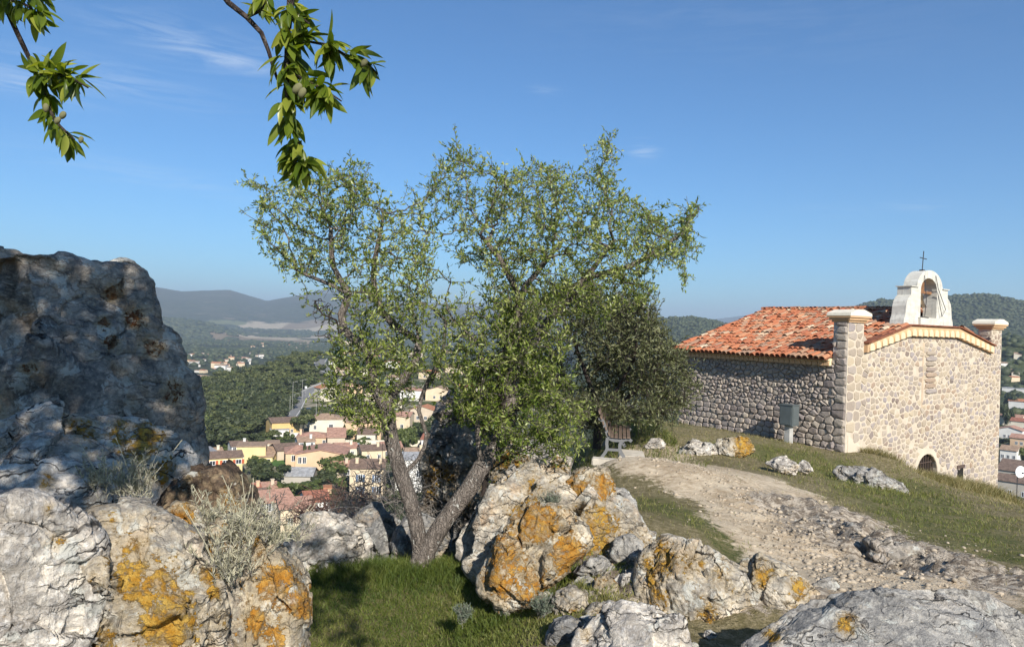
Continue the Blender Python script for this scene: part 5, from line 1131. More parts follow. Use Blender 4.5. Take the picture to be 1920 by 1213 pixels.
hang([(-60, -140, 1.75), (-20, -40, 1.75), (8, 10, 1.75), (32, 62, 1.75), (54, 108, 1.75), (74, 152, 1.75), (94, 208, 1.75), (112, 236, 1.72), (140, 262, 1.7)], [.009, .006, .005, .004, .002], 24, .064, 8, .55, 1.0, spread=.75)
hang([(76, 140, 1.75), (105, 138, 1.72), (140, 150, 1.7), (165, 165, 1.68)], [.003, .002], 40, .066, 9, .0, spread=1.1)
hang([(5, 0, 1.75), (40, 5, 1.72), (68, 25, 1.7), (82, 45, 1.7)], [.004, .002], 26, .062, 10, .1)
hang([(52, -60, 1.7), (60, -10, 1.7), (75, 20, 1.7)], [.004, .002], 12, .06, 11, .4)
o = link('leaves', meshdata('leaves', np.concatenate(extra[0]), np.concatenate(extra[1]), True, dict(rnd=np.concatenate(extra[2]))), M['leaf_near'], ntree); o['kind'] = 'stuff'
M['almond_skin'] = plain('downy_green_almond', (.17, .165, .085), .9, .2, 40)
am_ = ICO[4]
for (u, v, d_, s_) in ((558, 166, 1.44, .0135), (567, 174, 1.44, .012), (683, 118, 1.44, .010), (118, 216, 1.66, .0115), (108, 226, 1.66, .011), (86, 202, 1.66, .011), (152, 262, 1.64, .009)):
    V = am_[0] * np.array([.62, .5, 1.05]) * s_; V[:, 2] *= 1 - .15 * (V[:, 2] > 0); o = link('almond_fruit', meshdata('almond_fruit', V, am_[1], True), M['almond_skin'], ntree); o.location = Vector(P(u, v, d_)) - nb; o.rotation_euler = (.4, .3 * (u % 5), 0)

# ---------------------------------------------------------------- silvery straw tufts on the boulders
def tuft(u, v, D, hgt, n, seed, label, spread=.45):
    g = np.random.default_rng(seed); b = P(u, v, D); e_ = empty('straw_tuft', tuple(b)); tag(e_, label, 'plant', 'silvery straw tufts rooted in the boulders')
    Ns = []; Ps = []; Rs = []; off = 0
    for i in range(n):
        p = g.normal(0, .05, 3) * [1, 1, .2]; d = np.array([g.normal(0, spread), g.normal(0, spread), 1.0]); d /= np.linalg.norm(d); L = hgt * g.uniform(.35, 1.1) / 5; prev = -1
        for k in range(6): Ns.append(p.copy()); Ps.append(prev); Rs.append(.0022 - .0002 * k); prev = off; off += 1; p = p + d * L; d = d + g.normal(0, .12, 3); d /= np.linalg.norm(d)
    N = np.array(Ns); par = np.array(Ps); r = np.array(Rs); V, F = branch_mesh(N, par, r, 3, 4); link('stems', meshdata('stems', V, F), M['bark_grey'], e_)['kind'] = 'stuff'
    V, F, rnd = foliage(N, par, r, None, 1, 7, .034, .0045, g, .006, 1.0, .5); link('foliage', meshdata('foliage', V, F, False, dict(rnd=rnd)), M['leaf_silver'], e_)['kind'] = 'stuff'
    V = []; 
    mb = MB()
    for i in range(3):
        a = g.normal(0, .12, 2); top = Vector((a[0], a[1], hgt * g.uniform(1.1, 1.45))); mb.tube([(0, 0, 0), top * .5 + Vector((.01, 0, 0)), top], .0015, 4); mb.add([top + Vector(q) * .009 for q in am_[0][::3][:4]], [(0, 1, 2), (0, 2, 3), (0, 3, 1), (1, 3, 2)])
    mb.build('flower_stalk', M['leaf_silver'], e_, attr=dict(rnd=[.9] * len(mb.V)))
tuft(252, 930, 3.8, .22, 40, 1, 'straw tuft in the crevice between the dappled boulder and the white ones', .38)
tuft(192, 912, 3.9, .16, 18, 2, 'small straw tuft on the pale wedged rock at the left', .4)
tuft(415, 1085, 3.3, .27, 55, 3, 'largest silvery straw tuft between the two lichen boulders', .55)
tuft(460, 1010, 3.45, .24, 50, 4, 'silvery tuft above the ribbed orange boulder', .5)
tuft(395, 985, 3.6, .16, 22, 5, 'silvery tuft below the dark brown rock', .5)
tuft(525, 1020, 3.6, .15, 24, 6, 'little tuft on the right shoulder of the ribbed boulder', .5)
M['leaf_bluegrey'] = leaf_material('blue_grey_leaf', (.09, .12, .085), (.14, .17, .12), (.20, .22, .16), .1, .7)
for (u, v, D, h_, lab) in [(868, 1160, 5.9, .12, 'blue-grey herb clump in the lawn'), (1018, 1150, 5.9, .17, 'blue-grey herb clump against the slanting boulder'), (1032, 950, 7.4, .16, 'blue-grey herb clump between the white rock and the knobbly one')]:
    g = np.random.default_rng(int(u)); b = P(u, v, D); e_ = empty('herb_clump', tuple(b)); tag(e_, lab, 'plant'); N = []; pr = []
    for i in range(60):
        d = np.array([g.normal(0, .7), g.normal(0, .7), 1.0]); d /= np.linalg.norm(d)
        k0 = len(N); N += [np.zeros(3) + g.normal(0, .02, 3), d * h_ * .5, d * h_ * g.uniform(.7, 1.1)]; pr += [-1, k0, k0 + 1]
    N = np.array(N); pr = np.array(pr); r = np.full(len(N), .0018); V, F = branch_mesh(N, pr, r, 3, 4); link('stems', meshdata('stems', V, F), M['bark_grey'], e_)['kind'] = 'stuff'
    V, F, rnd = foliage(N, pr, r, None, 1, 12, .028, .006, g, .02, 1.0, .4); link('foliage', meshdata('foliage', V, F, False, dict(rnd=rnd)), M['leaf_bluegrey'], e_)

# ---------------------------------------------------------------- grass
def interp_attr(x, y): return dict()
def grass(name, label, x, y, h, w, mat, seed, rndv=None, bent=True, lean=.35):
    g = np.random.default_rng(seed); n = len(x); z = H(x, y); p = np.stack([x, y, z - .004], -1); h = h * g.uniform(.5, 1.3, n); a = g.uniform(0, 2 * math.pi, n); s_ = np.stack([np.cos(a), np.sin(a), 0 * a], -1)
    ld = g.normal(0, lean, (n, 2)); up = np.stack([ld[:, 0], ld[:, 1], np.ones(n)], -1); w = w * g.uniform(.6, 1.3, n)
    if rndv is None: rndv = g.random(n)
    if bent:
        m = p + up * h[:, None] * .55; up2 = up * 1.0; up2[:, :2] *= 2.2; up2[:, 2] *= .75; tp = m + up2 * h[:, None] * .5
        V = np.stack([p - s_ * w[:, None] / 2, p + s_ * w[:, None] / 2, m + s_ * w[:, None] * .38, m - s_ * w[:, None] * .38, tp], 1).reshape(-1, 3); o = (np.arange(n) * 5)[:, None, None]
        F = (o + np.array([[0, 1, 2], [0, 2, 3], [3, 2, 4]])[None]).reshape(-1, 3); rn = np.repeat(rndv, 5)
    else:
        V = np.stack([p - s_ * w[:, None] / 2, p + s_ * w[:, None] / 2, p + up * h[:, None]], 1).reshape(-1, 3); F = np.arange(3 * n).reshape(-1, 3); rn = np.repeat(rndv, 3)
    o = link(name, meshdata(name, V, F, False, dict(rnd=rn)), M[mat]); tag(o, label, None, kind='stuff'); return o
gg = np.random.default_rng(3)
def lookup(x, y, fn): return fn
n = 60000; x = gg.uniform(-2.4, 1.3, n); y = gg.uniform(5.2, 9.6, n); q = fbm(np.stack([x * .9, y * .9, 0 * x], -1), 4, 8)
k = np.exp(-(((x + .6) / 2.0) ** 2 + ((y - 7.2) / 2.0) ** 2) ** 2) + .3 * q > .28; x, y, q = x[k], y[k], q[k]
far_ = sstep(6.6, 8.2, y); grass('lawn_grass', 'lush short grass in the hollow under the almond tree', x, y, .042 + .06 * far_ + .045 * (q > .18), .007, 'grass', 1, np.clip(.45 + .5 * fbm(np.stack([x * 2, y * 2, 0 * x], -1), 3, 4) - .30 * far_ + .42 * sstep(6.6, 5.4, y) * (.5 + fbm(np.stack([x * 1.3, y * 1.3, 0 * x + 5], -1), 3, 14)) + .25 * (fbm(np.stack([x * .8, y * .8, 0 * x + 9], -1), 3, 15) > .15) + gg.normal(0, .17, len(x)), 0, 1))
n = 210000; x = gg.uniform(0, 19, n); y = gg.uniform(4.6, 27, n); nn_ = fbm(np.stack([x, y, 0 * x], -1) * .8, 4, 55)
dd = np.maximum(sstep(1.65, .35, seg_dist(x, y, PATH) + nn_ * .55), .9 * sstep(1.5, .3, seg_dist(x, y, PATH2) + nn_ * .7)); cl = fbm(np.stack([x, y, 0 * x], -1) * 3.1, 4, 12)
g2 = np.exp(-(seg_dist(x, y, [gxy(1180, 935, 10), gxy(1330, 990, 8.4), gxy(1440, 1050, 7.4)]) / .62) ** 2); g3 = np.exp(-(seg_dist(x, y, [gxy(1480, 858, 18.5), gxy(1640, 910, 16.5), gxy(1740, 960, 12), gxy(1900, 1020, 9.5)]) / 1.9) ** 2)
gr_ = np.maximum(g2, g3); u_, v_ = px_of(np.stack([x, y, H(x, y, False)], -1))
cx_, cy_ = x - Cc[0], y - Cc[1]; lx = cx_ * math.cos(CH_ANG) + cy_ * math.sin(CH_ANG); ly = -cx_ * math.sin(CH_ANG) + cy_ * math.cos(CH_ANG)
ok = (u_ > 950) & (u_ < 2000) & (v_ < 1260) & ~((lx > -.03) & (lx < CW) & (ly > -.03) & (ly < CS)) & (gg.random(n) < (1 - dd) * (.30 + .7 * gr_) * np.clip(.55 + cl * 1.4, .05, 1)) & (gg.random(n) > rocky(x, y) * .9)
x, y, gr_, cl = x[ok], y[ok], gr_[ok], cl[ok]; isg = gg.random(len(x)) < gr_ * .8
sc_ = np.clip(y / 11, .6, 1.5)
grass('meadow_grass', 'green grass on the slope between path and chapel', x[isg], y[isg], (.055 + .05 * np.clip(cl[isg], 0, 1)) * sc_[isg], .010 * sc_[isg], 'grass', 2, np.clip(.55 + .45 * cl[isg] + gg.normal(0, .2, isg.sum()), 0, 1), False, .5)
grass('dry_grass', 'thin dry grass over the stony hilltop', x[~isg], y[~isg], .05 * sc_[~isg], .009 * sc_[~isg], 'grass_dry', 3, None, False, .6)
# rank weeds at the foot of the chapel front and on the bank
n = 9000; lx = gg.uniform(.6, 12, n); ly = -np.abs(gg.normal(0, .55, n)) - .05 - .25 * (lx > 3) * gg.random(n); k = fbm(np.stack([lx * 1.3, ly, 0 * lx], -1), 3, 2) > -.25; lx, ly = lx[k], ly[k]
wx = Cc[0] + lx * math.cos(CH_ANG) - ly * math.sin(CH_ANG); wy = Cc[1] + lx * math.sin(CH_ANG) + ly * math.cos(CH_ANG)
grass('bank_weeds', 'tall brownish weeds along the foot of the chapel front', wx, wy, .16 + .22 * np.clip(lx / 7, 0, 1), .014, 'grass_dry', 4, np.clip(gg.normal(.45, .25, len(wx)), 0, 1), True, .4)
n = 6000; wx = gg.uniform(1.0, 4.2, n); wy = gg.normal(18.6, 1.6, n)
grass('shrub_foot_grass', 'long grass around the foot of the olive shrub', wx, wy, .16, .013, 'grass', 5, None, True, .4)

# ---------------------------------------------------------------- bench and stone step
M['bench_iron'] = plain('grey_cast_frame', (.15, .15, .15), .6, .08, 6); M['bench_wood'] = plain('weathered_brown_slat', (.15, .105, .075), .8, .25, 9)
bb = P(1152, 861, 14.3); bench = empty('bench', tuple(bb), -R(8.6)); tag(bench, 'park bench with grey cast ends and brown slats under the shrub', 'bench')
def bar(path, w=.055):
    pts = []; 
    L_ = []; R_ = []
    for i, p in enumerate(path):
        a = Vector(path[max(i - 1, 0)]); b = Vector(path[min(i + 1, len(path) - 1)]); t_ = (b - a).normalized(); n_ = Vector((-t_.y, t_.x)); ww = w if not isinstance(w, (list, tuple)) else w[i]
        L_.append(Vector(p) + n_ * ww / 2); R_.append(Vector(p) - n_ * ww / 2)
    return [(q.x, q.y) for q in L_] + [(q.x, q.y) for q in R_[::-1]]
for y0 in (0, 1.62):
    f = MB(); sm = lambda pts: [tuple(q[:2]) for q in spline([np.array([*p, 0.0]) for p in pts], .05)]
    f.prism(bar(sm([(-.33, .80), (-.26, .76), (-.20, .62), (-.15, .48), (-.10, .40), (0, .375), (.15, .385), (.27, .41), (.33, .37)]), .06), y0, y0 + .05)
    f.prism(bar(sm([(-.15, .42), (-.16, .30), (-.15, .20), (-.20, .10), (-.27, 0)]), .06), y0 + .002, y0 + .048); f.prism(bar(sm([(.14, .37), (.10, .30), (.10, .20), (.15, .10), (.22, 0)]), .065), y0 + .002, y0 + .048)
    f.prism(bar([(-.15, .185), (.10, .185)], .05), y0 + .004, y0 + .046); f.build('end_frame', M['bench_iron'], bench)
for i in range(5): x_ = -.06 + i * .082; MB().box(x_ - .032, x_ + .032, -.04, 1.71, .425 + abs(i - 2) * .004, .455 + abs(i - 2) * .004).build('seat_slat', M['bench_wood'], bench)
for i in range(5):
    f = i / 4; xx, zz2 = -.12 - .20 * f - .02 * math.sin(3.1 * f), .50 + .42 * f; s_ = MB().box(-.014, .014, -.04, 1.71, -.036, .036); o = s_.build('back_slat', M['bench_wood'], bench); o.location = (xx, 0, zz2); o.rotation_euler = (0, R(-20), 0)
M['cutstone'] = plain('worn_cut_stone', (.50, .45, .37), .9, .15, 6, .02)
for (u, v, D, sx, sy, sz, lab) in [(1184, 853, 14.9, .26, .35, .16, 'pale cut stone block beside the front leg of the bench'), (1150, 865, 14.2, .42, .12, .10, 'long worn kerb stone under the near end of the bench'), (1200, 868, 13.7, .22, .10, .10, 'short kerb stone at the edge of the path')]:
    b = P(u, v, D); o = MB().box(-sx, sx, -sy, sy, -sz, .045).build('stone_block', M['cutstone'], None, False, tuple(b)); o.rotation_euler = (.03, .04, -.12); tag(o, lab, 'stone'); bm = bmesh.new(); bm.from_mesh(o.data); bmesh.ops.bevel(bm, geom=bm.edges[:], offset=.02, segments=2, affect='EDGES'); bm.to_mesh(o.data); bm.free()
# ---------------------------------------------------------------- village houses
ROOFC = {'pink': (.40, .225, .16), 'brown': (.17, .115, .085), 'red': (.31, .12, .075), 'tan': (.33, .225, .15), 'grey': (.30, .30, .30), 'orange': (.42, .18, .09)}
for k, c in ROOFC.items():
    t = NT('roof_' + k); f = t.noise(1.1, 6, .7); wv = t.N('ShaderNodeTexWave', {'Vector': t.obj, 'Scale': 1.4, 'Distortion': .6, 'Detail': 2}).outputs['Fac']
    col = t.mix(t.step(f, .35, .65), tuple(x * .75 for x in c), tuple(min(1, x * 1.3) for x in c)); col = t.mix(t.math('MULTIPLY', t.step(t.noise(3.5, 4, .7), .55, .65), .4), col, (.45, .33, .23))
    M['roof_' + k] = t.fin(col, .9, t.bump(t.math('ADD', wv, f), .6, .08))
for k, c in {'cream': (.62, .50, .34), 'yellow': (.66, .54, .27), 'white': (.70, .67, .61), 'beige': (.55, .45, .33), 'peach': (.62, .43, .27), 'grey': (.42, .38, .32), 'pale': (.66, .59, .46), 'orange': (.62, .43, .18)}.items(): M['wall_' + k] = wall_mat('wall_' + k, c)
M['shutter_blue'] = plain('blue_shutter', (.14, .20, .30), .7); M['shutter_red'] = plain('red_shutter', (.42, .10, .04), .7); M['shutter_brown'] = plain('brown_shutter', (.14, .08, .05), .7); M['shutter_grey'] = plain('grey_shutter', (.28, .29, .27), .7)
def house(p, w, d, h, yaw, rf='gable', wall='cream', roofc='pink', label='', cat='house', wins=(), sh=None, chim=(), group=None, rise=.28, ov=.35, sink=3.0, balcony=False, name='house'):
    """p base point of the front middle; local x along the front, y away from the viewer, z up"""
    e_ = empty(name, (p[0], p[1], p[2]), yaw); tag(e_, label, cat, group)
    x0, x1 = -w / 2, w / 2; rz_ = rise * (d / 2 if rf in ('gable', 'hip') else w / 2 if rf == 'gable_end' else d)
    body = MB()
    if rf == 'gable': body.box(x0, x1, 0, d, -sink, h); body.add([(x0, 0, h), (x0, d, h), (x0, d / 2, h + rz_), (x1, 0, h), (x1, d, h), (x1, d / 2, h + rz_)], [(0, 2, 1), (3, 4, 5), (0, 3, 5, 2), (1, 2, 5, 4)])
    elif rf == 'gable_end': body.prism([(x0, -sink), (x1, -sink), (x1, h), (0, h + rz_), (x0, h)], 0, d)
    elif rf == 'shed': body.add([(x0, 0, -sink), (x1, 0, -sink), (x1, d, -sink), (x0, d, -sink), (x0, 0, h), (x1, 0, h), (x1, d, h + rz_), (x0, d, h + rz_)], [(0, 1, 5, 4), (1, 2, 6, 5), (2, 3, 7, 6), (3, 0, 4, 7), (4, 5, 6, 7)])
    else: body.box(x0, x1, 0, d, -sink, h)
    body.build('wall', M['wall_' + wall], e_)
    rb = MB(); T_ = .16; a, b = x0 - ov, x1 + ov
    def slab(q, nm=None):
        V = q + [(x, y, z + T_) for x, y, z in q]; n = len(q); rb.add(V, [tuple(range(n))[::-1], tuple(range(n, 2 * n))] + [(i, (i + 1) % n, (i + 1) % n + n, i + n) for i in range(n)])
    zo = -ov * rise + .03
    if rf == 'gable': slab([(a, -ov, h + zo), (b, -ov, h + zo), (b, d / 2, h + rz_ + .03), (a, d / 2, h + rz_ + .03)]); slab([(b, d + ov, h + zo), (a, d + ov, h + zo), (a, d / 2, h + rz_ + .03), (b, d / 2, h + rz_ + .03)])
    elif rf == 'gable_end': slab([(x0 - ov, -ov, h + zo), (0, -ov, h + rz_ + .03), (0, d + ov, h + rz_ + .03), (x0 - ov, d + ov, h + zo)]); slab([(0, -ov, h + rz_ + .03), (x1 + ov, -ov, h + zo), (x1 + ov, d + ov, h + zo), (0, d + ov, h + rz_ + .03)])
    elif rf == 'shed': slab([(a, -ov, h + zo), (b, -ov, h + zo), (b, d + ov, h + rz_ - zo), (a, d + ov, h + rz_ - zo)])
    elif rf == 'hip':
        r_ = min(d / 2, w / 2 - .5); zt2 = h + rise * d / 2 + .03
        for q in ([(a, -ov, h + zo), (b, -ov, h + zo), (x1 - r_, d / 2, zt2), (x0 + r_, d / 2, zt2)], [(b, d + ov, h + zo), (a, d + ov, h + zo), (x0 + r_, d / 2, zt2), (x1 - r_, d / 2, zt2)], [(a, d + ov, h + zo), (a, -ov, h + zo), (x0 + r_, d / 2, zt2)], [(b, -ov, h + zo), (b, d + ov, h + zo), (x1 - r_, d / 2, zt2)]): slab(q)
    else: rb.box(a + .2, b - .2, -.15, d + .15, h, h + .25)
    ro = rb.build('roof', M['roof_' + roofc], e_)
    for (cx_, cy_) in chim:
        zc = h + rise * min(cy_, d - cy_) if rf in ('gable', 'hip') else h + .2; MB().box(cx_ - .35, cx_ + .35, cy_ - .3, cy_ + .3, zc - .4, zc + 1.3).box(cx_ - .45, cx_ + .45, cy_ - .4, cy_ + .4, zc + 1.3, zc + 1.42).build('chimney', M['wall_' + wall], ro)
    for wn_ in wins:
        wx_, wz_, ww_, wh_ = wn_[:4]; sd_ = wn_[4] if len(wn_) > 4 else 'f'
        fr = MB()
        def fb(m, u0, u1, y0, y1, z0, z1): 
            if sd_ == 'f': m.box(u0, u1, -y1, -y0, z0, z1)
            elif sd_ == 'l': m.box(x0 - y1, x0 - y0, u0, u1, z0, z1)
            else: m.box(x1 + y0, x1 + y1, u0, u1, z0, z1)
        fb(fr, wx_ - ww_ / 2 - .1, wx_ + ww_ / 2 + .1, .002, .06, wz_ - .1, wz_); fb(fr, wx_ - ww_ / 2 - .1, wx_ + ww_ / 2 + .1, .002, .06, wz_ + wh_, wz_ + wh_ + .1); fb(fr, wx_ - ww_ / 2 - .1, wx_ - ww_ / 2, .002, .06, wz_, wz_ + wh_); fb(fr, wx_ + ww_ / 2, wx_ + ww_ / 2 + .1, .002, .06, wz_, wz_ + wh_); fb(fr, wx_ - .04, wx_ + .04, .002, .05, wz_, wz_ + wh_)
        w_ = fr.build('window', M['white_metal'], e_); m_ = MB(); fb(m_, wx_ - ww_ / 2, wx_ + ww_ / 2, .001, .02, wz_, wz_ + wh_); m_.build('pane', M['glass_dark'], w_)
        if sh:
            for s_ in (-1, 1):
                m_ = MB(); c_ = wx_ + s_ * (ww_ * .78 + .1); fb(m_, c_ - ww_ * .26, c_ + ww_ * .26, .002, .07, wz_ - .05, wz_ + wh_ + .05); m_.build('shutter', M['shutter_' + sh], w_)
    return e_
VD = {}
def hp(u, v, dmin=90): return hit(u, v, dmin)
def mpp(p): return p.y / FPX      # metres per photo pixel at that depth
def H_(u, v, wpx, hpx, d=7, yaw=0, dmin=90, **k):
    p = hp(u, v, dmin); s = mpp(p); return house(p, wpx * s, d, hpx * s, R(yaw) - math.atan2(p.x, p.y), **k)
def ws(n, w, z, ww=1.0, wh=1.3, x0=None): return [((i + .5) / n * w - w / 2, z, ww, wh) for i in range(n)]
s200 = 205 / 1350
H_(378, 893, 52, 44, 8, 12, rf='flat', wall='white', roofc='grey', label='white flat-roofed house with a grey roof next to the yellow house', wins=[(2, 1.6, 1.0, 2.2)], chim=[(-3, 4)])
H_(366, 892, 34, 32, 5, 20, rf='shed', wall='white', roofc='tan', label='low white lean-to in front of the flat-roofed house', wins=[(0, .8, 1, 1)])
H_(422, 900, 60, 42, 7, 8, rf='gable', wall='yellow', roofc='brown', label='bright yellow house with dark brown roof and red shutters', wins=ws(3, 9.3, 4.0, 1.2, 1.0), sh='red', rise=.30)
H_(424, 906, 46, 18, 3, 8, rf='shed', wall='yellow', roofc='brown', label='columned yellow porch below the dark-roofed yellow house', cat='porch', name='porch', wins=ws(4, 6, .3, 1.0, 1.2))
H_(470, 872, 52, 34, 8, -4, rf='flat', wall='yellow', roofc='tan', label='deep yellow block house with a stepped flat roof', wins=[(-2.5, 1.5, .8, 1)])
H_(490, 872, 40, 16, 6, -14, rf='shed', wall='yellow', roofc='tan', label='pale yellow wing with a sloping tan roof', wins=[(2, .8, .8, .9)])
H_(510, 850, 26, 18, 6, 0, rf='flat', wall='pale', roofc='tan', label='small cream cube house behind the yellow wing', wins=[])
H_(541, 868, 42, 24, 9, 14, rf='gable', wall='beige', roofc='brown', label='beige house with a brown roof left of the big peach house', wins=[(3, 1.8, .8, 1)])
H_(600, 884, 92, 32, 11, -8, rf='gable_end', wall='peach', roofc='pink', label='big peach house with pink tiled roof behind the three cypresses', wins=[(-5.4, 2.2, .8, 1.6), (-4.2, 2.2, .8, 1.6)], rise=.18)
H_(560, 879, 48, 30, 9, 2, rf='hip', wall='peach', roofc='pink', label='left wing of the big peach house with a hipped pink roof', wins=[(-1.5, 2.2, .8, 1.5), (1.4, 2.2, .8, 1.5)])
H_(586, 838, 58, 18, 8, -4, rf='hip', wall='peach', roofc='pink', label='cream house with a long pink roof above the big peach house', wins=[(3.5, .8, .8, 1.4)], chim=[(-4, 3)])
H_(630, 840, 32, 20, 7, 0, rf='shed', wall='beige', roofc='pink', label='small house with a square pink roof at the end of the long white wall')
H_(536, 816, 52, 24, 9, 14, rf='gable', wall='orange', roofc='brown', label='house with an orange gable and brown roof below the road bend', wins=[(2, 1, .8, 1)])
H_(524, 818, 34, 12, 5, 0, rf='flat', wall='white', roofc='grey', label='low white annex in front of the orange gabled house')
H_(612, 812, 62, 26, 10, 5, rf='hip', wall='pale', roofc='tan', label='wide cream villa with a low tan hipped roof', wins=[(1.5, 1.8, 1.3, 1.3), (-4, 1.5, .9, 1.3)])
H_(680, 826, 66, 34, 10, -6, rf='hip', wall='peach', roofc='tan', label='peach villa with a hipped tan roof left of the trunk', wins=[(3, .6, 2.2, 1.6)], chim=[(3, 4)])
H_(686, 832, 34, 18, 5, -6, rf='shed', wall='pale', roofc='brown', label='low front wing of the peach villa with a wide window', wins=[(0, .6, 2.6, 1.5)])
H_(618, 754, 36, 26, 8, 22, rf='gable_end', wall='pale', roofc='orange', label='pale house with two windows beside the road bend', wins=[(-2.0, 2.2, 1.2, 1.6), (2.4, 2.2, 1.2, 1.6)], dmin=250)
H_(483, 782, 26, 12, 7, 10, rf='gable', wall='pale', roofc='orange', label='small house with an orange roof half hidden in the wood', wins=[(0, 1, .8, 1)])
H_(456, 784, 8, 10, 3, 10, rf='flat', wall='pale', roofc='tan', label='tiny pale hut in the wood left of the orange roof', cat='hut', name='hut')
H_(686, 930, 62, 52, 8, -6, dmin=70, rf='gable', wall='cream', roofc='brown', label='two-storey cream house with blue shutters left of the trunk', wins=[(x, z, .9, 1.6) for x in (-1.4, 2.4) for z in (.6, 3.4)], sh='blue', chim=[(-2.5, 2), (3, 2)], rise=.35)
H_(770, 922, 58, 60, 8, 4, dmin=70, rf='gable', wall='white', roofc='grey', label='tall white house seen between the two trunks', wins=[(-1.6, 3.6, .9, 1.4), (1.8, 3.6, .9, 1.4)])
H_(806, 850, 34, 26, 8, -12, rf='gable', wall='white', roofc='red', label='white house with a red roof beside the dark rock wall', wins=[(-1, 1, 1, 1.4)])
H_(520, 990, 60, 50, 9, 18, dmin=70, rf='gable', wall='grey', roofc='pink', label='tall grey-walled house with a pale pink roof below the brown rock', wins=[(x, z, .8, 1.4) for x in (-1.8, 1.8) for z in (1.2, 3.6)], sh='grey', rise=.3)
H_(492, 968, 34, 34, 8, 22, dmin=70, rf='gable', wall='white', roofc='brown', label='white house with a dark brown roof left of the grey-walled house', wins=[(1, 1.5, .8, 1.2)])
H_(476, 952, 26, 30, 7, 10, dmin=70, rf='gable', wall='peach', roofc='red', label='house with a dull red roof at the far left of the lower row', chim=[(1, 2)])
H_(556, 1000, 60, 48, 8, 10, dmin=70, rf='gable', wall='cream', roofc='pink', label='cream house in front of the red-roofed one behind the scrub', wins=[(-1.2, 1.8, .8, 1.2)])
H_(596, 966, 42, 26, 8, 12, dmin=70, rf='gable', wall='white', roofc='red', label='white house with a bright red roof behind the bare scrub', rise=.35)
H_(556, 906, 56, 14, 7, -12, rf='gable', wall='grey', roofc='grey', label='old grey stone shed under the dark bushes', cat='shed', name='shed', rise=.4)
H_(614, 928, 14, 12, 3, 0, rf='flat', wall='peach', roofc='orange', label='small ruined orange wall in the scrub', cat='ruin', name='ruin')
for (u, v, w_, h_, wl_, rc, lab) in [(650, 862, 40, 22, 'pale', 'pink', 'ivory house with a pink roof between the peach house and the left trunk'), (700, 870, 44, 26, 'cream', 'brown', 'cream house with a brown roof hidden behind the left trunk'), (735, 862, 36, 24, 'peach', 'pink', 'peach house with a pink roof between the two trunks'), (655, 806, 34, 18, 'cream', 'tan', 'cream house with a tan roof above the peach villa'), (575, 842, 30, 14, 'white', 'tan', 'low white house at the left end of the long pink roof'), (450, 850, 30, 14, 'white', 'brown', 'small white house behind the bright yellow house'), (400, 866, 34, 16, 'pale', 'tan', 'ivory house with a tan roof behind the white flat-roofed house'), (640, 900, 34, 24, 'beige', 'pink', 'beige house with a pink roof left of the cream house with blue shutters'), (500, 936, 40, 18, 'beige', 'pink', 'beige house with a pink roof under the stone shed'), (780, 880, 40, 30, 'cream', 'tan', 'cream house with a tan roof right of the tall white house')]:
    H_(u, v, w_, h_, 7, 10, rf='gable', wall=wl_, roofc=rc, label=lab, wins=[(-1.6, h_ * .055, .8, 1.2), (1.6, h_ * .055, .8, 1.2)], chim=[(1.5, 2)])
# walls in the village
for (u, v, wpx, hpx, lab, mt) in [(745, 836, 200, 10, 'long white retaining wall below the peach villa', 'pale'), (690, 850, 110, 7, 'low beige garden wall under the long white wall', 'beige'), (560, 820, 46, 8, 'white garden wall in front of the orange gabled house', 'white'), (510, 862, 60, 5, 'low wall above the lawn', 'pale')]:
    p = hp(u, v); s = mpp(p); o = MB().box(-wpx * s / 2, wpx * s / 2, 0, .35, -3, hpx * s).box(-wpx * s / 2, wpx * s / 2, -.06, .41, hpx * s, hpx * s + .12).build('garden_wall', M['wall_' + mt], None, False, tuple(p)); o.rotation_euler = (0, 0, -math.atan2(p.x, p.y)); tag(o, lab, 'wall')
# hillside houses glimpsed through the crown
gv = np.random.default_rng(12); n_ = 0
HL = [(745, 808, 46, 28), (735, 772, 40, 20), (790, 792, 44, 24), (850, 792, 50, 24), (770, 750, 40, 18), (820, 752, 46, 20), (880, 745, 40, 18), (700, 752, 36, 16), (665, 738, 30, 14), (745, 722, 34, 14), (800, 712, 34, 14), (690, 706, 30, 12), (640, 704, 26, 11), (655, 668, 24, 10), (735, 690, 28, 11), (850, 700, 34, 12), (905, 690, 34, 12), (780, 672, 26, 10), (700, 676, 24, 9), (625, 684, 18, 8), (648, 650, 22, 8), (720, 654, 22, 8), (840, 668, 26, 9)]
for i, (u, v, w_, h_) in enumerate(HL):
    H_(u, v, w_, h_, 8, float(gv.uniform(-25, 25)), rf=['gable', 'hip', 'gable_end'][i % 3], wall=['cream', 'pale', 'beige', 'peach', 'white'][i % 5], roofc=['pink', 'tan', 'orange', 'brown'][i % 4], label=['cream', 'ivory', 'beige', 'peach', 'white'][i % 5] + ' house with a ' + ['pinkish', 'tan', 'orange', 'brown'][i % 4] + ' roof glimpsed through the ' + ('lower' if v > 745 else 'upper') + (' left' if u < 770 else ' right') + ' of the almond crown', group='houses glimpsed through the almond crown', wins=[(-1.5, 1.2, 1, 1.2), (1.6, 1.2, 1, 1.2)], dmin=200)
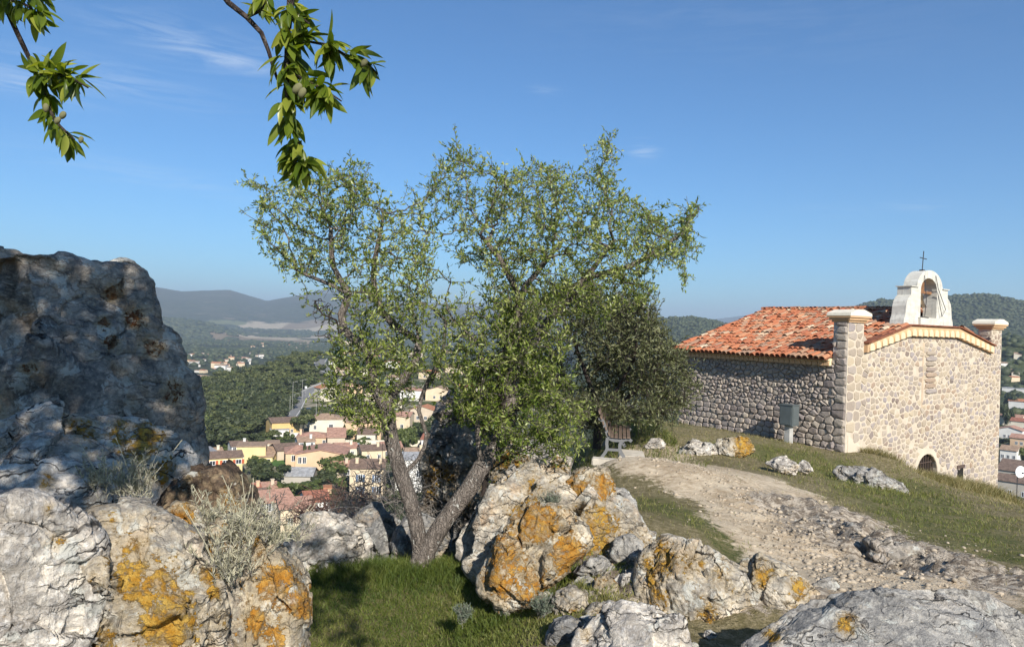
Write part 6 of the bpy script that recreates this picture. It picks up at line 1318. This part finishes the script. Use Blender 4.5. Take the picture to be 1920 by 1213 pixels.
# houses down at the right edge
RE = [(1902, 742, 40, 14, 'white', 'grey', 'flat', 'long white flat-roofed building at the right edge below the wood'), (1906, 772, 26, 20, 'white', 'orange', 'gable', 'small white house with an orange roof at the right edge'), (1895, 800, 34, 18, 'pale', 'pink', 'gable', 'pink-roofed house touching the chapel corner at the right edge'), (1912, 812, 30, 22, 'pale', 'red', 'gable', 'house with a brownish red roof at the right edge'), (1892, 828, 40, 22, 'white', 'pink', 'gable_end', 'white gabled house beside the chapel corner'), (1915, 842, 36, 20, 'peach', 'pink', 'gable', 'peach house with a wide pink roof at the right edge'), (1890, 868, 26, 24, 'white', 'tan', 'gable', 'white house with a row of windows beside the chapel corner'), (1905, 898, 60, 14, 'grey', 'brown', 'shed', 'long low house with a dark roof under the satellite dish')]
for (u, v, w_, h_, wl_, rc, rf_, lab) in RE:
    H_(u, v, w_, h_, 8, -10, rf=rf_, wall=wl_, roofc=rc, label=lab, wins=[(-1.6, 1.6, .7, 1.1), (0, 1.6, .7, 1.1), (1.6, 1.6, .7, 1.1)] if h_ > 15 else [], dmin=110)
H_(1910, 945, 70, 40, 8, -8, dmin=60, rf='gable', wall='grey', roofc='brown', label='old grey stone house with a brown roof at the lower right edge', wins=[(-2, 2, .8, 1.2), (1, 2, .8, 1.2)])
dp = Vector(P(1911, 884, 62)); de = empty('satellite_dish', tuple(dp), .2); tag(de, 'white satellite dish on its mast at the right edge', 'satellite dish')
V = []; F = []
for i in range(6):
    r_ = .52 * i / 5
    for j in range(20): a = 2 * math.pi * j / 20; V.append((r_ * math.cos(a), .22 * (r_ / .52) ** 2 * -1 + .1, r_ * math.sin(a)))
for i in range(5):
    for j in range(20): F.append((i * 20 + j, i * 20 + (j + 1) % 20, (i + 1) * 20 + (j + 1) % 20, (i + 1) * 20 + j))
o = MB().add(V, F).build('reflector', M['white_metal'], de, True); md = o.modifiers.new('s', 'SOLIDIFY'); md.thickness = .02
MB().tube([(0, .1, -.5), (-.1, -.42, -.05)], .018, 5).box(-.16, -.04, -.50, -.38, -.1, .02).build('receiver_arm', M['iron'], de); MB().tube([(0, .16, 0), (0, .2, -5.5)], .04, 6).build('mast', M['iron'], de)

# ---------------------------------------------------------------- far settlement (a few pixels per house)
fs = np.random.default_rng(33); far_h = []
for i in range(56):
    if i < 40: u = fs.uniform(338, 500); v = fs.uniform(664, 712 - max(0, (u - 360)) * .22)
    else: u = fs.uniform(468, 600); v = fs.uniform(646, 656)
    far_h.append((u, v))
far_h += [(376, 712), (366, 716), (404, 690), (412, 694), (428, 672), (452, 678)]
wallm = ['white', 'pale', 'cream', 'white']; fproto = {}
for i, (u, v) in enumerate(far_h):
    k = i % 4
    p = hit(u, v, 500, 5000); big = 1.5 if i >= 56 else 1.0
    if k not in fproto: fproto[k] = house(p, 8, 6, 3.0 + k * .6, 0, 'gable', wallm[k], ['tan', 'pink', 'orange', 'tan'][k], 'small pale house in the far settlement beyond the wooded knoll', group='far settlement houses', sink=4); e_ = fproto[k]
    else:
        e_ = fproto[k].copy(); C.objects.link(e_)
        for ch in fproto[k].children: c2 = ch.copy(); C.objects.link(c2); c2.parent = e_
    e_.location = p; e_.rotation_euler = (0, 0, float(fs.uniform(-1, 1))); e_.scale = (big * fs.uniform(.8, 1.4), big, big * fs.uniform(.8, 1.2))
for i, (u, v) in enumerate([(1898, 700), (1912, 706), (1904, 716), (1880, 690), (1900, 668), (1915, 672), (1330, 652), (1350, 655)]):
    e_ = fproto[i % 4].copy(); C.objects.link(e_); e_['label'] = 'white villa up on the wooded slope at the right edge' if i < 6 else 'far pale house behind the chapel roof'; e_['group'] = 'villas on the right slope'
    for ch in fproto[i % 4].children: c2 = ch.copy(); C.objects.link(c2); c2.parent = e_
    e_.location = hit(u, v, 300, 5000); e_.scale = (.8, .8, .8)

# ---------------------------------------------------------------- trees: a few kinds, copied
def crown_mesh(kind, seed, nl=420, mat='forest1'):
    """unit tree: crown of leaf clumps about one metre across, scaled later"""
    g = np.random.default_rng(seed); V = []; F = []; R_ = []; b = 0
    if kind == 'cypress': lobes = [((0, 0, .15 + .8 * i / 7), .13 * math.sin(math.pi * min(1, .25 + .72 * (1 - i / 7))), .16) for i in range(8)]
    elif kind == 'pine': lobes = [((g.normal(0, .24), g.normal(0, .24), .62 + g.uniform(-.12, .2)), g.uniform(.17, .27), g.uniform(.10, .15)) for _ in range(10)]
    else: lobes = [((g.normal(0, .20), g.normal(0, .20), .50 + g.uniform(-.24, .26)), g.uniform(.20, .30), g.uniform(.16, .24)) for _ in range(9)]
    per = nl // len(lobes)
    for (c, rx, rz_) in lobes:
        n = per; d = g.normal(size=(n, 3)); d /= np.linalg.norm(d, axis=1, keepdims=True); rad = g.uniform(.72, 1.08, (n, 1)); p = np.array(c) + d * rad * np.array([rx, rx, rz_])
        s_ = g.uniform(.045, .085, n) * (.75 if kind == 'cypress' else 1.0); nn = d + g.normal(0, .5, (n, 3)); nn /= np.linalg.norm(nn, axis=1, keepdims=True); t1 = np.cross(nn, g.normal(size=(n, 3))); t1 /= np.linalg.norm(t1, axis=1, keepdims=True); t2 = np.cross(nn, t1)
        q = np.stack([p + t1 * s_[:, None], p + t2 * s_[:, None] * .7 + nn * s_[:, None] * .25, p - t1 * s_[:, None], p - t2 * s_[:, None] * .7], 1)
        V.append(q.reshape(-1, 3)); F.append((np.arange(n) * 4)[:, None] + np.arange(4)[None] + b); b += 4 * n; R_.append(np.repeat(np.clip(g.normal(.45, .2, n) + .25 * d[:, 2], 0, 1), 4))  # leaf tone rises towards clump tops: top light put into the colour
        L1 = ICO1[0] * np.array([rx, rx, rz_]) * .78 + np.array(c)
        # solid heart of each clump, two-triangle quads, inner shade painted as darkest leaf tone
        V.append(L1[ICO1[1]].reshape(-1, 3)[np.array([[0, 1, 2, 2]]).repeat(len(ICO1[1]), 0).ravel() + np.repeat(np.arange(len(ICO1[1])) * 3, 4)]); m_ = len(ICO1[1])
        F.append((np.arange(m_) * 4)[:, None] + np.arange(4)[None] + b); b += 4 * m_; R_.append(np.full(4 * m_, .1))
    m = meshdata('crown', np.concatenate(V), np.concatenate(F), False, dict(rnd=np.concatenate(R_))); m.materials.append(M[mat]); return m
bm = bmesh.new(); bmesh.ops.create_icosphere(bm, subdivisions=1, radius=1.0); ICO1 = (np.array([v.co[:] for v in bm.verts]), np.array([[v.index for v in f.verts] for f in bm.faces])); bm.free()
def trunk_mesh(kind):
    mb = MB(); mb.tube([(0, 0, -.15), (0, 0, .1), (.01, .01, .3), (0, 0, .55)], [.035, .028, .022, .012], 5)
    if kind != 'cypress':
        for a in range(4): mb.tube([(0, 0, .28), (.12 * math.cos(a * 1.6), .12 * math.sin(a * 1.6), .5)], [.014, .006], 4)
    m = meshdata('trunk', mb.V, mb.F); m.materials.append(M['bark']); return m
KIND = {}
for kd, mats in (('pine', 'forest1'), ('oak', 'forest2'), ('broad', 'forest3'), ('cypress', 'forest2')):
    KIND[kd] = [(crown_mesh(kd, 100 + i, 520, mats), trunk_mesh(kd)) for i in range(3 if kd != 'cypress' else 1)]
TREE_N = 0
def tree(p, hgt, wid, kd, label, group=None, rot=None, nm=None):
    cr_, tr_ = KIND[kd][TG.integers(len(KIND[kd]))]; e_ = empty(nm or {'pine': 'pine_tree', 'oak': 'oak_tree', 'broad': 'garden_tree', 'cypress': 'cypress_tree'}[kd], tuple(p), float(TG.uniform(0, 6.28))); tag(e_, label, 'tree', group)
    e_.scale = (wid, wid, hgt)
    for nm_, m_ in (('crown', cr_), ('trunk', tr_)): o = bpy.data.objects.new(nm_, m_); C.objects.link(o); o.parent = e_
    return e_
TG = np.random.default_rng(17)
def T_(u, v, wpx, hpx, kd, label, group=None, dmin=90):
    p = hit(u, v, dmin); s = mpp(p); w = wpx * s * (1.15 if kd != 'cypress' else 3.4); return tree(p, hpx * s * 1.08, w, kd, label, group)
for (u, v, w_, h_, kd, lab) in [
 (570, 878, 8, 42, 'cypress', 'leftmost of the three dark cypresses before the peach house'), (579, 880, 7, 38, 'cypress', 'middle one of the three dark cypresses before the peach house'), (592, 880, 8, 40, 'cypress', 'right one of the three dark cypresses, standing a little apart'),
 (482, 900, 34, 38, 'oak', 'dark bushy tree between the yellow house and the lawn'), (508, 905, 44, 36, 'oak', 'widest dark bushy tree above the stone shed'), (500, 882, 20, 24, 'broad', 'small grey-green tree behind the dark bushes'), (528, 856, 22, 20, 'oak', 'round dark tree above the lawn'),
 (455, 836, 30, 24, 'oak', 'left one of the row of dark trees behind the yellow block house'), (480, 835, 32, 26, 'oak', 'middle one of the row of dark trees behind the yellow block house'), (506, 830, 26, 24, 'pine', 'right one of the row of dark trees behind the yellow block house'),
 (568, 816, 36, 40, 'pine', 'spreading pine in front of the house with the orange gable'), (622, 897, 46, 42, 'broad', 'bright green garden tree right of the cypresses'), (648, 876, 36, 30, 'pine', 'blue-green bush below the low beige garden wall'), (676, 868, 26, 18, 'oak', 'small dark bush beside the blue-green one'),
 (650, 826, 32, 30, 'broad', 'dense green tree between the cream villa and the peach villa'), (758, 846, 36, 46, 'broad', 'tall green tree between the two trunks'), (700, 812, 24, 34, 'oak', 'dark tree behind the peach villa'), (640, 780, 34, 40, 'oak', 'dark tree below the pale house at the road bend'), (660, 795, 30, 28, 'broad', 'green tree above the peach villa'),
 (583, 792, 26, 28, 'oak', 'round tree in the inner side of the road bend'), (832, 812, 44, 40, 'pine', 'pine standing behind the dark rock wall'), (860, 770, 40, 34, 'oak', 'dark oak on the rise behind the dark rock wall'), (790, 820, 30, 30, 'oak', 'dark tree left of the dark rock wall'),
 (545, 930, 36, 30, 'broad', 'olive-brown bush above the lower row of houses'), (580, 925, 40, 24, 'broad', 'flat bush left of the ruined orange wall'), (610, 908, 40, 26, 'oak', 'dark bush under the bright green garden tree'), (640, 918, 34, 22, 'broad', 'yellowish bush left of the cream house with blue shutters'),
 (1908, 866, 26, 30, 'broad', 'green tree in front of the houses at the right edge'), (1884, 800, 18, 44, 'oak', 'dark tree directly beside the chapel corner'), (1890, 770, 20, 34, 'oak', 'dark tree above the pink roofs at the right edge'), (1900, 790, 18, 16, 'oak', 'small dark bush among the pink roofs')]:
    T_(u, v, w_, h_, kd, lab)
# the wooded knoll: trees standing close together, nearest ones as objects
spots = []
poly = [(362, 850), (355, 735), (440, 712), (500, 696), (560, 674), (592, 672), (594, 700), (580, 724), (548, 744), (536, 775), (520, 795), (470, 812), (440, 820), (400, 845)]
pg = np.array(poly, float); g = np.random.default_rng(71)
ROADPX = [(528, 812), (548, 790), (556, 770), (572, 752), (596, 738), (618, 730), (634, 722), (622, 708), (606, 700), (598, 690)]
def near_road(u, v): return seg_dist(np.array([u]), np.array([v]), ROADPX)[0] < 14
def inside(u, v, pl):
    c = False
    for i in range(len(pl)):
        x0, y0 = pl[i]; x1, y1 = pl[(i + 1) % len(pl)]
        if (y0 > v) != (y1 > v) and u < (x1 - x0) * (v - y0) / (y1 - y0) + x0: c = not c
    return c
def field_trees(az0, az1, r0, r1, n, ok, g):
    a = g.uniform(az0, az1, n); r = np.sqrt(g.uniform(r0 ** 2, r1 ** 2, n)); x, y = r * np.sin(a), r * np.cos(a); z = H(x, y, False); u, v = px_of(np.stack([x, y, z], -1)); return [(x[i], y[i], z[i], u[i], v[i], r[i]) for i in range(n) if ok(x[i], y[i], u[i], v[i], r[i])]
def in_knoll(x, y, u, v, r): return inside(u, v, poly) and 225 < r < 700 and not near_road(u, v)
cand = field_trees(az_of(300), az_of(640), 225, 700, 5200, in_knoll, g)
used = []; cell = {}
for c in sorted(cand, key=lambda c: c[5]):
    x, y = c[0], c[1]; dmin_ = 5.0 + (c[5] - 225) / 120
    k = (int(x // 8), int(y // 8))
    if any(math.hypot(x - q[0], y - q[1]) < dmin_ for a in (-1, 0, 1) for b_ in (-1, 0, 1) for q in cell.get((k[0] + a, k[1] + b_), ())): continue
    if any(math.hypot(c[3] - hu, c[4] - hv) < 10 for hu, hv in ((483, 780), (456, 784))): continue
    cell.setdefault(k, []).append((x, y)); used.append(c)
print('knoll trees', len(used))
restp = []
for i, c in enumerate(used):
    hh = g.uniform(5.5, 9.5); ww = g.uniform(6.5, 10.5); kd = 'pine' if g.random() < (.75 if c[4] < 730 else .3) else 'oak'
    if g.random() < .04: kd = 'broad'
    if i < 250: tree((c[0], c[1], c[2] - .8), hh, ww, kd, {'pine': 'green pine in the dense wood on the knoll', 'oak': 'dark holm oak in the dense wood on the knoll', 'broad': 'light green tree in the dense wood on the knoll'}[kd], 'trees of the wooded knoll, ' + kd)
    else: restp.append((c[0], c[1], c[2] - .8, hh, ww))
# the remaining woods: low clumps, one mass
def clumps(name, label, pts, seed, mat):
    g = np.random.default_rng(seed); n = len(pts); pts = np.array(pts); base = ICO2[0]; nv = len(base)
    j = 1 + g.uniform(-.28, .28, (n, nv)); V = base[None] * j[:, :, None] * np.stack([pts[:, 4] * .5, pts[:, 4] * .5, pts[:, 3] * .5], -1)[:, None]; a = g.uniform(0, 6.28, n); ca, sa = np.cos(a)[:, None], np.sin(a)[:, None]
    V = np.stack([V[..., 0] * ca - V[..., 1] * sa, V[..., 0] * sa + V[..., 1] * ca, V[..., 2]], -1) + (pts[:, :3] + np.stack([0 * a, 0 * a, pts[:, 3] * .42], -1))[:, None]
    F = (ICO2[1][None] + (np.arange(n) * nv)[:, None, None]).reshape(-1, 3); rn = np.repeat(np.clip(g.normal(.4, .22, n), 0, 1), nv) + g.uniform(-.15, .15, n * nv)
    o = link(name, meshdata(name, V.reshape(-1, 3), F, False, dict(rnd=rn)), M[mat]); tag(o, label, None, kind='stuff'); return o
bm = bmesh.new(); bmesh.ops.create_icosphere(bm, subdivisions=2, radius=1.0); I2 = (np.array([v.co[:] for v in bm.verts]), np.array([[v.index for v in f.verts] for f in bm.faces])); bm.free(); ICO2 = I2
m2 = []
for c in restp: 
    for _ in range(3): m2.append((c[0] + g.normal(0, 2.2), c[1] + g.normal(0, 2.2), c[2] + g.uniform(0, 2.0), c[3] * g.uniform(.5, .8), c[4] * g.uniform(.4, .65)))
clumps('knoll_wood', 'continuous pine wood over the far side of the knoll', m2, 5, 'forest1')
ICO2 = ICO1
def okp(x, y, u, v, r):
    f = fbm(np.array([[x / 160, y / 160, 0]]), 3, 44)[0]
    return f > -.18 and not (330 < u < 520 and 664 < v < 722 and g.random() < .82)
pl = field_trees(az_of(180), az_of(1150), 640, 2300, 9000, okp, g) + field_trees(az_of(-900), az_of(300), 110, 2000, 2600, lambda x, y, u, v, r: True, g); pl = [(x, y, z - 1, g.uniform(6, 11), g.uniform(9, 17)) for x, y, z, u, v, r in pl]
clumps('plain_wood', 'woods covering the valley plain', pl, 6, 'forest2')
pm = field_trees(az_of(200), az_of(800), 2200, 3600, 5000, lambda x, y, u, v, r: (fbm(np.array([[x / 150, y / 150, 0]]), 3, 88)[0] < -.12) or not (392 < u < 650) , g); pm = [(x, y, z - 2, g.uniform(8, 14), g.uniform(16, 34)) for x, y, z, u, v, r in pm]
clumps('foothill_wood', 'woods at the foot of the mountains', pm, 7, 'forest2')
pr = field_trees(az_of(1180), az_of(2150), 480, 2000, 15000, lambda x, y, u, v, r: u > 1860 or v < 640, g); pr = [(x, y, z - 1.2, g.uniform(4, 7.5), g.uniform(5.5, 10)) for x, y, z, u, v, r in pr]
clumps('hill_wood', 'dark woods on the hills behind the chapel', pr, 8, 'forest2')
def leafy(name, label, pts, mat, nl=81):
    Vs, Fs, Rs, b = [], [], [], 0; src = [crown_mesh('oak', 900 + i, nl, mat) for i in range(4)]; arr = []
    for m in src: arr.append((np.array([v.co[:] for v in m.vertices]), np.array([p.vertices[:] for p in m.polygons]), np.array([d.value for d in m.attributes['rnd'].data])))
    for i, (x, y, z, hh, ww) in enumerate(pts):
        V_, F_, R_ = arr[i % 4]; a = i * 2.399; q = V_ * [ww * 1.25, ww * 1.25, hh * 1.15]; Vs.append(np.stack([q[:, 0] * math.cos(a) - q[:, 1] * math.sin(a) + x, q[:, 0] * math.sin(a) + q[:, 1] * math.cos(a) + y, q[:, 2] + z - hh * .15], -1)); Fs.append(F_ + b); Rs.append(R_); b += len(V_)
    o = link(name, meshdata(name, np.concatenate(Vs), np.concatenate(Fs), False, dict(rnd=np.concatenate(Rs))), M[mat]); tag(o, label, None, kind='stuff')
pv = field_trees(az_of(300), az_of(1000), 110, 480, 620, lambda x, y, u, v, r: not inside(u, v, poly) and v < 960 and u > 340 and not near_road(u, v), g); pv = [(x, y, z - .6, g.uniform(1.6, 4.5), g.uniform(2.2, 5.5)) for x, y, z, u, v, r in pv]
leafy('village_bushes', 'bushes and hedges between the village houses', pv, 'forest3')
pv = field_trees(az_of(1800), az_of(2000), 110, 480, 500, lambda x, y, u, v, r: True, g); pv = [(x, y, z - .6, g.uniform(2, 5), g.uniform(3, 6)) for x, y, z, u, v, r in pv]
leafy('suburb_bushes', 'bushes between the houses at the right edge', pv[:130], 'forest2')
# lawn patch, lamp posts, cars
lw = hit(528, 868); s = mpp(lw); V = []; 
for (u, v) in ((506, 876), (508, 858), (520, 850), (548, 852), (548, 878), (530, 884)): q = hit(u, v); V.append((q.x, q.y, float(H(q.x, q.y, False)) + .9))
V += [(x, y, z - 2.5) for x, y, z in V]; n = 6
M['lawn'] = plain('lawn', (.07, .14, .03), .95, .25, .5); o = link('garden_lawn', meshdata('garden_lawn', V, [tuple(range(n))] + [((i + 1) % n, i, i + n, (i + 1) % n + n) for i in range(n)]), M['lawn']); tag(o, 'green garden lawn above the stone shed', None, kind='structure')
M['pole'] = plain('galvanised_pole', (.38, .37, .34), .6)
for (u, v, h_, lab) in [(548, 772, 56, 'leftmost lamp post on the road bend'), (552, 768, 30, 'short pole between the lamp posts'), (566, 760, 48, 'tall lamp post at the middle of the road bend'), (543, 782, 40, 'pole at the lower left end of the road'), (573, 746, 22, 'road sign post at the top of the bend'), (592, 800, 44, 'wooden pole in front of the cream villa')]:
    p = hit(u, v, 150); s = mpp(p); e_ = empty('lamp_post' if 'lamp' in lab else 'pole', tuple(p)); tag(e_, lab, 'lamp post' if 'lamp' in lab else 'pole'); MB().tube([(0, 0, -1), (0, 0, h_ * s)], [.09, .06], 5).build('post', M['pole'], e_)
    if 'lamp' in lab: MB().tube([(0, 0, h_ * s - .1), (1.2, 0, h_ * s + .15)], 0.05, 5).box(.9, 1.9, -.15, .15, h_ * s + .1, h_ * s + .22).build('lamp_head', M['pole'], e_)
    if 'sign' in lab: MB().box(-.5, .5, -.04, .04, h_ * s - 1, h_ * s).build('sign_plate', M['white_metal'], e_)
def car(u, v, yaw, paint, label, dmin=100):
    p = hit(u, v, dmin); e_ = empty('parked_car', (p.x, p.y, float(H(p.x, p.y, False)) + .95), yaw); tag(e_, label, 'car')
    M[paint[0]] = plain(paint[0], paint[1], .25, .02)
    MB().prism([(-2.1, .3), (-2.15, .75), (-1.9, .95), (-1.2, 1.0), (1.0, .98), (1.9, .88), (2.15, .7), (2.1, .3)], -.85, .85).build('body', M[paint[0]], e_); MB().prism([(-1.6, .98), (-1.2, 1.42), (.3, 1.45), (1.0, .97)], -.72, .72).build('cabin', M['glass_dark'], e_); MB().prism([(-1.25, 1.42), (-1.15, 1.47), (.25, 1.49), (.35, 1.44)], -.7, .7).build('roof', M[paint[0]], e_)
    for x in (-1.3, 1.3):
        for y_ in (-.86, .70): w_ = MB().tube([(x, y_, .32), (x, y_ + .16, .32)], .32, 12).build('wheel', M['iron'], e_)
car(672, 846, .1, ('white_car_paint', (.75, .75, .74)), 'white car parked under the low garden wall'); car(580, 776, .3, ('dark_blue_car_paint', (.02, .03, .08)), 'dark blue car parked in the road bend', 150); car(800, 838, .2, ('blue_car_paint', (.12, .14, .32)), 'blue car parked beside the white house with a red roof')
